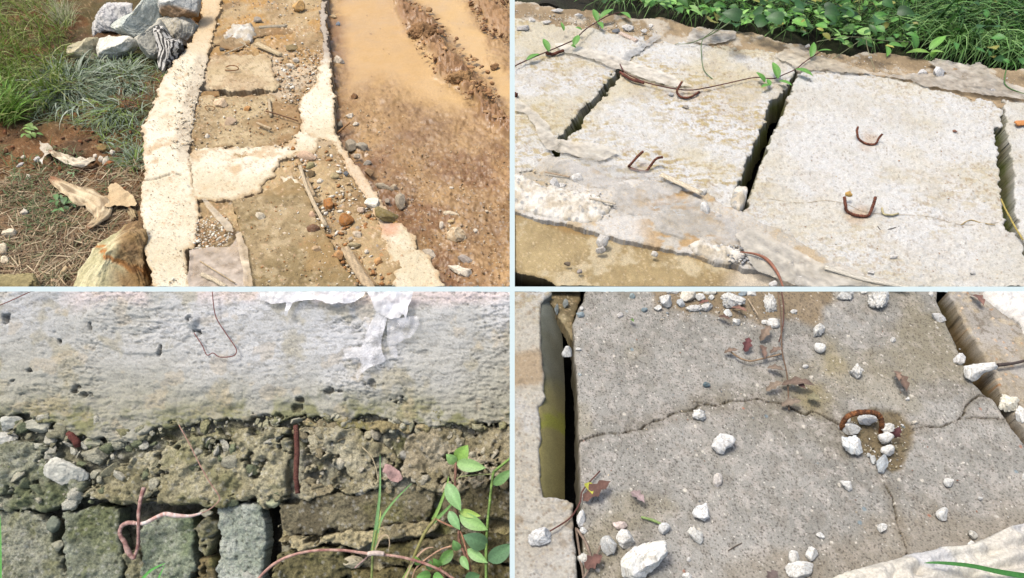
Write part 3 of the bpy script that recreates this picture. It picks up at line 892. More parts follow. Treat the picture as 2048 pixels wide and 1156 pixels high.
stone('speckled grey and tan boulder touching the kerb', 352, 62, 96, 66, (214, 206, 182), RK, RK, depth=0.85, cuts=6, group=G1, poly=[(300, 60), (320, 38), (380, 33), (398, 50), (392, 72), (368, 92), (330, 96), (305, 84)], col2=(174, 164, 140), kind='rock', h0=LV, sink=0.1, colf=veins(0.6, (220, 216, 206)))
stone('grey wedge shaped boulder between the white block and the striped rock', 300, 76, 76, 80, (208, 202, 180), RK, RK, depth=0.8, cuts=4, group=G1, poly=[(272, 88), (285, 60), (318, 36), (334, 60), (330, 100), (312, 118), (282, 110)], col2=(170, 166, 150), kind='rock', h0=LV + 0.02, sink=0.12, planes=[(-.3, .6, .7, .4), (.3, -.1, .9, .45)])
stone('whitish block shaped boulder with a flat top at the front of the pile', 232, 96, 82, 56, (244, 240, 222), RK, RK, depth=0.85, cuts=2, group=G1, poly=[(192, 100), (198, 76), (215, 69), (262, 74), (272, 84), (262, 108), (222, 118), (194, 118)], col2=(206, 200, 178), kind='rock', h0=LV, sink=0.12, planes=[(-.15, .45, .85, .4), (.55, -.4, .7, .5), (-.6, .0, .8, .7)])
stone('brown grey boulder with a dark right side, frontmost left of the pile', 164, 98, 68, 56, (206, 196, 160), RK, RK, depth=0.85, cuts=3, group=G1, poly=[(130, 92), (150, 78), (190, 72), (197, 86), (186, 120), (165, 122), (136, 112)], col2=(170, 158, 122), kind='rock', h0=LV, sink=0.12, planes=[(-.35, .5, .8, .38), (.75, 0, .6, .35)])
def stripes(n, cc, v):
    s = np.sin(n[:, 0] * 20 + 2.6 * n3(n, 1.6, 4, 3) - n[:, 1] * 2.5)
    return mixc(base((226, 220, 206)) + 0 * cc, base((62, 60, 54)), sstep(-0.15, 0.1, s + 0.5 * n3(n, 5, 3, 4)))
stone('striking black and white striped rock leaning on the kerb', 338, 100, 58, 106, (230, 228, 220), RK, RK, depth=0.7, cuts=5, group=G1, poly=[(312, 60), (324, 48), (340, 70), (362, 84), (368, 100), (352, 120), (340, 136), (328, 152), (318, 140), (314, 100)], kind='rock', h0=LV + 0.02, sink=0.05, colf=stripes)
def ochre(n, cc, v):
    vein = sstep(0.16, 0.02, np.abs(v[:, 0] * 0.55 + v[:, 1] - 22 + 14 * n3(n, 1.2, 4, 3)) / 60)
    c = mixc(cc, base((196, 128, 58)), 0.9 * vein)
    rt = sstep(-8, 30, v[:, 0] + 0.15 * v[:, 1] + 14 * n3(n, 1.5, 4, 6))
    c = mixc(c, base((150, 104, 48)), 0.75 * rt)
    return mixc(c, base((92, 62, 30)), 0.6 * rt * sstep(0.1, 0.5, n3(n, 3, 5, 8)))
stone('big olive and rust boulder cropped at the near end beside the kerb', 236, 530, 176, 200, (222, 212, 168), RK, RK, depth=0.62, cuts=2, group=G1, poly=[(146, 590), (160, 545), (185, 500), (215, 470), (240, 445), (270, 434), (284, 455), (292, 520), (308, 570), (310, 610), (230, 640), (160, 630)], col2=(172, 164, 118), kind='rock', h0=LV, sink=0.35, colf=ochre, planes=[(-.45, .35, .82, .62), (.5, .1, .85, .6)], rough=0.09)
stone('flat olive green stone block at the near left corner', 30, 575, 120, 64, (164, 150, 104), RK, RK, depth=0.6, cuts=2, poly=[(-50, 548), (68, 545), (84, 580), (80, 620), (-50, 620)], col2=(134, 122, 80), kind='rock', h0=LV, sink=0.4, planes=[(0, .5, .85, .35)])

# ---- stones along the walkway and road
def ST(lst, grp=None, lvl=0.0, cat='stone', name='stone', pl=None):
    for it in lst:
        lab, cx, cy, w_, h_, col = it[:6]; kw = it[6] if len(it) > 6 else {}
        kw.setdefault('h0', lvl); kw.setdefault('group', grp); kw.setdefault('pl', pl)
        stone(lab, cx, cy, w_, h_, col, name, cat, **kw)
LC, TN, GY, OC, BR = (240, 226, 200), (206, 178, 136), (168, 160, 150), (206, 150, 84), (150, 118, 78)
f = rub_fn(191)
o = sheet('mortar_lump', G, [(448, 70), (466, 56), (486, 50), (506, 56), (512, 70), (500, 80), (470, 78), (452, 80)], f[0], f[1], 'lime', h0=-0.01, thick=0.02, rag=5, rsc=20, step=2.0, seed=193)
tag(o, 'crumbled grey mortar lump at the far left of the dirt', 'mortar lump')
ST([('tan squarish stone at the far end of the walkway dirt', 597, 12, 26, 22, (222, 176, 108), dict(cuts=5)),
    ('whitish angular stone on the damp slab below the slot', 441, 207, 27, 22, (244, 212, 170)),
    ('small orange stone beside the whitish stone on the damp slab', 494, 218, 17, 12, (220, 162, 96)),
    ('pale pinkish broken lump on the damp slab', 461, 243, 26, 20, (206, 178, 144)),
    ('small white stone near the left of the damp slab', 415, 272, 10, 11, LC),
    ('pale stone at the right end of the dark slot', 592, 120, 14, 9, LC),
    ('long pale pebble on the dirt above the slot', 580, 131, 19, 9, LC),
    ('small dark grey stone beside the crumbled mortar lump', 445, 99, 12, 8, (90, 84, 74)),
    ('grey stone on the far end of the dirt, left', 516, 39, 16, 12, (176, 164, 146)),
    ('flat tan stone in the orange stained dirt', 583, 95, 24, 14, (166, 144, 98), dict(depth=.4)),
    ('pale pink slab fragment beside the mortar patch', 613, 312, 42, 20, (232, 196, 160), dict(ang=-8, depth=.5)),
    ('olive rounded stone below the pink fragment', 621, 331, 19, 16, (178, 166, 116)),
    ('dark brown stone below the olive rounded one', 623, 349, 16, 18, (120, 98, 62)),
    ('pale angular stone left of the small orange pebble pair', 640, 362, 14, 12, LC),
    ('round orange pebble on the mortar patch edge', 586, 297, 10, 9, (186, 126, 60)),
    ('orange rounded stone beside the bamboo strip', 656, 408, 21, 24, (198, 132, 66)),
    ('largest round ochre stone in the dirt', 693, 439, 30, 27, (178, 118, 56)),
    ('brown ring shaped rusty lump on the edge of the olive slab', 627, 458, 28, 20, (128, 90, 62), dict(depth=.4, rough=.2)),
    ('pinkish stone above the rusty lump', 625, 430, 15, 16, (226, 186, 148)),
    ('tan stone lying across the bamboo strip', 632, 400, 24, 12, (226, 190, 136), dict(ang=-10)),
    ('orange angular stone at the foot of the bamboo strip', 676, 510, 25, 22, (220, 166, 106)),
    ('pale flat oval pebble above the widest timber strip', 708, 490, 30, 14, (198, 178, 132), dict(ang=6)),
    ('pale grey triangular stone above the flat oval pebble', 715, 470, 20, 17, (216, 196, 166)),
    ('tan pebble left of the orange angular stone', 632, 498, 20, 14, (206, 172, 128)),
    ('small round orange stone near the near kerb', 757, 523, 17, 18, (222, 168, 104)),
    ('white lump on the olive slab near its left rim', 521, 434, 20, 20, (232, 216, 184), dict(rough=.2)),
    ('small white lump in the middle of the olive slab', 569, 468, 10, 8, (232, 212, 180)),
    ('bright white block beside the narrow kerb', 743, 407, 30, 24, (250, 240, 216), dict(cuts=10)),
    ('dark olive stone lying across the narrow kerb', 772, 430, 50, 27, (140, 122, 72), dict(ang=-12, cuts=10, sink=.1, h0=0.01)),
    ('yellow pebble tucked under the dark olive stone', 790, 445, 12, 10, (232, 176, 96)),
    ('small pale stone left of the bright white block', 722, 420, 17, 12, (232, 204, 172)),
    ('blue grey pebble in the dirt', 692, 347, 10, 10, (110, 116, 120)),
    ('greenish grey stone by the blue grey pebble', 668, 352, 22, 15, (188, 168, 122)),
    ('white pebble near the widest timber strip', 733, 504, 9, 10, LC),
    ], 'stones on the walkway')
ST([('white rough lump on the slurry beside the thin kerb', 677, 121, 25, 20, (232, 216, 190), dict(rough=.2)),
    ('dark brown clod alone on the slurry', 709, 194, 16, 16, (138, 96, 54), dict(rough=.25)),
    ('pale stone at the foot of the kerb below the cream block', 699, 233, 16, 12, LC),
    ('grey angular stone near the kerb bend', 723, 294, 26, 20, (180, 168, 144)),
    ('larger dark grey stone beside the kerb bend', 702, 291, 26, 28, (172, 158, 132)),
    ('pale stone just under the two grey stones', 714, 313, 14, 12, (206, 190, 164)),
    ('pale flake on the road right of the brown stick', 712, 248, 13, 9, LC),
    ('brown grey stone hugging the thin kerb', 738, 344, 20, 14, (176, 142, 100), dict(ang=-30)),
    ('grey stone above the brown grey stone by the kerb', 735, 326, 18, 12, (170, 160, 144)),
    ('broken grey lump row beside the thin kerb', 768, 375, 40, 16, (190, 174, 146), dict(ang=-25, rough=.2)),
    ('round pale stone at the end of the broken lump row', 788, 375, 15, 15, (220, 198, 162)),
    ('grey standing stone with a shaded base by the narrow kerb', 801, 402, 22, 36, (196, 180, 152), dict(ang=15)),
    ('small grey stone left of the grey standing stone', 775, 402, 12, 12, (186, 170, 148)),
    ('large white and brown stone on the open road', 912, 470, 47, 37, (232, 214, 178), dict(cuts=9, poly=[(889, 466), (897, 455), (915, 453), (930, 458), (935, 470), (930, 482), (912, 489), (896, 480)], col2=(190, 160, 118))),
    ('long white smooth stone near the front of the road', 922, 543, 52, 28, (248, 234, 206), dict(ang=-22, poly=[(893, 530), (918, 531), (944, 537), (944, 550), (938, 560), (918, 552), (905, 545)])),
    ('grey long stone above the long white smooth one', 932, 520, 36, 16, (190, 176, 160), dict(ang=-32)),
    ('white rough stone at the near kerb corner', 860, 507, 36, 18, (226, 210, 184), dict(ang=-32, rough=.2)),
    ('flat pale flake on the road above the large stone', 903, 427, 36, 12, (240, 220, 184), dict(depth=.4, rough=.25)),
    ('tiny white stone pair left of the large road stone', 883, 451, 9, 18, LC),
    ('pale pebble on the open road', 903, 376, 9, 7, LC),
    ('small flat white chip right of the large road stone', 951, 462, 10, 11, LC),
    ('yellowish pebble above the large road stone', 902, 443, 14, 8, (232, 200, 140)),
    ('grey stone wedge at the foot of the cream kerb block', 679, 252, 16, 20, (130, 122, 104)),
    ('blue grey scrap by the thin kerb', 676, 47, 10, 8, (140, 150, 160), dict(depth=.3)),
    ('pale round stone by the thin kerb at the far end', 667, 33, 14, 8, (206, 178, 134)),
    ], 'stones on the muddy road', lvl=-0.055)
ST([('white stone high on the red soil', 148, 22, 18, 16, (226, 224, 216)), ('small white pebble on the red soil', 172, 22, 8, 7, LC),
    ('pale stone at the plot edge beyond the boulders', 150, 0, 22, 20, (206, 196, 176)),
    ('white pebble beside the small weed on the brown soil', 57, 354, 9, 12, LC),
    ('white angular stone beside the left edge, under the weed', 18, 466, 30, 20, (246, 230, 196)),
    ('white round stone beside the left edge', 8, 490, 14, 10, (244, 228, 196)), ('largest cream stone by the left edge', 4, 500, 26, 28, (244, 226, 190)),
    ('cream angular stone below the largest cream one', 10, 520, 20, 18, (244, 226, 190)),
    ('pale block of brick on the straw', 110, 562, 16, 11, (222, 190, 150)),
    ('tan husk like stone on the straw near the olive boulder', 127, 543, 13, 26, (206, 180, 136), dict(ang=-15)),
    ('white lump of plaster beside the dry husk', 50, 425, 18, 18, (226, 214, 190), dict(rough=.25)),
    ('olive stone half buried beside the kerb', 203, 296, 26, 18, (160, 128, 72)),
    ('dark stone half buried beside the kerb', 237, 301, 14, 16, (120, 92, 56)),
    ('white angular chip in the rubble beside the kerb', 225, 306, 12, 14, LC), ('white flat chip in the rubble beside the kerb', 203, 318, 16, 14, LC),
    ('white crooked fragment in the rubble beside the kerb', 212, 322, 12, 22, LC, dict(ang=-35)),
    ('small white chip left in the rubble, by the husk', 190, 312, 9, 9, LC),
    ('orange brick fragment in the rubble beside the kerb', 216, 327, 22, 9, (190, 110, 56), dict(ang=35)),
    ('white chip left of the pale torn husk', 46, 314, 12, 9, LC), ('crumpled white scrap left of the pale torn husk', 76, 320, 16, 16, (232, 226, 214), dict(rough=.3)),
    ('long white scrap below the white chip', 40, 330, 20, 7, (226, 218, 206), dict(ang=30)),
    ], 'stones on the grassy soil', lvl=-0.075)
scatter('gravel', 1500, [(430, 0), (648, 0), (662, 180), (600, 200), (600, 270), (680, 290), (770, 430), (790, 572), (640, 572), (600, 380), (540, 300), (560, 190), (440, 110)],
        [(226, 206, 174), (206, 176, 132), (184, 142, 84), (166, 152, 132), (240, 232, 214)], (0.005, 0.018), h0=-0.012, seed=5)['label'] = 'small loose gravel strewn over the walkway dirt'
scatter('gravel', 380, [(395, 440), (450, 425), (470, 470), (440, 500), (385, 500)], [(246, 236, 212), (226, 212, 184), (206, 164, 118)], (0.004, 0.016), h0=0.006, seed=6)['label'] = 'white gravel heaped against the wide kerb'
scatter('gravel', 500, [(670, 200), (700, 260), (800, 400), (880, 520), (1000, 572), (1010, 420), (900, 350), (760, 230)], [(206, 176, 132), (170, 150, 124), (232, 214, 184), (120, 92, 60)], (0.004, 0.012), h0=-0.052, seed=7)['label'] = 'small stones scattered over the muddy road'
scatter('gravel', 350, [(345, 120), (412, 110), (400, 200), (390, 290), (340, 300), (350, 220)], [(246, 234, 206), (226, 208, 174), (214, 184, 140)], (0.004, 0.014), h0=0.006, seed=8)['label'] = 'crumbled mortar grit along the inner edge of the wide kerb'
scatter('clods', 260, [(0, 230), (300, 230), (290, 420), (0, 420)], [(120, 80, 50), (150, 96, 58), (96, 66, 42)], (0.008, 0.035), h0=-0.08, seed=9, kind='soil')['label'] = 'crumbly red brown soil clods'
scatter('clods', 330, [(800, -10), (860, 20), (980, 150), (1019, 240), (985, 240), (850, 130), (805, 50)], [(170, 126, 80), (140, 100, 62), (190, 148, 98)], (0.008, 0.04), h0=-0.03, seed=10, kind='mud', sub=2)['label'] = 'mud clods heaped along the tyre rut'
scatter('clods', 260, [(930, -10), (1019, -10), (1019, 90), (960, 60)], [(150, 108, 66), (120, 84, 50)], (0.006, 0.03), h0=-0.045, seed=11, kind='mud', sub=2)['label'] = 'dark mud crumbs at the far corner of the road'
scatter('gravel', 1500, [(665, 60), (690, 180), (830, 200), (1019, 260), (1019, 572), (900, 572), (790, 420), (690, 280)], [(206, 176, 128), (150, 116, 72), (128, 94, 56), (226, 204, 166), (176, 140, 92)], (0.003, 0.009), h0=-0.055, seed=14, dens=lambda x, y: 0.25 + 0.75 * sstep(-0.1, 0.5, fbm(x / 100, y / 60, 1.3, 3, 9)))['label'] = 'fine grit over the rough brown part of the road'
stone('big lumpy mud clod with a shaded hollow under it, on the rut', 918, 158, 62, 36, (172, 132, 84), 'mud_clod', 'clod', rough=.3, depth=.8, h0=-0.05, kind='mud', nsc=3, group='mud clods')
stone('rough mud clod up the rut, nearer the far end', 848, 66, 60, 44, (158, 118, 74), 'mud_clod', 'clod', rough=.32, depth=.7, h0=-0.05, kind='mud', nsc=3, group='mud clods')
stone('small mud clod left of the big lumpy one', 880, 118, 22, 14, (158, 118, 74), 'mud_clod', 'clod', rough=.3, depth=.7, h0=-0.045, kind='mud', nsc=3, group='mud clods')
stone('small round mud clod in the slurry right of the rut', 989, 134, 20, 16, (158, 118, 74), 'mud_clod', 'clod', rough=.3, depth=.7, h0=-0.05, kind='mud', nsc=3, group='mud clods')

# ---- grass and straw
GR = [(142, 170, 72), (172, 190, 100), (114, 142, 54), (200, 204, 130), (124, 150, 70)]
SV = [(172, 188, 160), (146, 164, 130), (200, 210, 184), (110, 130, 92), (160, 170, 136)]
g = grass('grass', 2600, [(-120, -100), (120, -100), (150, 30), (130, 110), (140, 170), (90, 240), (-120, 260)], GR, (0.10, 0.30), (0.003, 0.007), (0.9, 1.5), (0.6, 1.6), h0=LV, seed=21, direc=-60, spread=1.6)
tag(g, 'tall light green grass in the far left corner', kind='stuff')
g = grass('grass', 1900, [(40, 120), (130, 110), (200, 118), (330, 100), (322, 160), (310, 195), (285, 240), (285, 320), (230, 330), (180, 260), (60, 240)], SV[:2] + GR[:1] + [(96, 112, 62), (120, 130, 80), (84, 96, 52)], (0.05, 0.15), (0.002, 0.005), (0.3, 1.0), (0.4, 1.6), h0=LV, seed=22, spread=3.1)
tag(g, 'short tangled dull green grass in front of the boulders', kind='stuff')
g = grass('grass_clump', 480, [(100, 140), (200, 140), (215, 200), (150, 225), (95, 200)], SV, (0.10, 0.24), (0.004, 0.009), (0.3, 0.85), (0.7, 1.6), h0=LV, seed=23, centre=(140, 168), spread=0.5)
tag(g, 'large silvery green clump of grass spreading outward in the middle of the bank', 'grass clump', 'grass clumps on the bank')
g = grass('grass_clump', 420, [(205, 130), (270, 130), (275, 180), (210, 185)], SV, (0.08, 0.18), (0.003, 0.008), (0.3, 0.8), (0.6, 1.6), h0=LV, seed=24, centre=(240, 150), spread=0.8)
tag(g, 'silvery green grass clump beside the striped rock', 'grass clump', 'grass clumps on the bank')
g = grass('grass_clump', 260, [(195, 210), (250, 205), (262, 240), (210, 245)], SV[:2] + GR[:2], (0.07, 0.18), (0.003, 0.005), (0.4, 1.0), (0.6, 1.6), h0=LV, seed=25, centre=(252, 205), spread=0.9)
tag(g, 'green grass clump with brown roots close to the kerb', 'grass clump', 'grass clumps on the bank')
g = grass('grass_clump', 160, [(255, 315), (285, 310), (283, 340), (250, 338)], GR[:1] + SV[:2], (0.05, 0.11), (0.002, 0.005), (0.5, 1.2), (0.6, 1.4), h0=LV, seed=26, centre=(268, 325), spread=1.5)
tag(g, 'small green tuft at the foot of the kerb above its crack', 'grass clump', 'grass clumps on the bank')
g = grass('grass_clump', 170, [(115, 40), (145, 40), (145, 62), (118, 62)], [(190, 190, 140), (206, 200, 160), (150, 160, 100)], (0.1, 0.22), (0.002, 0.005), (0.7, 1.4), (0.2, 1.0), h0=LV, seed=27, centre=(133, 68), spread=0.9)
tag(g, 'pale yellowish uprooted tuft near the left boulder', 'grass clump', 'grass clumps on the bank')
g = grass('grass_clump', 240, [(-60, 205), (30, 205), (30, 250), (-60, 260)], [(130, 180, 60), (110, 160, 50), (160, 200, 90)], (0.12, 0.26), (0.006, 0.012), (0.6, 1.2), (0.6, 1.6), h0=LV, seed=28, centre=(-40, 260), spread=0.8)
tag(g, 'bright green broad bladed tuft at the left edge', 'grass clump', 'grass clumps on the bank')
for k, (x, y, r) in enumerate([(133, 66, 22), (258, 208, 16)]):
    g = grass('root_ball', 130, [(x - r, y - r * .6), (x + r, y - r * .6), (x + r, y + r * .6), (x - r, y + r * .6)], [(132, 86, 52), (160, 110, 66), (100, 66, 40)], (0.02, 0.06), (0.0015, 0.003), (0.3, 1.4), (0.5, 2.4), h0=LV + 0.03, seed=40 + k, kind='dry')
    tag(g, ['brown root ball of the pale uprooted tuft', 'brown root ball beside the kerb'][k], 'roots')
g = grass('straw', 3600, [(-120, 340), (240, 345), (285, 300), (283, 440), (230, 455), (160, 540), (140, 640), (-120, 640)], [(176, 152, 116), (150, 124, 92), (200, 180, 144), (122, 96, 70), (128, 126, 88)], (0.05, 0.16), (0.0018, 0.004), (-0.05, 0.25), (0.0, 0.5), h0=LV + 0.012, seed=29, kind='dry')
tag(g, 'dry grey brown straw covering the soil', kind='stuff')
g = grass('grass', 700, [(-60, 260), (285, 330), (285, 400), (90, 470), (-60, 560)], [(104, 128, 66), (130, 150, 96), (90, 104, 56)], (0.03, 0.08), (0.002, 0.004), (0.3, 1.2), (0.4, 1.4), h0=LV + 0.01, seed=30, dens=lambda x, y: sstep(0.1, 0.5, fbm(x / 100, y / 100, 1.8, 2, 5)))
tag(g, 'thin green sprigs growing through the straw', kind='stuff')
# weeds
def weed(label, cx, cy, r, n, pal, pl=None, seed=0, lw=0.5, h=(0.01, 0.05), h0=LV, name='weed', cat='weed', shape='oval', group=None):
    rg = np.random.RandomState(seed); it = []
    pl = pl or G
    for k in range(n):
        a = rg.uniform(0, 2 * np.pi); L = r * rg.uniform(0.5, 1.0)
        x0, y0 = cx + rg.normal() * r * 0.35, cy + rg.normal() * r * 0.25
        c = pal[rg.randint(len(pal))]
        it.append(leafpx((x0, y0), (x0 + L * math.cos(a), y0 + 0.7 * L * math.sin(a)), L * lw, tuple(np.array(c) * rg.uniform(.85, 1.1)), pl, h0 + rg.uniform(*h), h0 + rg.uniform(*h), 0.12, 0.2, shape, seg=5))
    V, F, c = merge(it)
    return tag(mkobj(name, V, F, 'leaf', c), label, cat, group)
weed('small light green seedlings on the red soil near the left edge', 60, 262, 20, 12, [(160, 190, 100), (130, 170, 80)], seed=1)
weed('small weed with lobed green leaves on the straw', 118, 410, 24, 14, [(110, 150, 80), (90, 130, 66)], seed=2)
weed('pale green sprig below the torn husk', 146, 343, 16, 12, [(150, 180, 120), (120, 150, 90)], seed=3, lw=.3)
# dead husks
def husk(label, pts, wpx, col, col2, hh=0.03, h0=LV, name='dry_husk'):
    """a curled dry leaf sheath following a curve of survey points"""
    P = np.array([G.P(a, b, h0 + hh) for a, b in pts]); n = 26
    t = np.linspace(0, len(P) - 1, n); Q = []
    for u in t:
        i = min(int(u), len(P) - 2); k = u - i
        p0, p1, p2, p3 = P[max(i - 1, 0)], P[i], P[i + 1], P[min(i + 2, len(P) - 1)]
        Q.append(0.5 * ((2 * p1) + (p2 - p0) * k + (2 * p0 - 5 * p1 + 4 * p2 - p3) * k * k + (3 * p1 - p0 - 3 * p2 + p3) * k ** 3))
    Q = np.array(Q); T = np.gradient(Q, axis=0); S = np.cross(T, G.n); S /= np.linalg.norm(S, axis=1)[:, None]
    wd = wpx * G.mpp(*pts[0]) / 2 * np.sin(np.pi * np.linspace(0.02, 0.98, n)) ** 0.7
    V = []; m = 13; wd = wd * (1 + 0.25 * fbm(np.arange(n) * 0.2, np.zeros(n), 1.5, 3, int(wpx)))
    for i in range(n):
        for j in range(m):
            a = (j / (m - 1) - 0.5) * 2
            V.append(Q[i] + S[i] * wd[i] * math.sin(a * 1.35) + G.n * (wd[i] * 0.45 * (math.cos(a * 1.35) - 0.6) + 0.004 * math.sin(j * 2.2 + i * 0.25) + 0.005 * math.sin(i * 0.9 + j * 0.7)))
    F = [(i * m + j, i * m + j + 1, (i + 1) * m + j + 1, (i + 1) * m + j) for i in range(n - 1) for j in range(m - 1)]
    V = np.array(V); X, Y = G.uv(V)
    jj = np.tile(np.arange(m), n)
    c = mixc(base(col), base(col2), 0.4 + 0.4 * np.sin(jj * 2.1) + 0.5 * fbm(X, Y, 20, 3, 4))
    ii = np.repeat(np.arange(n), m) / n
    c = mixc(c, base((120, 96, 66)), 0.7 * sstep(0.1, 0.45, fbm(X, Y, 35, 4, 6, 0.7)))
    c = mixc(c, base((168, 112, 76)), 0.8 * (sstep(0.12, 0.02, ii) + sstep(0.88, 0.98, ii)))
    return tag(mkobj(name, V, F, 'dry', c), label, 'husk')
husk('curled cream banana leaf sheath hooked downward on the straw', [(100, 356), (128, 372), (160, 388), (188, 400), (203, 418), (198, 438), (174, 456)], 40, (232, 212, 172), (196, 172, 132), 0.035)
husk('pale torn husk stretched across the red soil', [(98, 302), (120, 312), (150, 322), (176, 322), (190, 316)], 24, (236, 222, 194), (206, 188, 152), 0.03)
husk('small upright husk beside the olive boulder', [(258, 415), (264, 428), (268, 440)], 12, (206, 184, 140), (170, 150, 110), 0.03)
f = filmfn((216, 190, 146), (190, 158, 112), 191, 0.012)
o = sheet('paper_scrap', G, [(210, 402), (225, 388), (222, 375), (240, 372), (262, 392), (270, 410), (250, 412), (232, 416), (212, 425)], f[0], f[1], 'dry', h0=LV + 0.03, thick=0, edge=0, rag=6, rsc=14, seed=191)
tag(o, 'crumpled tan paper scrap between the curled sheath and the kerb', 'paper')
o = sheet('paper_scrap', G, [(80, 286), (100, 286), (104, 300), (96, 318), (86, 334), (82, 326), (90, 308), (78, 298)], f[0], lambda X, Y, px, py, d, h: mixc(base((230, 220, 200)), base((190, 176, 150)), 0.5 + fbm(X, Y, 12, 3, 3)), 'dry', h0=LV + 0.03, thick=0, edge=0, rag=4, rsc=14, seed=192)
tag(o, 'crumpled white paper scrap at the head of the pale torn husk', 'paper')

for k, (n_, poly, sz, h_, sd) in enumerate([(900, [(548, 110), (650, 100), (655, 200), (600, 190), (600, 265), (545, 285), (560, 200)], (0.004, 0.02), -0.008, 91), (900, [(575, 310), (660, 280), (700, 350), (770, 450), (790, 572), (690, 572), (640, 470), (600, 380)], (0.004, 0.026), -0.006, 92), (500, [(385, 190), (600, 190), (600, 300), (385, 300)], (0.003, 0.014), 0.004, 93), (300, [(470, 400), (640, 400), (710, 572), (500, 572)], (0.003, 0.010), 0.004, 94), (260, [(290, 240), (380, 240), (400, 572), (300, 572)], (0.003, 0.009), 0.008, 95)]):
    scatter('gravel', n_, poly, [(226, 206, 170), (196, 158, 108), (170, 120, 70), (150, 130, 100), (240, 230, 208)], sz, h0=h_, seed=sd)['label'] = ['grit between the small square slab and the narrow kerb', 'coarse grit along the inner side of the narrow kerb', 'grit strewn over the damp slab below the slot', 'sparse grains on the olive slab', 'sparse grains on the wide kerb'][k]
# ============================================================ whitewashed cover slabs beside the undergrowth
SEC = 2
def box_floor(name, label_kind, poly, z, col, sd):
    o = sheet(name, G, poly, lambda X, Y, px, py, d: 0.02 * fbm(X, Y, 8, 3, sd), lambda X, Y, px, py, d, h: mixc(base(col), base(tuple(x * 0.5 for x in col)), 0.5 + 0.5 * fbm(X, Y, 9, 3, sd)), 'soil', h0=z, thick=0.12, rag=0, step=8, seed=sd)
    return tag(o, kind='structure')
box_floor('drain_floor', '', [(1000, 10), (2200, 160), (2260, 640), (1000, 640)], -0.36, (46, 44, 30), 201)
# unseen screens added around the drain to keep out light from outside
def light_screen(x0, y0, x1, y1, top, bot, name='drain_wall_or_screen'):
    n = 30; t = np.linspace(0, 1, n)
    a = G.P(x0 + (x1 - x0) * t, y0 + (y1 - y0) * t, top)
    r = a - EYE; s = (bot - top) / r[:, 2]
    b = a + r * s[:, None]
    V = np.concatenate([a, b]); F = [(i, i + 1, n + i + 1, n + i) for i in range(n - 1)]
    return tag(mkobj(name, V, F, 'block', base((70, 66, 50))), kind='structure')
light_screen(1030.2, 30, 1030.2, 572.6, -0.012, -0.37)
light_screen(1030.2, 572.4, 2200, 572.4, -0.012, -0.37)

# ---- white slabs
WH, CRM = (208, 207, 200), (194, 189, 172)
def wslab(sd, dirtamt=0.5, tan=(182, 166, 124)):
    def hf(X, Y, px, py, d):
        p1, p2, c = worley(X, Y, 120, sd + 9)
        a = fbm(X + 0.01 * fbm(X, Y, 20, 2, sd), Y * 2.2, 34, 5, sd + 1, 0.68)
        return 0.003 * fbm(X, Y, 5, 3, sd) + 0.0042 * a - 0.009 * np.maximum(0, 0.36 - p1) * (c < 0.08) + 0.002 * sstep(0.25, 0.6, a)
    def cf(X, Y, px, py, d, h):
        c_ = mixc(base(WH), base(CRM), 0.15 + 0.8 * fbm(X, Y, 3.5, 4, sd + 2, 0.6))
        big = sstep(-0.1, 0.55, fbm(X, Y, 3.0, 4, sd + 3))
        fine = sstep(0.0, 0.45, fbm(X, Y * 2.0, 26, 5, sd + 4, 0.7))
        c_ = mixc(c_, base((198, 186, 150)), 0.75 * dirtamt * sstep(0.0, 0.6, fbm(X, Y, 2.2, 5, sd + 21, 0.62)))
        c_ = mixc(c_, base((186, 176, 156)), 0.6 * dirtamt * sstep(0.15, 0.6, fbm(X, Y, 6, 5, sd + 22, 0.65)))
        for hx, hy in ((1380, 188), (1285, 335), (1740, 280), (1718, 425)):
            q = np.hypot(px - hx, (py - hy) * 1.4) + 14 * fbm(X, Y, 14, 4, 5)
            c_ = mixc(c_, base((176, 140, 96)), 0.5 * sstep(34, 8, q))
        c_ = mixc(c_, base(tan), dirtamt * fine * (0.25 + 0.95 * big))
        c_ = mixc(c_, base((190, 180, 160)), 0.22 * sstep(0.15, 0.6, fbm(X, Y, 90, 4, sd + 8, 0.7)))
        fl = sstep(0.32, 0.6, fbm(X, Y, 60, 4, sd + 6, 0.7))
        c_ = mixc(c_, base((156, 132, 98)), 0.55 * fl * (0.25 + 0.75 * big))
        p1, p2, c = worley(X, Y, 120, sd + 9)
        c_ = mixc(c_, base((120, 92, 64)), 0.6 * sstep(0.36, 0.22, p1) * (c < 0.08))
        q1, q2, c2 = worley(X, Y, 55, sd + 12)
        c_ = mixc(c_, base((150, 148, 144)), 0.6 * sstep(0.22, 0.12, q1) * (c2 < 0.08))
        side = sstep(-0.012, -0.03, h - 0) 
        mo = sstep(-0.1, 0.4, fbm(X, Y, 10, 3, sd + 7))
        c_ = mixc(c_, mixc(base((122, 112, 84)), base((92, 92, 50)), mo), sstep(-0.004, 0.0, d) * 0.5)
        return c_
    return hf, cf
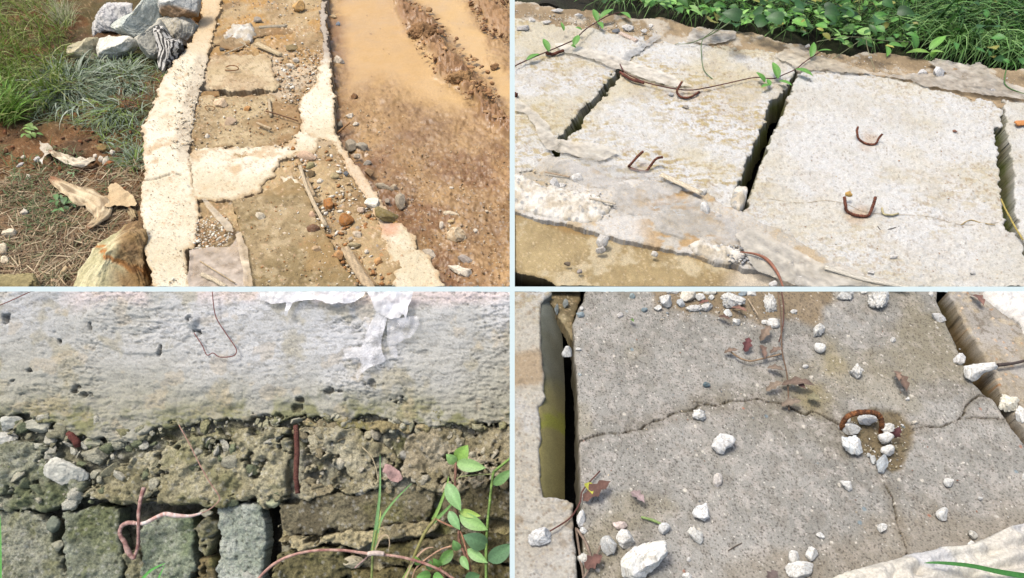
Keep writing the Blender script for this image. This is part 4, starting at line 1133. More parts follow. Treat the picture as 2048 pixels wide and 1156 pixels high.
def side_moss(o, dz=0.012, c1=(158, 150, 112), c2=(126, 128, 66), c3=(84, 80, 50)):
    """mossy tones, darker with depth, on the side faces of a slab (below its rim)"""
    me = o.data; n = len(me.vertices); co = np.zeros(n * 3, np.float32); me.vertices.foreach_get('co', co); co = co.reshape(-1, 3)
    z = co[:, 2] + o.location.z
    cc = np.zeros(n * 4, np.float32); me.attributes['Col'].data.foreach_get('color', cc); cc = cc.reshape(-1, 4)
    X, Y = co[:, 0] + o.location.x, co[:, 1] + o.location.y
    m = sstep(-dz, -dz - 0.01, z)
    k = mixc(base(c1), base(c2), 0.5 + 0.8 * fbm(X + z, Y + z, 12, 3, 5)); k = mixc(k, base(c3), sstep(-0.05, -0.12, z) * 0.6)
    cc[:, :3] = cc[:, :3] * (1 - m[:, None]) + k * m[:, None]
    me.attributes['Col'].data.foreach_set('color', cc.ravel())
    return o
def wcover(label, poly, sd, name='cover_slab', dirt=0.5, h0=0.0, th=0.13, shear=0.0, rag=4.5, group='white concrete cover slabs over the drain'):
    f = wslab(sd, dirt)
    o = sheet(name, G, poly, f[0], f[1], 'lime', h0=h0, thick=th, edge=0.006, rag=rag + 1.5, rsc=26, step=2.0, seed=sd, shear=shear)
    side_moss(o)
    return tag(o, label, 'slab', group)
S1 = wcover('white cover slab at the left end with a trailing vine over it', [(960, 20), (1060, 42), (1290, 72), (1286, 88), (1262, 112), (1240, 132), (1205, 172), (1160, 222), (1116, 277), (1090, 284), (1106, 306), (1082, 330), (1060, 343), (960, 350)], 211, dirt=0.75, shear=0.06)
S2 = wcover('white cover slab between the two long gaps, two rust hooks set in it', [(1310, 84), (1400, 88), (1500, 98), (1590, 108), (1594, 130), (1583, 160), (1556, 198), (1538, 200), (1530, 240), (1500, 310), (1474, 376), (1490, 384), (1482, 420), (1478, 434), (1440, 445), (1240, 420), (1100, 345), (1110, 318), (1132, 284), (1150, 262), (1180, 222), (1216, 182), (1240, 150), (1262, 120), (1290, 94)], 221, dirt=0.95, shear=0.035)
S3 = wcover('largest whitest cover slab, right of the widest gap, two rust hooks set in it', [(1604, 140), (1680, 142), (1742, 146), (1830, 166), (1920, 190), (1985, 205), (2006, 218), (2004, 248), (1992, 256), (1998, 330), (2002, 400), (2010, 456), (2034, 466), (2052, 520), (2120, 640), (1870, 640), (1760, 566), (1640, 520), (1560, 470), (1484, 438), (1496, 404), (1514, 352), (1545, 270), (1576, 200), (1592, 160)], 231, dirt=0.42)
S4 = wcover('white slab edge cut off at the right end beyond the dark gap', [(2008, 200), (2100, 205), (2180, 500), (2080, 520), (2044, 470), (2030, 420), (2026, 340), (2020, 280), (2012, 240)], 241, dirt=0.4, shear=-0.035)
side_moss(S4, 0.006, (96, 92, 62), (84, 92, 40), (40, 40, 24))

# ---- ledges
def ledge_fn(sd, a, b, c, grit=0.3):
    def hf(X, Y, px, py, d):
        m, hh, r = pebfield(X, Y, 90, grit, sd)
        return 0.006 * fbm(X, Y, 5, 4, sd) + 0.003 * fbm(X, Y, 40, 4, sd + 1, 0.65) + hh * 0.35
    def cf(X, Y, px, py, d, h):
        k = mixc(base(a), base(b), 0.5 + 0.8 * fbm(X, Y, 5, 5, sd + 2, 0.6))
        k = mixc(k, base(c), 0.7 * sstep(0.1, 0.5, fbm(X, Y, 8, 5, sd + 3, 0.65)))
        m, hh, r = pebfield(X, Y, 90, grit, sd)
        return mixc(k, mixc(base((226, 206, 168)), base((160, 130, 90)), r), 0.5 * m)
    return hf, cf
f = ledge_fn(251, (176, 154, 120), (142, 122, 92), (206, 198, 180))
o = sheet('drain_wall_or_screen', G, [(960, -14), (1030, 2), (1180, 20), (1300, 36), (1340, 38), (1420, 58), (1500, 62), (1600, 88), (1700, 112), (1760, 104), (1850, 116), (1920, 130), (2048, 142), (2180, 160), (2200, 250), (2012, 214), (1985, 208), (1830, 176), (1742, 152), (1600, 142), (1500, 110), (1390, 98), (1310, 94), (1286, 90), (1060, 52), (960, 40)], f[0], f[1], 'concrete', h0=-0.006, thick=0.3, rag=6, rsc=10, step=2.2, seed=251)
tag(o, 'tan brown drain wall top running along the undergrowth', 'drain wall', kind='structure')
f = ledge_fn(261, (176, 156, 112), (142, 122, 84), (200, 186, 152), 0.45)
def fl_c(X, Y, px, py, d, h, f=f):
    c = f[1](X, Y, px, py, d, h)
    c = mixc(c, base((150, 116, 66)), 0.6 * sstep(14, 2, linedist(px, py, [(960, 398), (1030, 420), (1130, 456), (1260, 480), (1480, 530), (1600, 562)]) + 5 * fbm(X, Y, 14, 3, 3)))
    return mixc(c, base((218, 210, 194)), 0.6 * sstep(1420, 1560, px + 40 * fbm(X, Y, 6, 3, 4)))
o = sheet('drain_wall_or_screen', G, [(960, 392), (1028, 412), (1080, 428), (1150, 452), (1210, 466), (1300, 480), (1400, 502), (1500, 528), (1600, 552), (1760, 590), (1800, 640), (1250, 640), (1130, 580), (1090, 556), (1050, 544), (960, 520)], f[0], fl_c, 'concrete', h0=-0.018, thick=0.3, rag=4, rsc=12, step=2.0, seed=261)
tag(o, 'yellowish tan drain wall top along the near side of the white slabs', 'drain wall', kind='structure')
# film covered strip between slabs and near wall
f = ledge_fn(271, (208, 203, 192), (180, 172, 154), (182, 158, 116), 0.35)
def mid_h(X, Y, px, py, d, f=f): return f[0](X, Y, px, py, d) + 0.004 * np.abs(fbm(X, Y, 14, 4, 272))
def mid_c(X, Y, px, py, d, h, f=f):
    c = f[1](X, Y, px, py, d, h)
    return mixc(c, base((182, 148, 96)), 0.8 * sstep(0.25, 0.45, fbm(X, Y * 2, 12, 3, 274)) * sstep(1250, 1330, px) * sstep(1470, 1400, px))
o = sheet('mortar_bed', G, [(960, 348), (1060, 343), (1090, 310), (1100, 305), (1240, 362), (1360, 362), (1460, 412), (1560, 458), (1660, 520), (1780, 566), (1900, 640), (1760, 640), (1600, 562), (1500, 534), (1400, 510), (1220, 470), (1090, 436), (960, 400)], mid_h, mid_c, 'lime', h0=0.004, thick=0.25, rag=4, rsc=12, step=2.0, seed=271)
tag(o, 'greyish mortar bed under old film between the slabs and the near wall', 'mortar', kind='structure')
# rubble chunk
f = rub_fn(281)
o = sheet('rubble_slab', G, [(960, 352), (1040, 350), (1090, 372), (1140, 385), (1190, 392), (1218, 408), (1221, 430), (1196, 448), (1160, 452), (1110, 440), (1060, 426), (960, 396)], f[0], f[1], 'lime', h0=0.0, thick=0.05, rag=5, rsc=14, step=2.0, seed=281)
tag(o, 'rough white lump of rubbly concrete lying on the near wall at the left', 'concrete lump')
o = sheet('rubble_slab', G, [(1376, 492), (1400, 482), (1440, 494), (1480, 500), (1500, 512), (1480, 530), (1430, 520), (1390, 506)], rub_fn(283)[0], rub_fn(283)[1], 'lime', h0=0.0, thick=0.03, rag=4, rsc=14, step=2.0, seed=283)
tag(o, 'low white rubbly mortar mound at the middle of the near wall', 'concrete lump')
o = sheet('rubble_slab', G, [(1462, 400), (1470, 378), (1484, 374), (1496, 382), (1492, 408), (1478, 424), (1464, 414)], rub_fn(285)[0], rub_fn(285)[1], 'lime', h0=0.006, thick=0.03, rag=2, rsc=14, step=2.0, seed=285)
tag(o, 'grey white chunk at the near corner of the slab beside the widest gap', 'concrete lump')

# ---- films
def filmc(label, poly, c1=(236, 228, 208), c2=(216, 204, 180), h0=0.010, sd=1, kind='film', **k): return film(label, poly, c1, c2, h0=h0, sd=sd, kind=kind, **k)
filmc('dusty plastic strip crossing the first gap toward the far hook', [(1100, 84), (1150, 92), (1210, 108), (1262, 122), (1340, 150), (1384, 172), (1350, 176), (1290, 158), (1240, 140), (1180, 118), (1120, 100)], sd=301, h0=0.012)
filmc('wide dusty plastic sheet lying across the left slab', [(960, 176), (1030, 192), (1060, 212), (1090, 240), (1110, 278), (1180, 284), (1240, 306), (1200, 322), (1140, 310), (1090, 300), (1070, 250), (1046, 224), (960, 200)], c1=(214, 206, 186), sd=303, h0=0.012)
filmc('long pale plastic sheet in front of the two hooked slabs', [(1092, 336), (1120, 318), (1180, 314), (1280, 334), (1330, 344), (1370, 372), (1350, 392), (1400, 400), (1440, 430), (1500, 450), (1530, 500), (1440, 490), (1400, 470), (1360, 474), (1320, 462), (1300, 430), (1240, 428), (1220, 404), (1230, 380), (1160, 366)], c1=(214, 210, 200), c2=(198, 190, 172), sd=305, h0=0.014, kind='clear', amp=0.006)
filmc('greyish plastic sheet at the near edge of the largest slab', [(1470, 468), (1500, 452), (1560, 486), (1640, 524), (1740, 556), (1800, 580), (1800, 620), (1640, 590), (1560, 560), (1510, 540)], c1=(216, 208, 190), c2=(196, 188, 168), sd=307, h0=0.022)
filmc('tan plastic sheet lying over the far ledge behind the vine', [(1550, 112), (1570, 100), (1600, 96), (1622, 108), (1700, 128), (1740, 146), (1660, 142), (1598, 140)], c1=(222, 210, 184), c2=(190, 176, 150), sd=309, h0=0.014)
filmc('long crumpled plastic sheet on the far ledge, right part', [(1660, 140), (1740, 146), (1860, 172), (1960, 190), (2060, 200), (2060, 176), (2000, 162), (1960, 122), (1940, 130), (1870, 118), (1850, 126), (1900, 150), (1780, 150)], c1=(216, 206, 186), c2=(190, 178, 156), sd=311, h0=0.010, amp=0.006)
filmc('small pale film flap on the brown far ledge', [(1386, 58), (1440, 60), (1474, 64), (1468, 78), (1430, 90), (1370, 84)], c1=(214, 206, 190), c2=(190, 182, 166), sd=313, h0=0.010)
filmc('narrow film ribbon running up over the gap by the far corner of the left slab', [(1240, 118), (1254, 100), (1280, 90), (1296, 76), (1310, 66), (1322, 74), (1296, 92), (1280, 104), (1256, 124)], c1=(196, 194, 186), c2=(170, 166, 156), sd=315, h0=0.010)
plank('narrow cream plastic strip along the near edge of the slab between the gaps', [(1322, 348), (1360, 366), (1402, 386)], 12, 0.004, (238, 222, 190), 0.03, name='plastic_strip', kind='dry', cat='plastic')
plank('flat cream strip running off at the near edge of the largest slab', [(1650, 534), (1720, 556), (1820, 576)], 10, 0.004, (226, 218, 198), 0.03, name='plastic_strip', kind='dry', cat='plastic')
plank('thin pale splinter on the film near the rubbly lump', [(1178, 396), (1232, 408)], 4, 0.005, (222, 208, 182), 0.03, name='splinter', cat='splinter')
plank('pinkish split splinter on the far corner of the left slab', [(1240, 66), (1274, 82)], 8, 0.010, (226, 204, 184), 0.006, name='splinter', cat='splinter')
plank('thin brown splinter above the rubbly lump', [(1090, 344), (1140, 354)], 3, 0.004, (196, 172, 140), 0.02, name='splinter', cat='splinter')

# ---- rust hooks (parts of their slabs)
RUST, RUST2 = (136, 86, 66), (92, 58, 46)
def hook(pts, parent, rad=0.0062, lab=None):
    o = tube('lifting_hook', pts, rad, RUST, 'rust', parent=parent, col2=RUST2, sides=10, sm=8, label=lab)
hook([(1364, 164, .05), (1359, 172, .045), (1354, 184, .022), (1362, 194, .010), (1378, 195, .008), (1392, 188, .012), (1398, 184, .0)], S2, 0.0054, 'rust hook half buried under the film, far end')
hook([(1286, 303, .05), (1276, 312, .045), (1262, 328, .024), (1258, 334, .008), (1272, 340, .006), (1292, 342, .006), (1302, 330, .02), (1312, 318, .04), (1326, 314, .05)], S2, 0.0054, 'rust hook with two raised prongs, near end')
hook([(1716, 254, .040), (1714, 264, .032), (1718, 278, .012), (1732, 287, .006), (1750, 288, .006), (1758, 276, .022), (1765, 268, .040)], S3, 0.0048, 'small rust hook at the far end')
hook([(1689, 394, .046), (1691, 410, .032), (1694, 422, .012), (1710, 430, .008), (1734, 432, .008), (1742, 422, .02), (1748, 405, .038), (1751, 394, .048)], S3, 0.0058, 'larger rust hook at the near end')
tube('rust_bar', [(1092, 106, .012), (1106, 108, .012), (1127, 101, .014)], 0.008, RUST, 'rust', parent=S1, col2=RUST2)
tube('rust_bar', [(1240, 144, .014), (1262, 158, .016), (1288, 166, .016)], 0.007, (134, 84, 70), 'rust', 'red brown rusted bar end under the film beside the first gap', 'rust bar', col2=RUST2)
stone('yellow pebble stuck on the tip of the larger rust hook', 1697, 388, 15, 12, (206, 164, 84), h0=0.035)
tube('rust_bar', [(1022, 188, .01), (1034, 190, .012)], 0.012, (112, 66, 50), 'rust', 'short rust stub at the left edge', 'rust bar')
tube('wire', [(1755, 452, .004), (1762, 460, .004), (1775, 459, .005), (1798, 453, .004)], 0.0014, (90, 76, 66), 'rust', 'short dark bent wire on the largest slab', 'wire')
tube('twig', [(1764, 416, .006), (1768, 428, .008), (1784, 430, .008), (1796, 427, .006)], 0.004, (196, 184, 140), 'wood', 'greenish bent twig right of the larger rust hook', 'twig')
tube('thread', [(1536, 397, .003), (1600, 406, .003), (1650, 401, .003), (1692, 408, .004), (1740, 426, .003), (1850, 432, .003), (1920, 449, .003), (1990, 446, .004), (2004, 438, .006)], 0.0007, (186, 164, 124), 'twine', 'hair thin brown thread wandering across the largest slab', 'thread')
tube('twig', [(1922, 450, .004), (1940, 440, .006), (1960, 445, .006), (1990, 450, .006)], 0.0018, (196, 170, 110), 'wood', 'thin straw near the right edge of the largest slab', 'twig')
tube('twig', [(1480, 504, .03), (1510, 508, .035), (1535, 520, .035), (1556, 548, .03), (1568, 580, .02)], [.002, .004, .006, .005, .002], (166, 112, 88), 'dry', 'reddish dry stalk at the near wall below the largest slab', 'stalk')
tube('twig', [(2002, 398, .0), (2012, 420, .02), (2028, 450, .02), (2046, 480, .02)], 0.0028, (190, 170, 90), 'wood', 'yellow straw hanging in the right hand gap', 'twig')
o = sheet('leaf_scrap', G, [(2030, 240), (2050, 238), (2056, 246), (2036, 248)], lambda X, Y, px, py, d: 0 * X, lambda X, Y, px, py, d, h: flat((206, 140, 80), len(X)), 'dry', h0=0.02, thick=0.006, rag=1, seed=4)
tag(o, 'orange leaf scrap at the right edge', 'leaf')

# ---- small stones
WS = (228, 224, 214)
ST([('flat white chip on the far ledge, leftmost', 1114, 21, 26, 8, WS, dict(depth=.5)), ('white chip on the far ledge right of the first chip', 1158, 30, 18, 8, WS),
    ('white chip by the left edge under the ledge', 1064, 40, 14, 9, WS), ('greyish white flake at the left edge', 1046, 56, 26, 12, (206, 202, 194)),
    ('pale flake on the left slab near the two chips', 1094, 44, 18, 8, WS),
    ('dark grey chip near the pinkish splinter', 1232, 62, 16, 9, (130, 134, 138)), ('white crumpled lump on the ledge above the splinter', 1256, 56, 26, 14, WS, dict(rough=.3)),
    ('small white stone above the film ribbon', 1302, 52, 10, 9, WS), ('white stone at the head of the film ribbon', 1288, 62, 14, 9, WS),
    ('small bluish stone left of the far half buried hook', 1342, 189, 11, 9, (196, 196, 192)), ('grey and white crumbs below the half buried hook', 1372, 214, 14, 10, (176, 168, 154), dict(rough=.3)),
    ('white pebble beside the first gap on the film', 1224, 114, 12, 6, WS),
    ('white round lump on the film above the rubbly lump', 1154, 357, 24, 22, (226, 222, 212), dict(cuts=8)), ('small white stone left of the round lump', 1124, 372, 18, 14, WS),
    ('white lump stone beside the rubbly lump', 1110, 368, 22, 26, (206, 204, 198), dict(cuts=8)),
    ('smooth white tall stone near the widest gap', 1410, 418, 19, 30, (232, 230, 222), dict(cuts=5, depth=.8)), ('white cubic stone above the smooth tall one', 1405, 385, 17, 17, (232, 228, 216), dict(cuts=9)),
    ('small white stone right of the smooth tall one', 1437, 430, 16, 10, (228, 222, 208)),
    ('two lobed white stone on the tan near wall', 1205, 482, 26, 30, (206, 202, 192), dict(cuts=6)), ('smaller lump touching the two lobed stone', 1202, 499, 22, 17, (196, 190, 178), dict(rough=.25)),
    ('little white stone on the tan near wall', 1309, 508, 14, 13, (216, 210, 196)), ('grey pebble low on the tan near wall', 1159, 543, 11, 9, (170, 160, 150)),
    ('dark round pit stone on the tan near wall', 1134, 528, 14, 9, (120, 104, 84)),
    ('white block on the grey film at the near edge', 1604, 562, 30, 19, (236, 232, 222), dict(cuts=9, ang=-15)), ('small white cube on the grey film', 1650, 537, 11, 13, WS),
    ('white pebble near the small cube', 1669, 549, 10, 8, WS), ('white round stone at the near edge', 1546, 568, 18, 14, WS),
    ('white stone beside the block at the near edge', 1728, 568, 20, 12, WS), ('white lump on the strip at the near edge', 1724, 555, 16, 12, WS),
    ('white rough lump under the reddish stalk', 1584, 532, 22, 24, (212, 206, 192), dict(rough=.3)),
    ('white chip on the largest slab near its front', 1788, 514, 17, 9, WS), ('small white chip beside the front chip', 1742, 545, 14, 8, WS),
    ('white pebble at the right part of the largest slab front', 1946, 545, 12, 9, WS), ('brown pebble on the largest slab', 1910, 262, 10, 6, (150, 104, 84)),
    ('white oval stone on the far ledge, right part', 1846, 145, 21, 13, (226, 224, 218)), ('white upright stone beside the white oval stone', 1877, 147, 24, 24, (228, 226, 220), dict(rough=.2, ang=-30)),
    ('small white stone left of the white oval stone', 1827, 150, 9, 7, WS), ('white pebble beside the brown blotch', 1740, 115, 8, 6, WS),
    ('brown stone on the far ledge at the right', 1910, 140, 12, 9, (180, 150, 110)), ('pale stone on the crumpled sheet', 1952, 172, 14, 10, (206, 196, 178)),
    ('white rubble piece by the sheet at the right edge', 1984, 182, 16, 10, WS), ('white stone on the dark soil of the far ledge', 1615, 92, 10, 8, WS)], 'stones on the white slabs', lvl=0.004)
scatter('gravel', 260, [(1440, 490), (1500, 492), (1560, 500), (1540, 530), (1460, 524)], [WS, (196, 190, 176), (150, 150, 148)], (0.006, 0.022), h0=0.012, seed=31)['label'] = 'white crumbs of mortar by the reddish stalk'
scatter('gravel', 420, [(1030, 30), (1290, 76), (1320, 60), (1200, 40), (1030, 20)], [WS, (216, 204, 176), (180, 166, 140)], (0.004, 0.012), h0=0.0, seed=32)['label'] = 'fine white grit on the far ledge at the left'
scatter('gravel', 260, [(1600, 100), (2040, 160), (2040, 196), (1740, 146)], [WS, (206, 190, 160), (140, 120, 92)], (0.004, 0.012), h0=0.004, seed=33)['label'] = 'fine grit on the far ledge at the right'
scatter('gravel', 130, [(1040, 330), (1240, 400), (1230, 440), (1040, 400)], [WS, (216, 206, 182), (176, 168, 150)], (0.005, 0.020), h0=0.012, seed=34)['label'] = 'white grit around the rubbly lump'
scatter('gravel', 420, [(1480, 150), (2000, 240), (2000, 560), (1700, 560), (1500, 430)], [WS, (216, 196, 160), (170, 130, 96)], (0.003, 0.008), h0=0.0, seed=35, dens=lambda x, y: sdf(x, y, [(1610, 150), (1980, 215), (1990, 450), (2000, 560), (1800, 560), (1510, 430), (1520, 370)]) < 0)['label'] = 'crumbs on the largest white slab'

# ---- undergrowth
SL = -0.15
o = sheet('ground', G, [(960, -420), (2260, -420), (2260, 185), (2048, 160), (1850, 130), (1600, 100), (1300, 50), (1100, 16), (960, 0)], lambda X, Y, px, py, d: 0.04 * fbm(X, Y, 4, 3, 5), lambda X, Y, px, py, d, h: mixc(base((58, 62, 34)), base((44, 40, 26)), 0.5 + fbm(X, Y, 8, 3, 6)), 'soil', h0=SL, thick=0.15, rag=0, step=6, seed=6)
tag(o, kind='structure')
DG = [(70, 118, 44), (88, 140, 58), (54, 92, 36), (110, 156, 72), (44, 76, 34)]
UND = [(1090, -420), (2200, -420), (2240, 150), (2048, 128), (1850, 98), (1700, 92), (1600, 66), (1420, 36), (1300, 14), (1200, 0)]
g = grass('undergrowth', 3400, UND, DG, (0.25, 0.60), (0.005, 0.012), (0.8, 1.45), (0.6, 2.0), h0=SL, seed=51, direc=-90, spread=2.2)
tag(g, 'dense dark green grasses behind the drain wall', kind='stuff')
g = grass('undergrowth', 1500, [(1780, -200), (2200, -200), (2220, 150), (2048, 132), (1880, 108), (1800, 60)], [(110, 160, 80), (140, 180, 106), (76, 120, 56), (50, 84, 38)], (0.35, 0.70), (0.007, 0.015), (0.8, 1.35), (1.0, 2.3), h0=SL, seed=52, direc=-110, spread=1.6)
tag(g, 'long arching grass blades on the right of the undergrowth', kind='stuff')
g = grass('undergrowth', 240, [(1250, -60), (2100, -60), (2060, 110), (1500, 40)], [(170, 176, 120), (150, 160, 110)], (0.3, 0.6), (0.002, 0.0035), (0.9, 1.4), (0.6, 1.7), h0=SL, seed=53, direc=-90, spread=1.8)
tag(g, 'thin pale grass stems arching over the undergrowth', kind='stuff')
def leafcloud(name, n, xr, yr, hr, L, pal, seed, wr=(0.5, 0.8), shape='oval', h0=SL, dens=None):
    rg = np.random.RandomState(seed); it = []
    while len(it) < n:
        x, y = rg.uniform(*xr), rg.uniform(*yr)
        if dens is not None and rg.uniform() > dens(x, y): continue
        h = h0 + rg.uniform(*hr)
        p = G.P(x, y, h); a = rg.uniform(0, 2 * np.pi)
        d = np.array([math.cos(a), math.sin(a), rg.uniform(-0.5, 0.25)]); l = rg.uniform(*L)
        nr = np.array([rg.normal() * 0.35, rg.normal() * 0.35 - 0.3, 1.0])
        c = base(pal[rg.randint(len(pal))] if rg.uniform() > 0.07 else (176, 176, 84)) * rg.uniform(0.65, 1.2)
        it.append(leafmesh(p, p + d * l, l * rg.uniform(*wr), nr, c, 0.1, 0.2, 5, shape))
    V, F, c = merge(it)
    return tag(mkobj(name, V, F, 'leaf', c), kind='stuff')
LG = [(110, 172, 70), (136, 196, 88), (90, 150, 58), (160, 210, 110), (70, 118, 46)]
def edge_y(x): return np.interp(x, [1180, 1300, 1420, 1600, 1700, 1850, 2048], [0, 10, 36, 66, 92, 96, 130])
leafcloud('broad_leaves', 620, (1160, 1700), (-70, 90), (0.0, 0.30), (0.03, 0.09), LG, 61, (0.3, 0.75), dens=lambda x, y: 1.0 * (y < edge_y(x) - 2))['label'] = 'soft light green broad leaves along the drain wall'
leafcloud('broad_leaves', 260, (1540, 1840), (-60, 110), (0.0, 0.30), (0.03, 0.085), LG, 62, (0.3, 0.7), dens=lambda x, y: 1.0 * (y < edge_y(x) + 2))['label'] = 'light green weed leaves in the middle of the undergrowth'
leafcloud('broad_leaves', 50, (1420, 1800), (-40, 50), (0.15, 0.36), (0.06, 0.10), [(60, 104, 50), (74, 122, 60)], 63, (0.7, 0.95), 'heart')['label'] = 'larger dark round leaves deeper in the undergrowth'
leafcloud('broad_leaves', 60, (1900, 2080), (-40, 140), (0.05, 0.35), (0.03, 0.07), [(84, 140, 60), (66, 116, 52)], 64, dens=lambda x, y: 1.0 * (y < edge_y(x)))['label'] = 'small leaves among the grass at the right edge'

def plant(name, label, cat, stem, leaves, col, scol=(120, 90, 60), rad=0.003, pl=None, group=None, leafname='leaf', thick_leaf=None):
    """a stem with individually placed leaves; stem (px,py,h) points, leaves (x0,y0,h0,x1,y1,h1,width,colour)"""
    pl = pl or G
    root = empty(name, pl.P(*stem[0]), label, cat, group)
    tube('stem', stem, rad, scol, 'wood', parent=root, pl=pl, col2=tuple(x * .7 for x in scol), sides=7)
    for L in leaves:
        x0, y0, a, x1, y1, b, wp = L[:7]; c = L[7] if len(L) > 7 else col
        V, F, cc = leafpx((x0, y0), (x1, y1), wp, c, pl, a, b, 0.08, 0.22, 'oval', seg=9)
        mkobj(leafname, V, F, 'leaf', cc, parent=root)
    return root
VG = (112, 168, 72)
plant('vine', 'brown trailing vine with paired leaves over the left slab', 'vine', [(1010, 142, .02), (1052, 121, .02), (1090, 105, .03), (1130, 88, .04), (1150, 78, .04), (1172, 58, .04), (1195, 43, .03), (1220, 30, .03), (1256, 22, .0)],
      [(1098, 104, .03, 1086, 77, .06, 14), (1052, 121, .02, 1080, 108, .03, 12), (1148, 92, .04, 1158, 70, .06, 14), (1142, 90, .04, 1152, 96, .03, 10), (1128, 62, .04, 1122, 44, .07, 7), (1164, 60, .04, 1150, 55, .05, 9), (1195, 44, .03, 1186, 18, .06, 13), (1196, 44, .03, 1206, 58, .03, 11), (1198, 38, .03, 1228, 18, .06, 14), (1240, 25, .02, 1262, 38, .03, 12)], VG, (112, 74, 66), 0.0032)
plant('vine', 'red brown vine crossing the second gap, its leaves on both sides', 'vine', [(1240, 128, .02), (1252, 146, .02), (1290, 164, .02), (1340, 176, .02), (1380, 180, .018), (1420, 174, .018), (1470, 163, .018), (1510, 155, .02), (1546, 157, .02), (1570, 148, .02), (1592, 138, .025), (1612, 122, .03), (1640, 104, .04)],
      [(1556, 158, .02, 1545, 124, .05, 16), (1556, 162, .02, 1584, 171, .03, 12), (1540, 172, .02, 1534, 158, .03, 10), (1590, 138, .03, 1626, 152, .03, 16), (1622, 116, .03, 1628, 84, .07, 13), (1632, 104, .03, 1664, 101, .06, 9), (1530, 165, .02, 1512, 144, .05, 14), (1540, 170, .02, 1522, 175, .03, 10)], VG, (112, 66, 58), 0.0028)
plant('seedling', 'low plant with four pointed bright leaves overhanging the far ledge', 'seedling', [(1858, 118, -.05), (1860, 104, .0), (1862, 100, .02)],
      [(1860, 106, .02, 1812, 106, .02, 17, (150, 194, 84)), (1862, 104, .02, 1866, 116, .0, 18, (128, 176, 70)), (1858, 100, .03, 1892, 72, .07, 17, (130, 190, 80)), (1862, 104, .03, 1890, 106, .02, 10, (158, 206, 96)), (1832, 98, .02, 1822, 62, .08, 16, (90, 146, 62))], VG, (110, 140, 70))
tube('grass_stalk', [(1728, 75, .10), (1690, 74, .12), (1640, 82, .10), (1634, 84, .1)], 0.0016, (170, 176, 130), 'blade', 'thin seed stalk branch reaching left from the whorl over the ledge', 'grass stalk')
tube('grass_stalk', [(1728, 75, .10), (1700, 95, .06), (1665, 118, .03)], 0.0016, (170, 176, 130), 'blade', 'seed stalk branch slanting down left from the whorl', 'grass stalk')
tube('grass_stalk', [(1732, 76, .10), (1736, 100, .06), (1750, 140, .01)], 0.0016, (190, 184, 140), 'blade', 'seed stalk branch hanging straight down from the whorl', 'grass stalk')
tube('grass_stalk', [(1728, 75, .10), (1760, 80, .10), (1820, 84, .08)], 0.0014, (170, 176, 130), 'blade', 'seed stalk branch reaching right from the whorl', 'grass stalk')
tube('grass_stalk', [(1470, 14, .2), (1430, 58, .1), (1405, 80, .04), (1403, 110, .02), (1408, 140, .01), (1425, 158, .006)], 0.0022, (120, 150, 96), 'blade', 'long thin blade drooping onto the slab between the gaps', 'grass stalk')
tube('grass_stalk', [(1460, 44, .1), (1420, 70, .05), (1380, 86, .02), (1350, 88, .01)], [.004, .003, .002, .001], (140, 160, 108), 'blade', 'pale blade bent over the far ledge', 'grass stalk')
tube('grass_stalk', [(2010, 50, .2), (2020, 80, .14), (2014, 130, .06), (2010, 168, .02), (2040, 185, .01), (2060, 190, .01)], 0.0030, (110, 150, 80), 'blade', 'folded blade hanging onto the crumpled sheet at the right', 'grass stalk')
s = empty('seed_head', G.P(1718, 40, 0.1), 'pale flowering grass spike standing above the undergrowth', 'flower spike')
tube('stem', [(1722, 70, -.1), (1720, 20, .1), (1716, -40, .2)], 0.002, (150, 170, 100), 'blade', parent=s)
rg = np.random.RandomState(9)
it = []
for k in range(46):
    y = -20 + k * 1.45; x = 1716 + 5 * math.sin(k * 2.3)
    it.append(leafpx((1718 + (x - 1718) * .2, y), (x + rg.uniform(-3, 3), y - 3), 4, (206, 206, 140), G, 0.16 - k * .002, 0.17 - k * .002, seg=3))
V, F, c = merge(it); mkobj('florets', V, F, 'leaf', c, parent=s)

g = grass('undergrowth', 900, [(1180, -100), (1960, -100), (1960, 100), (1850, 92), (1600, 60), (1420, 30), (1250, 2)], [(126, 172, 84), (96, 146, 62), (150, 190, 110)], (0.30, 0.6), (0.004, 0.010), (0.8, 1.4), (0.8, 2.2), h0=SL, seed=55, direc=-90, spread=2.0)
tag(g, 'mid green grass blades growing up through the broad leaves', kind='stuff')

g = grass('undergrowth', 420, [(1880, 96), (2048, 124), (2200, 146), (2200, 120), (2048, 96), (1880, 70)], [(120, 168, 84), (150, 190, 112), (90, 136, 60)], (0.22, 0.5), (0.005, 0.011), (0.7, 1.4), (1.2, 2.6), h0=-0.08, seed=56, direc=-95, spread=1.3)
tag(g, 'grass blades spilling over the far ledge at the right', kind='stuff')
g = grass('undergrowth', 260, [(1180, 2), (1420, 34), (1600, 66), (1880, 96), (1880, 70), (1600, 36), (1420, 4), (1200, -20)], [(120, 168, 84), (96, 140, 62), (150, 190, 112)], (0.15, 0.4), (0.004, 0.009), (0.6, 1.4), (1.0, 2.6), h0=-0.10, seed=57, direc=-95, spread=1.5)
tag(g, 'loose grass blades along the foot of the broad leaves', kind='stuff')
# ============================================================ rough side wall of the drain
SEC = 3
WE = Plane(WL.o, WL.n, WL.ex)
wall = empty('drain_side_wall', WL.P(500, 870), 'rough grey plastered wall over a band of crumbling concrete and mossy blocks', 'wall')
def W_lump(X, Y, s, sc=24, amp=0.02):
    f1, f2, c = worley(X + 0.012 * fbm(X, Y, 20, 3, s), Y + 0.012 * fbm(X, Y, 20, 3, s + 1), sc, s)
    return amp * np.sqrt(np.maximum(0, 1 - (f1 / 0.75) ** 2)) * (0.4 + 0.6 * c), f1, c
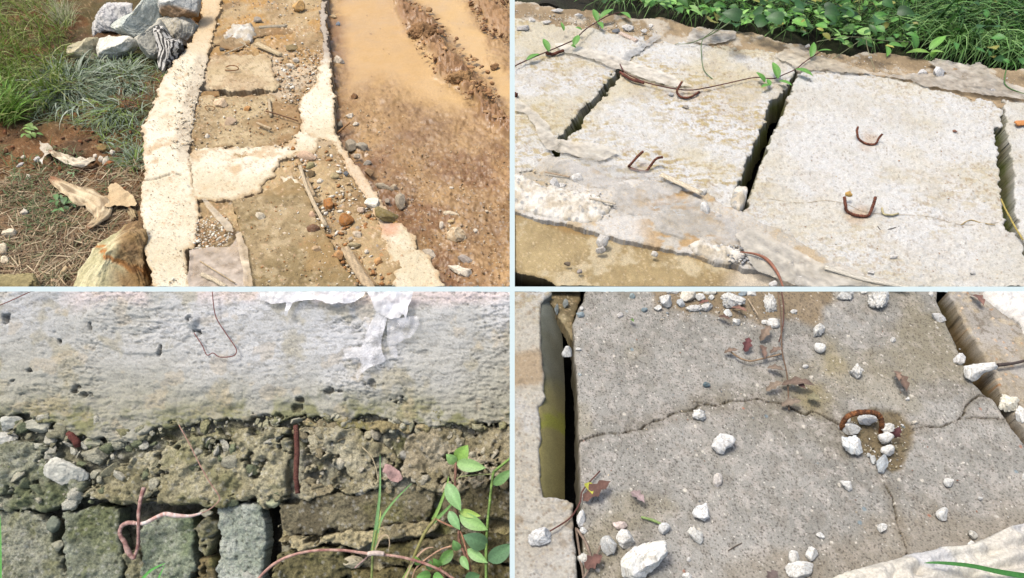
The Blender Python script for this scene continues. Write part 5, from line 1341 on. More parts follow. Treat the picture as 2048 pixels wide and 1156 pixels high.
# backing mortar, full height
def back_h(X, Y, px, py, d):
    l1, f1, c = W_lump(X, Y, 401, 17, 0.020)
    l2, g1, c2 = W_lump(X, Y, 402, 46, 0.009)
    h = l1 + l2 + 0.012 * fbm(X, Y, 9, 3, 403) + 0.009 * fbm(X, Y, 40, 5, 404, 0.75)
    low = sstep(985, 1010, py + 8 * fbm(X, Y, 8, 3, 9))
    h = h - 0.05 * low + 0.018 * low * (px > 560)
    return h - 0.055 * sstep(16, 8, linedist(px, py, [(541, 1012), (541, 1060), (546, 1200)]) + 2 * fbm(X, Y, 20, 2, 3)) 
def moss(c, X, Y, s, amt=0.6, col=(120, 124, 66)):
    return mixc(c, base(col), amt * sstep(0.05, 0.5, fbm(X, Y, 7, 5, s, 0.6)))
def back_c(X, Y, px, py, d, h):
    l2, g1, c2 = W_lump(X, Y, 402, 46, 0.009)
    k = mixc(base((178, 174, 150)), base((134, 130, 104)), 0.5 + 0.9 * fbm(X, Y, 10, 5, 411, 0.65))
    k = mixc(k, base((140, 146, 126)), 0.5 * sstep(400, 120, px) * sstep(-0.2, 0.4, fbm(X, Y, 5, 3, 412)))
    k = moss(k, X, Y, 413, 0.75, (118, 118, 62))
    k = mixc(k, base((206, 202, 186)), 0.6 * (c2 > 0.8) * sstep(0.5, 0.3, g1))
    k = mixc(k, base((56, 50, 38)), 0.85 * sstep(16, 8, linedist(px, py, [(541, 1012), (541, 1060), (546, 1200)])))
    k = mixc(k, base((52, 48, 34)), 0.7 * sstep(1000, 1020, py) * (px < 540))
    k = mixc(k, base((196, 178, 122)), 0.5 * sstep(1000, 1060, py) * (px > 560) * sstep(-0.1, 0.4, fbm(X, Y, 8, 3, 415)))
    return k
sheet('mortar', WL, [(-160, 780), (1040, 780), (1040, 1300), (-160, 1300)], back_h, back_c, 'block', h0=-0.035, thick=0.10, rag=0, step=2.2, seed=401, parent=wall)
# plaster band
HOLES = [(145, 780, 10, 8), (168, 790, 12, 5), (395, 662, 8, 5), (378, 636, 9, 5), (660, 782, 20, 6), (740, 768, 18, 7), (600, 800, 8, 4), (118, 683, 3, 5), (60, 742, 5, 4), (345, 845, 8, 4), (535, 835, 26, 7), (593, 815, 10, 6), (25, 762, 5, 3), (180, 650, 4, 6), (318, 700, 4, 14), (800, 800, 14, 7), (10, 640, 9, 10)]
def pl_h(X, Y, px, py, d):
    xx, yy = X + 0.02 * fbm(X, Y, 6, 2, 421), Y
    a = fbm(xx * 0.5, yy * 1.5, 85, 4, 422, 0.62) + 0.6 * fbm(xx * 0.5, yy * 1.6, 30, 3, 429)
    b = fbm(xx * 0.5, yy * 1.4, 7, 4, 423)
    low = sstep(730, 835, py + 18 * fbm(X, Y, 5, 3, 424))
    l1, f1, c = W_lump(X, Y, 425, 32, 0.010)
    wr = fbm(xx * 0.45, yy * 1.7, 46, 4, 475, 0.6)
    sm = 0.25 + 0.75 * sstep(-0.5, 0.4, fbm(X, Y, 4, 4, 471))
    h = 0.0046 * a * sm + 0.005 * b + 0.0025 * fbm(X, Y, 14, 4, 472) + low * (l1 + 0.008 * fbm(X * 0.6, Y * 1.5, 20, 4, 426)) - 0.008 * low
    # horizontal tool ridges with sharp undersides
    ph = (yy * 40 + 6 * fbm(xx * 0.6, yy, 9, 5, 427, 0.65)); fr = ph - np.floor(ph)
    h += 0.0028 * fr * sstep(0.1, 0.6, fbm(xx, yy, 8, 3, 428))
    h -= 0.0055 * sstep(0.10, 0.0, np.abs(wr)) * (0.3 + 0.7 * sm)
    w1, w2, wc = worley(X, Y, 34, 473)
    h -= 0.012 * np.maximum(0, 0.30 - w1) * (wc < 0.035) * 2
    for (x, y, rx, ry) in HOLES:
        q = np.hypot((px - x) / rx, (py - y) / ry) + 0.95 * fbm(X, Y, 55, 4, int(x), 0.65)
        h -= 0.022 * sstep(1.15, 0.5, q)
    # the long spall lip
    ld = (py - np.interp(px, [120, 200, 250, 300, 345, 380], [672, 690, 708, 710, 700, 668]))
    h += 0.004 * sstep(0.5, -3, ld) * sstep(-45, -2, ld) * (px > 150) * (px < 380)
    # old knob under the hole at the middle
    h += 0.018 * sstep(1.1, 0.3, np.hypot((px - 385) / 16, (py - 640) / 18) + 0.2 * fbm(X, Y, 30, 3, 4))
    return h
def xx_(X): return X * 0.5
def pl_c(X, Y, px, py, d, h):
    k = mixc(base((206, 206, 204)), base((188, 187, 178)), 0.5 + 0.7 * fbm(X, Y, 4, 4, 431))
    k = mixc(k, base((232, 214, 206)), 0.75 * sstep(36, 4, py - 583 + 14 * fbm(X, Y, 7, 3, 432)) * sstep(-0.5, 0.2, fbm(X, Y, 6, 3, 433)))
    low = sstep(660, 830, py + 46 * fbm(X, Y, 3, 4, 434))
    k = mixc(k, base((156, 152, 124)), 0.75 * low)
    k = mixc(k, base((124, 124, 72)), 0.75 * sstep(775, 830, py + 20 * fbm(X, Y, 4, 3, 436)) * sstep(-0.15, 0.35, fbm(X, Y, 9, 5, 435, 0.65)))
    k = mixc(k, base((170, 160, 126)), 0.5 * sstep(0.25, 0.6, fbm(X, Y, 6, 5, 437, 0.65)))
    k = mixc(k, base((196, 176, 140)), 0.3 * sstep(0.5, 0.7, fbm(X, Y, 14, 4, 438)))
    k = mixc(k, base((150, 148, 138)), 0.5 * sstep(0.1, 0.6, -fbm(xx_(X), Y * 1.5, 85, 4, 422, 0.62)))
    wr = fbm((X + 0.02 * fbm(X, Y, 6, 2, 421)) * 0.45, Y * 1.7, 46, 4, 475, 0.6)
    k = mixc(k, base((120, 118, 104)), 0.45 * sstep(0.08, 0.0, np.abs(wr)))
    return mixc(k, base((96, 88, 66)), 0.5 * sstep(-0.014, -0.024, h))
PB = [(-160, 560), (1040, 560), (1040, 846), (985, 842), (930, 856), (880, 862), (835, 845), (790, 838), (770, 842), (735, 828), (700, 838), (660, 832), (600, 838), (560, 850), (520, 836), (470, 842), (400, 842), (370, 850), (320, 852), (280, 872), (225, 880), (180, 872), (130, 858), (100, 842), (60, 834), (-160, 832)]
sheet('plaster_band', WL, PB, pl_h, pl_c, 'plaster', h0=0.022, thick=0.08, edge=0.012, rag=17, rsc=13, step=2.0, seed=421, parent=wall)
# concrete beam below the band
def bl(sd, a, b, mo=(118, 118, 62), amt=0.6, lump=(40, 0.008), pit=0.3):
    def hf(X, Y, px, py, d):
        l2, g1, c2 = W_lump(X, Y, sd, lump[0], lump[1])
        p1, p2, c = worley(X, Y, 90, sd + 9)
        if lump[0] < 50:
            v1 = fbm(X, Y, 11, 5, sd + 7, 0.7)
            l2 = l2 - 0.06 * sstep(0.30, 0.48, v1) + 0.014 * sstep(-0.1, 0.3, fbm(X, Y, 16, 4, sd + 8))
        return l2 + 0.008 * fbm(X, Y, 9, 3, sd + 1) + 0.007 * fbm(X, Y, 40, 5, sd + 2, 0.75) - 0.012 * np.maximum(0, 0.4 - p1) * (c < pit)
    def cf(X, Y, px, py, d, h):
        k = mixc(base(a), base(b), 0.5 + 0.9 * fbm(X, Y, 12, 5, sd + 3, 0.65))
        k = moss(k, X, Y, sd + 4, amt, mo)
        g1, g2, c = worley(X, Y, 75, sd + 5)
        k = mixc(k, base((200, 198, 186)), 0.35 * (c > 0.8) * sstep(.45, .3, g1))
        return mixc(k, base((60, 58, 40)), 0.6 * sstep(.35, .2, g1) * (c < 0.2))
    return hf, cf
def block(poly, f, h0, label=None, name='block', kind='block', rag=9, thick=0.06, edge=0.012, sd=1):
    o = sheet(name, WL, poly, f[0], f[1], kind, h0=h0, thick=thick, edge=edge, rag=rag, rsc=22, step=2.2, seed=sd, parent=wall)
    if label: o['label'] = label
    return o
block([(-160, 905), (60, 880), (110, 900), (150, 930), (180, 965), (165, 990), (90, 1020), (30, 1022), (-160, 1000)], bl(441, (172, 172, 148), (132, 134, 106), (110, 120, 78), 0.6, (26, 0.016)), 0.0, sd=441, name='crumbling_concrete')
block([(150, 990), (200, 960), (260, 930), (300, 900), (330, 880), (420, 868), (530, 852), (584, 856), (586, 900), (572, 930), (580, 960), (578, 1000), (540, 1012), (500, 1000), (460, 1004), (420, 1012), (380, 1010), (300, 1000), (240, 1008)], bl(451, (188, 180, 146), (156, 148, 112), (124, 124, 76), 0.55, (30, 0.014)), 0.004, sd=451, name='crumbling_concrete')
block([(604, 860), (640, 850), (700, 856), (760, 880), (800, 920), (780, 960), (745, 978), (710, 992), (660, 985), (620, 996), (596, 992), (604, 940), (612, 900)], bl(461, (194, 186, 156), (162, 152, 118), (128, 122, 74), 0.45, (24, 0.016)), 0.004, sd=461, name='crumbling_concrete')
block([(820, 866), (870, 850), (940, 856), (1040, 850), (1040, 950), (980, 962), (940, 975), (880, 985), (830, 972), (800, 960), (812, 920)], bl(471, (196, 184, 156), (164, 152, 122), (130, 122, 76), 0.4, (22, 0.012)), 0.002, sd=471, name='crumbling_concrete')
block([(606, 842), (700, 838), (860, 850), (850, 862), (700, 858), (610, 856)], bl(475, (188, 172, 132), (160, 146, 104)), 0.008, sd=475, name='crumbling_concrete')
# lowest blocks
GRB = [(-160, 1026), (60, 1022), (96, 1040), (110, 1090), (128, 1130), (134, 1300), (-160, 1300)]
block(GRB, bl(481, (166, 166, 144), (130, 132, 104), (120, 120, 62), 0.5, (60, 0.008)), -0.012, 'leftmost dark mossy block', sd=481)
block([(122, 1022), (180, 1010), (236, 1020), (240, 1100), (246, 1300), (138, 1300), (132, 1120), (126, 1060)], bl(483, (160, 164, 142), (124, 128, 102), (112, 120, 62), 0.5, (60, 0.008)), -0.008, sd=483)
block([(284, 1050), (330, 1030), (382, 1032), (388, 1080), (392, 1120), (380, 1150), (384, 1300), (292, 1300), (288, 1140), (282, 1100)], bl(485, (172, 178, 152), (128, 138, 112), (112, 130, 80), 0.45, (60, 0.008)), -0.006, 'moss green block with fine grain', sd=485)
block([(394, 1040), (420, 1034), (430, 1050), (428, 1090), (418, 1112), (396, 1104), (392, 1070)], bl(487, (166, 160, 128), (132, 128, 92)), -0.006, sd=487)
block([(436, 1020), (470, 1004), (524, 1010), (530, 1060), (528, 1300), (440, 1300), (434, 1110)], bl(489, (200, 204, 190), (160, 168, 150), (140, 150, 118), 0.3, (60, 0.008)), 0.0, 'pale grey green block beside the black slot', sd=489)
block([(252, 1110), (275, 1100), (286, 1130), (290, 1300), (254, 1300)], bl(491, (150, 146, 114), (120, 118, 84)), -0.02, sd=491)
block([(380, 1120), (430, 1116), (436, 1140), (438, 1300), (384, 1300)], bl(493, (156, 140, 100), (120, 108, 74)), -0.015, sd=493)
block([(556, 1010), (620, 998), (700, 990), (760, 978), (868, 970), (872, 1000), (862, 1035), (820, 1048), (720, 1056), (640, 1068), (590, 1074), (560, 1060), (552, 1034)], bl(495, (150, 142, 112), (112, 104, 80), (110, 108, 48), 0.5, (70, 0.006), 0.6), 0.0, 'long brown pitted block', sd=495)
block([(876, 975), (960, 962), (1040, 955), (1040, 1036), (960, 1042), (884, 1048), (878, 1010)], bl(497, (136, 126, 98), (104, 96, 72), (96, 92, 46), 0.4, (70, 0.006), 0.6), -0.004, sd=497)
block([(560, 1080), (620, 1070), (700, 1062), (800, 1050), (868, 1040), (880, 1052), (870, 1066), (800, 1076), (740, 1084), (720, 1100), (660, 1086), (600, 1102), (570, 1096)], bl(499, (188, 174, 134), (156, 144, 108), (200, 188, 148), 0.4, (30, 0.012)), 0.006, 'yellowish mortar joint', sd=499, name='mortar_joint', rag=5)
block([(740, 1096), (800, 1084), (900, 1074), (1040, 1066), (1040, 1120), (900, 1126), (800, 1132), (750, 1130)], bl(501, (132, 122, 88), (98, 90, 64), (110, 104, 50), 0.5, (60, 0.007), 0.6), -0.006, sd=501)
block([(556, 1106), (600, 1098), (650, 1092), (712, 1104), (720, 1140), (690, 1160), (690, 1300), (556, 1300), (550, 1140)], bl(503, (142, 134, 94), (106, 100, 66)), -0.01, sd=503)
block([(700, 1140), (800, 1136), (1040, 1128), (1040, 1300), (700, 1300)], bl(505, (140, 128, 84), (104, 96, 62)), -0.008, sd=505)
# stones bedded in the crumbling courses
def WS3(lst):
    for it in lst:
        lab, cx, cy, w_, h_, col = it[:6]; kw = it[6] if len(it) > 6 else {}
        kw.setdefault('h0', -0.01); kw.setdefault('pl', WL); kw.setdefault('sink', .3); kw.setdefault('depth', .8); kw.setdefault('kind', 'rock')
        stone(lab, cx, cy, w_, h_, col, 'bedded_stone', 'stone', group='stones bedded in the crumbling wall', **kw)
WS3([('white grey stone at the left edge under the plaster', 24, 846, 46, 30, (196, 196, 182)), ('rounded stone right of the first one under the plaster', 74, 850, 62, 34, (178, 176, 156)),
     ('white angular stone at the left edge, second row', 12, 880, 40, 34, (212, 210, 196), dict(cuts=9)), ('long flat pale stone below the white angular one', 62, 893, 70, 16, (186, 184, 164)),
     ('small pale stone beside the rust stub', 104, 878, 26, 22, (184, 180, 160)), ('round stone in the hollow by the rust stub', 192, 912, 56, 40, (166, 162, 138), dict(rough=.15)),
     ('large white slanting stone at the left', 134, 944, 90, 50, (206, 204, 188), dict(cuts=9, ang=-22, h0=0.0)), ('stone above the round hollow stone', 186, 884, 46, 28, (172, 170, 144)),
     ('lumpy stone under the plaster left of centre', 236, 886, 40, 30, (176, 172, 146), dict(rough=.2)), ('round nodule under the plaster', 345, 836, 40, 28, (172, 164, 130), dict(rough=.15)),
     ('oval pale stone in the right course', 664, 894, 34, 28, (178, 176, 164)), ('small pale stone left of the leaf scrap', 717, 918, 20, 18, (196, 192, 178)),
     ('angular grey stone below the grass tip', 728, 978, 34, 22, (170, 166, 150), dict(ang=30, cuts=9)), ('grey stone above the leaf scrap', 810, 912, 24, 24, (168, 164, 150)),
     ('pale green stone over the black slot', 538, 1004, 46, 26, (176, 178, 142)), ('stone in the narrow joint left of the pale block', 412, 1026, 26, 20, (180, 176, 152)),
     ('grey pebble at the foot of the left joint', 116, 1092, 24, 20, (166, 164, 140)), ('green grey cobble high in the left joint', 110, 1048, 26, 34, (126, 132, 112)),
     ('round pale lump in the moss green course', 292, 972, 36, 24, (172, 168, 140), dict(rough=.2)), ('flat round nodule at the middle course', 340, 960, 60, 30, (168, 162, 128), dict(rough=.18)),
     ('pale flat stone in the lowest right course', 706, 1124, 46, 24, (186, 176, 146)), ('pale stone at the near edge beside the pale block', 496, 1152, 44, 26, (176, 176, 162)),
     ('small white stone in the upper right course', 826, 895, 14, 14, (214, 210, 198)), ('tiny white stone in the far right course', 982, 884, 9, 8, (220, 214, 200)),
     ('round pebble in a row under the plaster, first', 688, 832, 14, 14, (178, 176, 156)), ('round pebble in a row under the plaster, middle', 770, 832, 18, 14, (180, 178, 150)), ('round pebble in a row under the plaster, last', 790, 836, 14, 12, (206, 206, 192))])
scatter('crumbs', 300, [(0, 835), (580, 845), (570, 1000), (0, 1015)], [(178, 174, 150), (150, 146, 118), (196, 192, 172), (126, 132, 100)], (0.006, 0.05), h0=0.0, pl=WL, seed=71, kind='block', sub=3, flatz=0.9)['label'] = 'crumbs bedded in the left part of the crumbling course'
scatter('crumbs', 220, [(600, 845), (1019, 850), (1019, 975), (600, 990)], [(182, 174, 144), (156, 144, 112), (196, 188, 164)], (0.006, 0.045), h0=0.0, pl=WL, seed=72, kind='block', sub=3, flatz=0.9)['label'] = 'crumbs bedded in the right part of the crumbling course'
scatter('crumbs', 170, [(0, 822), (100, 832), (250, 866), (340, 840), (540, 830), (700, 828), (800, 834), (1019, 840), (1019, 856), (830, 856), (600, 848), (300, 866), (100, 850)], [(170, 166, 134), (186, 182, 158), (146, 142, 104)], (0.006, 0.045), h0=0.005, pl=WL, seed=73, kind='block', sub=3, flatz=0.9)['label'] = 'crumbs clinging along the ragged lower rim of the plaster'
# rust bars
tube('rebar', [(592, 850, .018), (594, 900, .022), (592, 950, .02), (596, 986, .01)], 0.0082, (122, 82, 70), 'rust', 'vertical rusty reinforcing bar in a slot of the wall', 'rebar', pl=WL, col2=(96, 58, 50), sides=10)
tube('rebar', [(138, 866, .01), (150, 880, .02), (157, 892, .01)], 0.011, (128, 76, 66), 'rust', 'short rust stub between the bedded stones at the left', 'rebar', pl=WL, col2=(90, 52, 46))
# wire and twine
tube('wire', [(424, 570, 0.052), (426, 600, 0.052), (432, 634, 0.047), (450, 664, 0.042), (468, 690, 0.042), (473, 702, 0.042), (466, 712, 0.042), (440, 714, 0.042), (426, 706, 0.044), (414, 710, 0.044), (404, 690, 0.042), (388, 666, 0.036)], 0.0017, (150, 98, 90), 'twine', 'thin red wire looping down the plaster with a knot', 'wire', pl=WL)
tube('wire', [(-20, 618, 0.052), (20, 602, 0.052), (76, 576, 0.052)], 0.0017, (150, 98, 90), 'twine', 'thin red wire crossing the far left corner of the plaster', 'wire', pl=WL)
tube('wire', [(358, 850, 0.024), (380, 890, 0.044), (400, 930, 0.054), (418, 962, 0.059), (438, 992, 0.064), (436, 1004, 0.064), (420, 1018, 0.059), (404, 1026, 0.054)], 0.0018, (190, 150, 130), 'twine', 'hair thin pink wire slanting over the middle of the wall', 'wire', pl=WL)
tw = empty('tied_twine', WL.P(300, 1040, .05), 'white and pink wrapped twine bent into a dangling loop', 'twine')
tube('cord', [(404, 1026, .05), (380, 1032, .055), (350, 1031, .06), (330, 1028, .06), (310, 1036, .06), (290, 1046, .06), (274, 1047, .06)], [.0035, .0045, .007, .0065, .006, .006, .006], (236, 224, 212), 'twine', parent=tw, pl=WL, col2=(206, 160, 144))
tube('loop', [(274, 1047, .06), (256, 1046, .06), (244, 1052, .06), (240, 1068, .06), (250, 1086, .055), (256, 1102, .05), (266, 1116, .045), (270, 1112, .045), (276, 1090, .05), (277, 1050, .065), (278, 1020, .06), (282, 996, .055), (288, 976, .04)], [.006, .0065, .0065, .006, .007, .009, .006, .005, .005, .005, .0055, .006, .007], (200, 166, 152), 'wood', parent=tw, pl=WL, col2=(150, 108, 98))
# plastic film on the wall
def wfilm(label, poly, h0, sd, kind='film', amp=0.010, c1=(246, 246, 248), c2=(236, 232, 226)): return film(label, poly, c1, c2, h0=h0, sd=sd, kind=kind, pl=WL, amp=amp, rag=2.5)
wfilm('white plastic film folded over the wall top, left piece', [(510, 560), (735, 560), (728, 592), (700, 606), (664, 610), (640, 602), (600, 600), (586, 606), (576, 630), (570, 632), (572, 606), (545, 608), (522, 600)], 0.048, 511)
wf = wfilm('white plastic film hanging over the wall top, right piece with a trailing tail', [(724, 560), (838, 560), (826, 590), (816, 612), (812, 640), (808, 624), (800, 634), (778, 640), (762, 630), (752, 622), (742, 600)], 0.053, 513)
wfilm('thin clear film tail hanging from the knot of the white film', [(752, 622), (776, 636), (768, 660), (762, 686), (770, 720), (760, 730), (738, 736), (722, 750), (716, 768), (712, 752), (722, 730), (718, 716), (692, 716), (686, 700), (704, 694), (722, 694), (736, 660), (744, 640)], 0.048, 515, amp=0.007, kind='tail')
wfilm('sheer grey film patch beside the trailing tail', [(776, 640), (836, 630), (838, 650), (820, 676), (800, 684), (792, 690), (796, 716), (782, 714), (772, 680)], 0.046, 517, kind='clear', amp=0.006)
wfilm('small sheer film scrap left of the trailing tail', [(728, 632), (744, 636), (738, 664), (728, 654)], 0.046, 519, kind='clear', amp=0.004)
f = filmfn((196, 160, 150), (150, 110, 104), 521, 0.010)
for k, (poly, lb) in enumerate([([(770, 926), (782, 928), (800, 942), (806, 958), (796, 966), (780, 962), (772, 948), (764, 944)], 'crumpled pink brown leaf scrap caught in the wall')]):
    o = sheet('dry_leaf', WL, poly, f[0], f[1], 'dry', h0=0.03, thick=0.0, edge=0, rag=1.5, seed=521)
    tag(o, lb, 'leaf')

# ---- plants in front of the wall
GN, GL2 = (128, 176, 96), (152, 196, 110)
def bladepx(pts, wpx, col, pl=WL, n=14):
    P = np.array([pl.P(a, b, h) for a, b, h in pts]); t = np.linspace(0, len(P) - 1, n)
    Q = []
    for u in t:
        i = min(int(u), len(P) - 2); k = u - i
        p0, p1, p2, p3 = P[max(i - 1, 0)], P[i], P[i + 1], P[min(i + 2, len(P) - 1)]
        Q.append(0.5 * ((2 * p1) + (p2 - p0) * k + (2 * p0 - 5 * p1 + 4 * p2 - p3) * k * k + (3 * p1 - p0 - 3 * p2 + p3) * k ** 3))
    Q = np.array(Q); T = np.gradient(Q, axis=0); S = np.cross(T, pl.n); S /= np.linalg.norm(S, axis=1)[:, None]
    wd = wpx * pl.mpp(pts[0][0], pts[0][1]) / 2 * (np.linspace(1.0, 0.0, n) ** 0.6 * 0.9 + 0.02)
    V = []
    for i in range(n):
        for s in (-1, 0, 1): V.append(Q[i] + S[i] * wd[i] * s + pl.n * abs(s) * wd[i] * 0.4)
    F = [(i * 3 + j, i * 3 + j + 1, (i + 1) * 3 + j + 1, (i + 1) * 3 + j) for i in range(n - 1) for j in range(2)]
    c = np.tile(base(col), (len(V), 1)); c[1::3] *= 1.2
    return np.array(V), np.array(F), c
def grassplant(label, stem, blades, scol=(176, 190, 110), rad=0.004, pl=WL, name='grass_plant'):
    r = empty(name, pl.P(*stem[0]), label, 'grass')
    tube('stem', stem, rad, scol, 'blade', parent=r, pl=pl)
    for b in blades:
        V, F, c = bladepx(b[0], b[1], b[2], pl); mkobj('blade', V, F, 'blade', c, parent=r)
    return r
grassplant('upright pale green grass shoot in front of the wall, middle', [(742, 1200, .08), (744, 1140, .09), (746, 1100, .1), (752, 1060, .1)],
           [([(746, 1100, .1), (754, 1040, .1), (760, 980, .1), (760, 908, .1)], 9, (130, 176, 110)), ([(750, 1090, .1), (762, 1040, .1), (790, 1000, .1), (824, 966, .11)], 7, (140, 186, 112)), ([(744, 1105, .1), (756, 1060, .1), (762, 1020, .1)], 8, (190, 196, 110)), ([(748, 1104, .1), (762, 1075, .11), (774, 1070, .12), (779, 1084, .12), (776, 1104, .12)], 4, (206, 184, 150))])
grassplant('slanting grass shoot with narrow blades, right of the upright shoot', [(790, 1200, .08), (822, 1128, .09), (838, 1090, .1), (852, 1062, .1), (872, 1036, .1)],
           [([(866, 1040, .1), (880, 1010, .1), (894, 970, .1), (897, 952, .1)], 8, (150, 190, 96)), ([(866, 1044, .1), (890, 1022, .1), (914, 996, .11)], 9, (130, 176, 96)), ([(806, 1160, .1), (830, 1118, .1), (850, 1098, .1), (868, 1094, .1)], 6, (216, 180, 150)), ([(796, 1180, .1), (812, 1150, .1), (826, 1122, .1)], 12, (176, 196, 110))], (186, 180, 110), 0.005)
BG = (132, 186, 100)
plant('weed', 'leafy weed climbing at the right of the wall, topped by three leaves', 'weed', [(944, 1200, .10), (942, 1150, .1), (930, 1110, .1), (918, 1080, .1), (918, 1050, .1), (912, 1020, .1), (910, 980, .1), (912, 925, .1)],
      [(914, 922, .1, 936, 890, .12, 30, (160, 206, 96)), (912, 926, .1, 972, 936, .12, 26, (168, 210, 130)), (912, 926, .1, 892, 908, .12, 20, (170, 216, 130)), (914, 968, .1, 918, 1024, .12, 26, (150, 204, 130)) if False else (894, 966, .1, 922, 1022, .12, 28, (152, 200, 126)),
       (898, 1022, .1, 920, 1060, .11, 20, (150, 200, 130)), (918, 1030, .1, 976, 1060, .12, 28, (160, 206, 120)), (918, 1022, .1, 962, 1032, .12, 16, (176, 210, 100)), (934, 1098, .1, 976, 1126, .12, 20, (160, 206, 126)), (918, 1100, .1, 906, 1080, .12, 18, (140, 190, 110)), (922, 1112, .1, 938, 1140, .12, 16, (140, 190, 110))], BG, (150, 110, 90), 0.0045, pl=WL)
plant('weed', 'tall thin stemmed weed at the right edge with broad leaves', 'weed', [(974, 1200, .11), (972, 1130, .11), (974, 1060, .11), (980, 1000, .11), (986, 950, .11), (992, 940, .11), (1030, 910, .11)],
      [(986, 970, .11, 1026, 938, .13, 20, (134, 180, 106)), (976, 1090, .11, 926, 1070, .13, 34, (110, 150, 106)), (976, 1122, .11, 1030, 1086, .14, 32, (116, 158, 110))], BG, (140, 176, 90), 0.0045, pl=WL)
plant('weed', 'low cluster of green leaves at the near right of the wall', 'weed', [(900, 1200, .09), (890, 1160, .1), (880, 1130, .1)],
      [(906, 1100, .09, 876, 1132, .1, 22, (112, 160, 80)), (880, 1134, .1, 866, 1116, .12, 16, (120, 170, 80)), (862, 1150, .1, 832, 1154, .12, 22, (130, 186, 96)), (866, 1152, .1, 890, 1160, .12, 22, (130, 186, 96)), (858, 1140, .1, 862, 1120, .12, 14, (110, 156, 76)), (930, 1160, .1, 960, 1150, .1, 26, (96, 136, 84)), (840, 1130, .1, 830, 1112, .12, 14, (150, 196, 96))], BG, (150, 110, 90), 0.003, pl=WL)
st = empty('runner', WL.P(760, 1104, .12), 'long pinkish arching runner stem across the foot of the wall', 'runner stem')
tube('stem', [(505, 1170, .10), (540, 1134, .12), (580, 1112, .14), (630, 1101, .14), (690, 1101, .14), (740, 1108, .14), (790, 1112, .13), (840, 1124, .12), (880, 1140, .11), (910, 1160, .10)], 0.0042, (206, 170, 150), 'wood', parent=st, pl=WL, col2=(160, 112, 100))
tube('sheath', [(736, 1108, .14), (750, 1106, .145), (768, 1108, .14)], .007, (226, 206, 190), 'dry', parent=st, pl=WL)
tube('root', [(740, 1108, .13), (728, 1120, .12), (716, 1130, .12), (710, 1136, .12)], .0018, (206, 170, 160), 'twine', parent=st, pl=WL)
tube('twig', [(872, 1038, .1), (896, 1050, .1), (918, 1060, .1), (930, 1090, .1), (946, 1160, .1)], .0028, (190, 140, 110), 'wood', 'brown twig twisted along the climbing weed', 'twig', pl=WL)
tube('twig', [(904, 1092, .1), (880, 1100, .1), (850, 1120, .1), (830, 1140, .1), (822, 1170, .1)], .0025, (200, 160, 130), 'wood', 'pale crooked twig slanting toward the low leaves', 'twig', pl=WL)
tube('twig', [(896, 986, .1), (920, 952, .1), (940, 936, .1), (968, 926, .1)], .0018, (200, 190, 150), 'blade', 'fine pale stalk between the two weeds', 'stalk', pl=WL)
tube('twig', [(906, 964, .1), (920, 954, .1), (950, 950, .1), (988, 948, .1)], .0018, (190, 200, 130), 'blade', 'fine green tendril joining the thin stemmed weed', 'stalk', pl=WL)
tube('twig', [(724, 894, .06), (742, 912, .08), (752, 936, .09), (756, 960, .1)], .0018, (216, 200, 160), 'blade', 'dry pale grass tip above the upright shoot', 'stalk', pl=WL)
for k, (pts, wd, lb) in enumerate([([(276, 1170, .05), (300, 1142, .06), (331, 1126, .06)], 8, 'short green blade poking up at the near left of the wall'), ([(312, 1170, .05), (320, 1150, .06), (330, 1130, .06)], 5, 'second green blade leaning against the short one'), ([(2, 1200, .05), (2, 1100, .06), (1, 1030, .06)], 5, 'green blade standing at the left edge of the wall')]):
    V, F, c = bladepx(pts, wd, (110, 190, 90)); tag(mkobj('grass_shoot', V, F, 'blade', c), lb, 'grass')
# ============================================================ cracked grey cover slab seen from above
SEC = 4
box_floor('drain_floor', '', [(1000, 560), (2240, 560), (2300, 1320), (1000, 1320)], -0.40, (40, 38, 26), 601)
light_screen(1030.2, 583.8, 1030.2, 1300, -0.012, -0.41)
light_screen(1030.2, 583.8, 2200, 583.8, -0.012, -0.41)
CK = [[(1140, 884), (1162, 882), (1185, 874), (1205, 868), (1222, 866), (1240, 868), (1262, 860), (1282, 858), (1290, 850), (1306, 842), (1326, 838), (1345, 826), (1362, 822), (1388, 818), (1396, 810), (1412, 808), (1432, 811), (1446, 806), (1462, 800), (1486, 803), (1500, 800), (1516, 797), (1526, 800)],
      [(1526, 803), (1560, 805), (1590, 820), (1610, 830), (1625, 822), (1645, 832), (1664, 842), (1680, 852)],
      [(1826, 857), (1850, 852), (1880, 854), (1900, 846), (1918, 838), (1928, 828), (1932, 812), (1944, 800), (1958, 790), (1980, 792)],
      [(1918, 838), (1950, 834), (1980, 836), (2010, 838)],
      [(1764, 948), (1770, 965), (1778, 980), (1786, 994), (1790, 1012), (1796, 1050), (1808, 1080), (1814, 1100), (1814, 1118)],
      [(1430, 808), (1400, 804), (1386, 802)]]
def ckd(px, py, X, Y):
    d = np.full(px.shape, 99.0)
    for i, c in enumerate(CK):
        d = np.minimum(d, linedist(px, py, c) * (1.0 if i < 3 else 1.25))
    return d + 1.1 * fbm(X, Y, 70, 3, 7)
DIRT = [(1690, 832), (1720, 824), (1770, 820), (1812, 830), (1826, 850), (1820, 880), (1812, 905), (1806, 935), (1786, 944), (1766, 930), (1745, 915), (1715, 905), (1690, 880)]
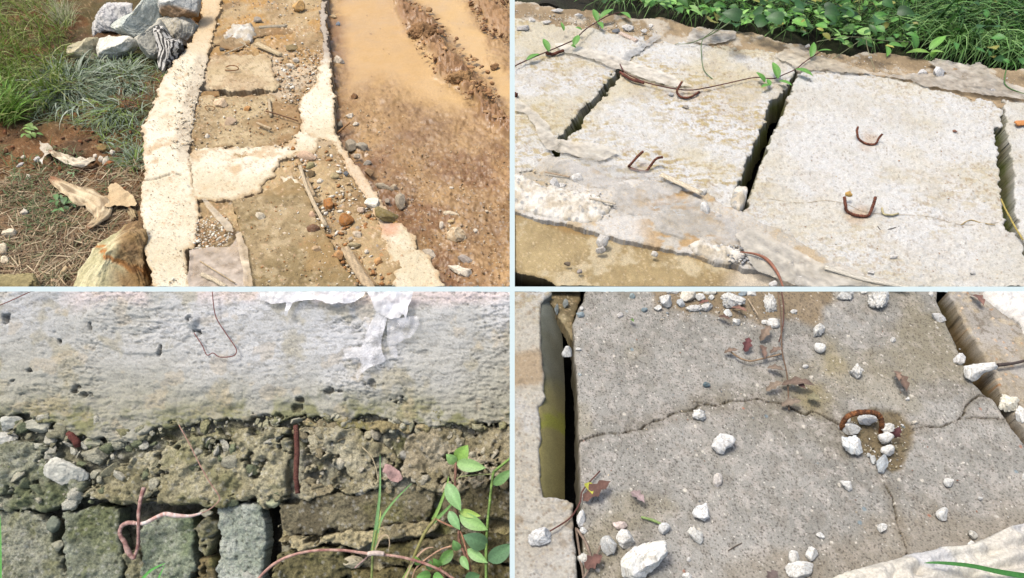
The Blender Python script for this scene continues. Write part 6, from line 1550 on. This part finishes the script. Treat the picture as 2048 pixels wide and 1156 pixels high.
def slab_h(X, Y, px, py, d):
    p1, p2, c = worley(X, Y, 130, 619)
    h = 0.0035 * fbm(X, Y, 4, 3, 611) + 0.0016 * fbm(X, Y, 60, 4, 612, 0.7) - 0.006 * np.maximum(0, 0.38 - p1) * (c < 0.3)
    m, hh, r = pebfield(X, Y, 60, 0.035, 613, 0.1, 0.4)
    h += 0.15 * hh
    q = ckd(px, py, X, Y)
    h -= 0.022 * sstep(1.4, 0.4, q)
    di = sstep(6, -10, sdf(px, py, DIRT) + 7 * fbm(X, Y, 20, 3, 5))
    h -= 0.010 * di
    h += di * 0.004 * fbm(X, Y, 50, 3, 9)
    e = sstep(12, -12, sdf(px, py, [(1500, 560), (1660, 560), (1700, 640), (1620, 680), (1560, 640), (1300, 600)]) + 14 * fbm(X, Y, 12, 3, 6))
    return h + 0.004 * e * (1 + fbm(X, Y, 30, 3, 8))
def slab_c(X, Y, px, py, d, h):
    k = mixc(base((163, 160, 150)), base((142, 139, 129)), 0.5 + 0.8 * fbm(X, Y, 5, 5, 621, 0.6))
    k = mixc(k, base((120, 112, 92)), 0.45 * sstep(0.05, 0.5, fbm(X, Y, 2.6, 5, 628, 0.62)))
    k = mixc(k, base((110, 98, 76)), 0.4 * sstep(26, 3, ckd(px, py, X, Y) + 14 * fbm(X, Y, 9, 3, 630)))
    k = mixc(k, base((194, 186, 174)), 0.4 * sstep(0, .5, fbm(X, Y, 40, 4, 622, .7)))
    k = mixc(k, base((128, 120, 106)), 0.35 * sstep(0.1, .6, fbm(X, Y, 30, 4, 623, .7)))
    pat = sstep(0.1, 0.5, fbm(X, Y, 4, 4, 624)) * 0.5
    ol = sstep(60, 0, np.minimum(np.hypot(px - 1630, (py - 780) * 1.0), np.hypot(px - 1660, py - 740)) + 20 * fbm(X, Y, 9, 3, 625))
    k = mixc(k, base((150, 136, 92)), np.maximum(pat * 0.5, ol * 0.8))
    k = mixc(k, base((140, 124, 96)), 0.35 * sstep(70, 0, sdf(px, py, [(1480, 1160), (1640, 1120), (1900, 1060), (2050, 1030), (2060, 1060), (1640, 1170)]) + 30 * fbm(X, Y, 8, 3, 626)))
    k = mixc(k, base((138, 118, 86)), 0.8 * sstep(10, -14, sdf(px, py, [(1280, 560), (1700, 560), (1640, 640), (1590, 650), (1500, 640), (1330, 630)]) + 14 * fbm(X, Y, 12, 3, 6)))
    k = mixc(k, base((112, 96, 62)), 0.85 * sstep(6, -8, sdf(px, py, DIRT) + 9 * fbm(X, Y, 20, 3, 5)))
    k = mixc(k, base((126, 116, 96)), 0.6 * sstep(-0.004, 0, d))
    p1, p2, c = worley(X, Y, 130, 619)
    k = mixc(k, base((70, 62, 54)), 0.7 * sstep(.38, .2, p1) * (c < 0.3))
    q1, q2, c2 = worley(X, Y, 210, 629)
    k = mixc(k, base((60, 56, 50)), 0.7 * sstep(.3, .18, q1) * (c2 < 0.16))
    m, hh, r = pebfield(X, Y, 60, 0.035, 613, 0.1, 0.4)
    pc = mixc(base((222, 214, 196)), base((120, 140, 146)), sstep(.6, .7, r)); pc = mixc(pc, base((170, 110, 84)), sstep(.9, .92, r))
    k = mixc(k, pc, 0.75 * m)
    m, hh, r = pebfield(X, Y, 150, 0.05, 614, 0.1, 0.4); k = mixc(k, base((228, 222, 206)), 0.8 * m)
    return mixc(k, base((50, 38, 28)), 0.97 * sstep(2.0, 0.8, ckd(px, py, X, Y)))  # crack dirt plus crevice shade, both painted into the colour
MAIN = [(1172, 520), (1880, 520), (1874, 600), (1890, 640), (1900, 665), (1916, 700), (1930, 736), (1944, 762), (1966, 786), (1986, 796), (2004, 822), (2024, 856), (2044, 880), (2080, 920), (2300, 1200), (2300, 1300), (1174, 1300), (1166, 1100), (1160, 960), (1154, 800), (1148, 700), (1147, 645), (1156, 618), (1166, 600)]
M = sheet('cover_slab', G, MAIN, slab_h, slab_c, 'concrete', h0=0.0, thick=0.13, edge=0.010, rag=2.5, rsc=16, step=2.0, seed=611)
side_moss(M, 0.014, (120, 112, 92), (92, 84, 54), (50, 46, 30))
tag(M, 'large grey cracked concrete cover slab strewn with white rubble', 'slab')
tube('lifting_hook', [(1684, 862, -.01), (1685, 850, .02), (1692, 836, .045), (1706, 828, .055), (1728, 824, .058), (1748, 826, .055), (1760, 834, .045), (1764, 852, .02), (1762, 866, -.01)], 0.0075, (150, 100, 62), 'rust', parent=M, col2=(100, 66, 46), sides=12, sm=8)
# left bank of the drain
f = wslab(631, 0.6)
def lc(X, Y, px, py, d, h, f=f):
    k = f[1](X, Y, px, py, d, h)
    k = mixc(k, base((176, 150, 110)), 0.85 * sstep(12, -8, sdf(px, py, [(1020, 700), (1085, 705), (1092, 765), (1020, 775)]) + 8 * fbm(X, Y, 15, 3, 3)))
    k = mixc(k, base((150, 124, 84)), 0.6 * sstep(0.2, 0.5, fbm(X, Y, 12, 4, 634)) * sstep(800, 900, py))
    m, hh, r = pebfield(X, Y, 70, 0.3, 635); k = mixc(k, mixc(base((206, 190, 160)), base((130, 112, 88)), r), 0.6 * m)
    return mixc(k, base((120, 116, 110)), 0.3 + 0 * X)
o = sheet('drain_wall_or_screen', G, [(960, 520), (1104, 520), (1106, 586), (1082, 604), (1080, 640), (1084, 700), (1090, 750), (1088, 780), (1094, 790), (1080, 812), (1082, 900), (1084, 960), (1088, 990), (1120, 992), (1136, 996), (1146, 1006), (1150, 1050), (1156, 1160), (1160, 1300), (960, 1300)], f[0], lc, 'lime', h0=0.004, thick=0.15, edge=0.012, rag=3.5, rsc=14, step=2.0, seed=631)
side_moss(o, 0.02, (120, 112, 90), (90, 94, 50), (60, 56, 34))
tag(o, 'white and tan drain wall top left of the grey slab', 'drain wall', kind='structure')
# mossy sloping inner face of the drain
def sl_tilt(fx, fy): return -0.20 * np.clip((fx - 1078) / 92.0, 0, 1) ** 1.3
def sl_c(X, Y, px, py, d, h):
    k = mixc(base((128, 130, 116)), base((100, 96, 72)), 0.5 + .6 * fbm(X, Y, 6, 4, 641))
    g = sstep(700, 800, py + 30 * fbm(X, Y, 6, 3, 642))
    k = mixc(k, base((160, 148, 88)), 0.7 * g)
    st = sstep(.1, .45, fbm(X * 0.6 + Y * 0.5, Y * 1.3 - X * 0.6, 9, 4, 643)) 
    return mixc(k, base((150, 152, 48)), 0.7 * st * g)
o = sheet('drain_lining', G, [(1072, 560), (1112, 560), (1128, 640), (1134, 740), (1134, 1004), (1072, 1004)], lambda X, Y, px, py, d: 0.003 * fbm(X, Y, 20, 4, 644), sl_c, 'concrete', h0=-0.006, thick=0.05, edge=0, rag=0, step=3, seed=641, tilt=sl_tilt)
tag(o, 'sloping mossy inner face of the drain in the left gap', 'drain lining', kind='structure')
f = ledge_fn(651, (128, 112, 76), (96, 84, 56), (160, 146, 110), 0.5)
o = sheet('drain_silt', G, [(1108, 560), (1164, 560), (1160, 600), (1146, 636), (1146, 680), (1128, 650), (1106, 616), (1092, 600)], f[0], f[1], 'mud', h0=-0.035, thick=0.05, rag=5, rsc=20, step=2.4, seed=651)
tag(o, 'brown silt with pebbles at the far end of the left gap', kind='stuff')
# right slab
f = slab_fn((178, 172, 160), (154, 147, 134), stain=(160, 144, 114), st=.3, sd=661, peb=.1)
R = sheet('cover_slab', G, [(1896, 520), (2240, 520), (2300, 1100), (2120, 980), (2080, 900), (2052, 860), (2030, 828), (2014, 800), (1998, 770), (1980, 738), (1966, 712), (1952, 684), (1932, 652), (1912, 614), (1894, 584)], f[0], f[1], 'concrete', h0=0.004, thick=0.14, shear=-0.022, edge=0.010, rag=4, rsc=14, step=2.0, seed=661)
side_moss(R, 0.008, (112, 92, 60), (88, 76, 44), (40, 34, 22))
tag(R, 'grey tan slab beyond the diagonal gap at the far right', 'slab')
f = rub_fn(671)
o = sheet('mortar_crust', G, [(1962, 560), (2100, 560), (2130, 800), (2060, 690), (2040, 650), (2020, 634), (2006, 624), (1986, 610), (1970, 596)], f[0], lambda X, Y, px, py, d, h, f=f: mixc(f[1](X, Y, px, py, d, h), base((236, 234, 228)), .6), 'lime', h0=0.006, thick=0.03, rag=5, rsc=16, step=2.0, seed=671)
tag(o, 'white mortar crust on the far right slab', 'mortar')
# crumpled plastic
f = filmfn((226, 220, 200), (204, 198, 184), 681, 0.014)
def pc4(X, Y, px, py, d, h): return mixc(f[1](X, Y, px, py, d, h), base((190, 192, 196)), 0.6 * sstep(0.1, .5, fbm(X, Y, 6, 3, 683)))
o = sheet('plastic_sheet', G, [(1630, 1166), (1700, 1140), (1750, 1126), (1830, 1106), (1890, 1092), (1950, 1086), (1952, 1080), (1988, 1070), (2030, 1052), (2060, 1046), (2240, 1020), (2300, 1300), (1560, 1300)], lambda X, Y, px, py, d: f[0](X, Y, px, py, d) + 0.006 * np.sin((px * 0.25 + py) * 0.16 + 2 * fbm(X, Y, 5, 3, 684)), pc4, 'dry', h0=0.016, thick=0.01, edge=0.004, rag=3, rsc=8, step=2.2, seed=681)
tag(o, 'crumpled cream plastic sheet across the near right corner', 'plastic')
V, F, c = bladepx([(2080, 1158, .03), (2000, 1145, .05), (1940, 1132, .06), (1880, 1126, .06), (1848, 1126, .05)], 14, (70, 130, 60), G); tag(mkobj('grass_straw', V, F, 'blade', c), 'green blade of grass lying over the cream plastic sheet', 'grass')

# ---- rubble
W4 = (232, 230, 220)
def R4(lst, **d):
    for it in lst:
        lab, cx, cy, w_, h_, col = it[:6]; kw = dict(d); kw.update(it[6] if len(it) > 6 else {})
        kw.setdefault('h0', 0.0); kw.setdefault('group', 'white rubble on the grey slab'); kw.setdefault('sink', .1); kw.setdefault('depth', .7)
        stone(lab, cx, cy, w_, h_, col, 'rubble_piece', 'rubble', **kw)
RGH = dict(rough=.28, cuts=4, nsc=3)
R4([('white rough stone leftmost of the heap along the far edge', 1332, 603, 26, 27, W4), ('small white knob at the left foot of the heap', 1315, 616, 17, 13, W4),
    ('cream stone second from the left in the heap', 1376, 590, 34, 26, (238, 228, 206)), ('white pebble between the cream stone and the big knobby one', 1400, 594, 22, 16, W4), ('small round pebble right of the white pebble', 1423, 595, 13, 12, (226, 226, 218)),
    ('grey white stone below the white pebble pair', 1362, 606, 18, 18, (206, 210, 208)), ('white pair of joined lumps below the heap', 1388, 616, 36, 14, W4, RGH), ('white lump right of the joined lumps', 1414, 614, 26, 20, W4, RGH),
    ('big knobby white lump of the heap', 1466, 601, 50, 34, W4, dict(rough=.2, nsc=3)), ('white stone at the far edge left of the knobby lump', 1345, 584, 26, 12, W4), ('cream white stone at the far edge above the knobby lump', 1420, 583, 30, 14, (234, 230, 214)),
    ('blue grey stone touching the knobby lump at the far edge', 1485, 588, 18, 14, (140, 154, 160)), ('white stone at the far edge right of the knobby lump', 1500, 586, 24, 16, W4),
    ('round white stone beneath the knobby lump', 1456, 626, 18, 16, W4), ('white angular stone below the round white one', 1473, 644, 16, 15, W4), ('white flat stone at the end of the twig', 1540, 606, 26, 44, W4, RGH), ('small white stone on the twig', 1546, 646, 26, 20, W4), ('little white chip right of the twig head', 1587, 623, 14, 9, W4),
    ('white chip left of the twig', 1529, 644, 13, 9, W4),
    ('flat white knob near the far edge, isolated left', 1690, 589, 36, 24, W4, dict(rough=.2, nsc=3)), ('larger knobby white slab piece at the far edge', 1757, 598, 44, 38, W4, dict(rough=.24, nsc=3)), ('small white chip at the far edge between the knobs', 1728, 584, 14, 9, W4), ('white crumb at the right end of the far edge', 1862, 588, 9, 12, W4),
    ('crooked two part white piece on the open slab', 1638, 662, 24, 38, W4, dict(rough=.25, nsc=2.5, poly=[(1630, 650), (1640, 645), (1650, 655), (1648, 670), (1640, 680), (1630, 672), (1627, 660)])), ('round white pebble under the crooked piece', 1640, 696, 23, 21, W4, dict(cuts=4)),
    ('white pebble midway across the slab', 1787, 680, 11, 11, W4), ('spongy white lump on the right half of the slab', 1712, 743, 27, 36, W4, dict(rough=.3, nsc=3.5)), ('white elongated stone by the far end of the diagonal gap', 1877, 636, 32, 18, (222, 220, 212), dict(ang=-20)),
    ('white crumb left of the olive stain', 1611, 733, 12, 8, W4),
    ('long white plaster block bridging the diagonal gap', 1960, 738, 68, 32, (240, 238, 228), dict(ang=4, cuts=9, poly=[(1928, 732), (1950, 728), (1988, 724), (1998, 738), (1975, 752), (1945, 762), (1930, 756)], h0=0.01)), ('rounded white stone behind the bridging block', 1920, 718, 20, 26, (232, 230, 222), dict(ang=-30)),
    ('cream white rubble at the near end of the diagonal gap', 2018, 806, 42, 34, (240, 234, 212), dict(rough=.2)), ('white rubble piece at the right edge', 2046, 830, 26, 36, W4), ('white stone near the left rim of the slab', 1240, 630, 14, 11, (222, 216, 206)), ('blue grey pebble at the slab corner', 1161, 629, 17, 12, (150, 166, 170)), ('white pebble at the rim of the left gap', 1163, 617, 8, 9, W4),
    ('blue pebble on the far left of the slab', 1289, 620, 13, 10, (130, 150, 156)), ('dark blue pebble beyond the middle of the crack', 1413, 769, 15, 11, (96, 118, 124)), ('blue pebble at the head of the slab', 1265, 592, 12, 12, (170, 186, 184)),
    ('pale stone wedged in the left gap', 1134, 703, 22, 23, (206, 206, 198), dict(h0=-0.02, cuts=6)), ('white sliver beside the wedged stone', 1157, 698, 12, 6, W4), ('grey pebble in the silt, left', 1113, 619, 9, 24, (130, 140, 138), dict(h0=-.03)), ('grey pebble in the silt, right', 1131, 607, 12, 20, (140, 146, 140), dict(h0=-.03)),
    ('white lump on the crack left of centre', 1398, 829, 30, 24, W4, dict(rough=.28, nsc=3)),
    ('heart shaped white stone on the lower slab', 1446, 888, 50, 44, (240, 238, 230), dict(poly=[(1422, 892), (1425, 875), (1436, 868), (1458, 868), (1470, 880), (1462, 892), (1452, 896), (1446, 910), (1432, 906)], cuts=3)),
    ('small fossil like oval white stone', 1435, 960, 18, 30, (222, 214, 202), dict(ang=-8)), ('white triangular stone on the lower slab', 1402, 1024, 36, 36, (238, 238, 232), dict(poly=[(1384, 1028), (1392, 1014), (1412, 1004), (1419, 1034), (1408, 1042), (1386, 1034)], cuts=3)), ('leaf shaped white chip under the triangular stone', 1391, 1072, 34, 40, (232, 230, 218), dict(poly=[(1374, 1064), (1388, 1052), (1404, 1064), (1407, 1080), (1402, 1092), (1388, 1082)], cuts=2, depth=.4)),
    ('round grey white pebble at the end of the green blade', 1329, 1057, 25, 25, (222, 222, 216), dict(cuts=4)), ('pinkish mottled stone touching the long white one', 1240, 1051, 30, 17, (230, 212, 200)), ('long smooth white stone under the pinkish one', 1250, 1079, 32, 42, W4, dict(ang=35, cuts=5)),
    ('speckled grey white stone left of the long smooth one', 1217, 1090, 33, 42, (212, 212, 204), dict(ang=15, cuts=7)), ('biggest white rock at the near edge', 1287, 1120, 96, 76, (240, 238, 230), dict(poly=[(1240, 1130), (1250, 1112), (1270, 1098), (1300, 1088), (1332, 1084), (1333, 1110), (1320, 1134), (1290, 1152), (1260, 1160), (1246, 1152)], cuts=4, col2=(220, 216, 200))),
    ('rough white stone on the tan wall top', 1078, 1073, 50, 34, (226, 226, 220), dict(ang=18, cuts=8, rough=.15)), ('white lump in the narrow gap, upper', 1162, 1038, 18, 38, (232, 232, 226), dict(h0=-.01)), ('white lump in the narrow gap, middle', 1167, 1062, 16, 16, (226, 226, 218), dict(h0=-.01)), ('cream stone in the narrow gap, lower', 1168, 1120, 26, 28, (232, 228, 214), dict(h0=-.01)),
    ('oval white stone at the near edge of the grey slab', 1588, 1114, 22, 28, W4), ('angular white stone beside the oval one', 1624, 1108, 26, 30, W4, dict(cuts=9)), ('broad white rock at the near edge, middle', 1600, 1140, 56, 36, W4, dict(cuts=9)), ('white stone peeping over the near edge', 1374, 1152, 20, 14, W4),
    ('small pale chip lower middle', 1377, 1119, 9, 9, (216, 214, 206)),
    ('white arrowhead shaped chip', 1693, 972, 26, 22, W4, dict(poly=[(1679, 962), (1702, 962), (1705, 978), (1698, 985), (1688, 974)], cuts=2, depth=.4)), ('white angular stone right of the arrowhead chip', 1898, 966, 21, 17, W4, dict(cuts=8)), ('tiny white crumb under the angular stone', 1961, 997, 9, 7, W4),
    ('white upright stone at the far end of the lower crack', 1765, 1056, 18, 20, W4), ('white angular stone in the lower right', 1884, 1028, 24, 28, W4, dict(cuts=8)), ('white chip near the plastic sheet, lower left', 1641, 1072, 17, 14, W4), ('rounded grey white stone beside the plastic sheet', 1946, 1070, 18, 18, (206, 202, 188)), ('white triangular chip beside the plastic sheet', 1942, 1088, 16, 14, W4),
    ('pale stone touching the hook inside', 1735, 838, 42, 24, (222, 222, 216), dict(cuts=5)), ('white stone on the left foot of the hook', 1700, 857, 40, 28, W4, dict(cuts=6)), ('white spike left inside the hook', 1697, 838, 8, 20, W4), ('tall white stone under the left foot', 1704, 892, 44, 44, W4, dict(cuts=8, poly=[(1682, 872), (1715, 872), (1724, 884), (1722, 904), (1712, 914), (1696, 904), (1684, 892)], col2=(190, 198, 200))),
    ('white crumbly stone on the right foot of the hook', 1775, 858, 30, 24, W4, RGH), ('white stone below the crumbly one', 1772, 876, 32, 26, W4, dict(cuts=8)), ('white stone third below the right foot', 1776, 900, 30, 24, W4, dict(cuts=8)),
    ('grey white shard at the tip of the dirt hollow', 1764, 928, 22, 40, (190, 196, 196), dict(ang=-20, cuts=9)), ('small white shard left of the grey one', 1747, 920, 11, 20, (214, 216, 210), dict(ang=10)), ('tiny shard in the dirt hollow', 1738, 910, 9, 9, (206, 208, 202)), ('small cream chip on the right crack', 1829, 845, 14, 9, (236, 226, 204)), ('white chip right of the hook dirt', 1815, 798, 9, 8, W4), ('white speck stone at the far right rim', 2050, 955, 10, 14, W4)])
scatter('gravel', 260, [(1290, 583), (1560, 583), (1600, 640), (1500, 660), (1320, 640)], [W4, (190, 180, 160), (150, 156, 156)], (0.003, 0.010), h0=0.0, seed=81)['label'] = 'crumbs around the white heap at the far edge'
scatter('gravel', 420, [(1170, 620), (1900, 640), (2040, 900), (2040, 1040), (1600, 1140), (1180, 1140)], [W4, (206, 190, 160), (120, 124, 124), (150, 110, 90)], (0.002, 0.006), h0=-0.001, seed=82)['label'] = 'tiny grains scattered over the grey slab'
scatter('gravel', 160, [(1680, 830), (1820, 830), (1805, 940), (1760, 930), (1700, 900)], [W4, (180, 170, 140), (130, 120, 90)], (0.003, 0.010), h0=-0.008, seed=83)['label'] = 'grit in the dirt hollow around the hook'
# ---- dead leaves and twigs
def dleaf(label, a, b, wpx, col, shape='rag', h=(0.012, 0.03), bend=.15, fold=.35, name='dry_leaf'):
    V, F, c = leafpx(a, b, wpx, col, G, h[0], h[1], bend, fold, shape, seg=10)
    X, Y = G.uv(V); c = c * (1 + 0.25 * fbm(X, Y, 60, 3, 4))[:, None]
    return tag(mkobj(name, V, F, 'dry', c), label, 'leaf', 'dead leaves on the grey slab')
dleaf('large brown toothed leaf at the rim of the left gap', (1166, 1002), (1222, 962), 24, (110, 80, 68))
dleaf('yellow green leaf half under the large brown leaf', (1172, 966), (1186, 990), 16, (176, 176, 70), 'oval')
dleaf('pale mauve leaf scrap right of the large brown leaf', (1262, 984), (1290, 1006), 18, (162, 142, 138))
dleaf('dark brown leaf in the narrow gap near the edge', (1170, 1136), (1206, 1112), 24, (106, 76, 66))
dleaf('small dark leaf above the narrow gap leaf', (1190, 1128), (1204, 1108), 12, (90, 60, 54))
dleaf('brown crumpled leaf on the right half of the slab', (1790, 748), (1814, 784), 20, (112, 92, 78))
dleaf('curl on top of the brown crumpled leaf', (1788, 742), (1798, 764), 12, (140, 116, 98), h=(.02, .04))
dleaf('purple brown leaf left of the twig', (1490, 704), (1498, 674), 16, (100, 60, 58))
dleaf('tan leaf above the purple brown one', (1520, 682), (1542, 650), 15, (130, 112, 94))
dleaf('brown leaf hanging from the twig, right', (1520, 690), (1530, 720), 12, (116, 94, 80))
dleaf('curled tan leaf at the left end of the leafy twig', (1448, 706), (1478, 700), 10, (124, 106, 90))
dleaf('brown leaf lying at the right of the twig', (1540, 706), (1566, 696), 11, (120, 102, 88))
dleaf('crumpled leaf below the leafy twig', (1534, 736), (1570, 742), 13, (128, 112, 96))
dleaf('long brown folded leaf above the olive stain', (1562, 770), (1632, 772), 17, (116, 98, 84), bend=.2)
dleaf('tan leaf left end of the folded leaves', (1532, 782), (1566, 764), 14, (134, 118, 100))
dleaf('dark curled leaf under the folded leaf', (1580, 764), (1612, 778), 16, (100, 74, 66))
dleaf('shrivelled leaf on the crack below the folded leaves', (1562, 812), (1604, 802), 15, (124, 110, 94))
dleaf('green grey curled leaf at the right of the shrivelled one', (1614, 796), (1642, 800), 20, (130, 124, 96))
dleaf('dark red leaf standing beside the right foot stones', (1786, 874), (1800, 852), 16, (92, 56, 56), h=(.01, .05))
dleaf('brown leaf strip among the white heap', (1398, 608), (1420, 602), 8, (120, 84, 72))
dleaf('long brown leaf under the knobby lump', (1462, 616), (1496, 624), 10, (134, 100, 84))
dleaf('dark leaf below the round white stone of the heap', (1436, 634), (1462, 640), 10, (104, 80, 68))
dleaf('dark leaf at the near edge, middle', (1536, 1160), (1556, 1142), 20, (110, 96, 90))
dleaf('brown leaf mass at the far right edge', (1942, 590), (1968, 612), 16, (124, 92, 80))
dleaf('small green leaf speck near the slab corner', (1259, 640), (1268, 644), 8, (90, 120, 60), 'oval', name='leaf_scrap')
T4 = (124, 100, 78)
tube('twig', [(1462, 704, .02), (1480, 716, .02), (1500, 722, .02), (1530, 716, .02), (1562, 708, .02)], .0028, (166, 140, 110), 'wood', 'curved twig carrying the dead leaves', 'twig')
tube('twig', [(1556, 583, .03), (1562, 640, .03), (1564, 700, .025), (1574, 750, .02), (1578, 820, .015)], .0022, T4, 'wood', 'long straight thin twig dropping from the far edge', 'twig')
tube('twig', [(1557, 560, .03), (1566, 600, .03), (1566, 650, .03), (1558, 684, .02)], .002, (110, 74, 62), 'wood', 'second dark thread beside the long straight twig', 'twig')
tube('twig', [(1496, 598, .02), (1506, 614, .02), (1516, 630, .02)], .0022, (190, 170, 140), 'wood', 'short pale stick right of the knobby lump', 'twig')
tube('twig', [(2070, 716, .03), (2030, 726, .03), (1996, 730, .03)], [.0045, .004, .006], (84, 72, 66), 'wood', 'dark stick behind the bridging plaster block', 'twig')
tube('twig', [(1152, 1056, -.01), (1160, 1110, .0), (1168, 1160, .0)], .003, (140, 122, 104), 'wood', 'left stem lying in the narrow gap', 'twig')
tube('twig', [(1154, 1058, .0), (1172, 1086, .005), (1186, 1130, .01)], .0035, (150, 130, 112), 'wood', 'slanting stem beside the cream stone in the narrow gap', 'twig')
tube('twig', [(1165, 1158, .01), (1186, 1126, .015), (1202, 1090, .015)], .0025, (150, 130, 112), 'wood', 'pale stem running up toward the speckled stone', 'twig')
tube('twig', [(1100, 1062, .02), (1140, 1036, .015), (1160, 1005, .015), (1166, 980, .015), (1200, 942, .01)], .002, (112, 70, 60), 'wood', 'red brown stem from the wall stone to the large brown leaf', 'twig')
tube('twig', [(1282, 1034, .006), (1304, 1040, .008), (1322, 1048, .008)], [.003, .004, .003], (170, 196, 120), 'blade', 'short pale green blade piece by the round pebble', 'twig')
tube('twig', [(1456, 1102, .004), (1468, 1094, .005), (1484, 1086, .004)], .0012, (110, 96, 80), 'wood', 'tiny dark hair on the lower slab', 'twig')
tube('twig', [(1980, 1160, .004), (2000, 1150, .004), (1984, 1153, .004)], .0012, (150, 130, 100), 'wood', 'straw tip on the plastic at the near edge', 'twig')
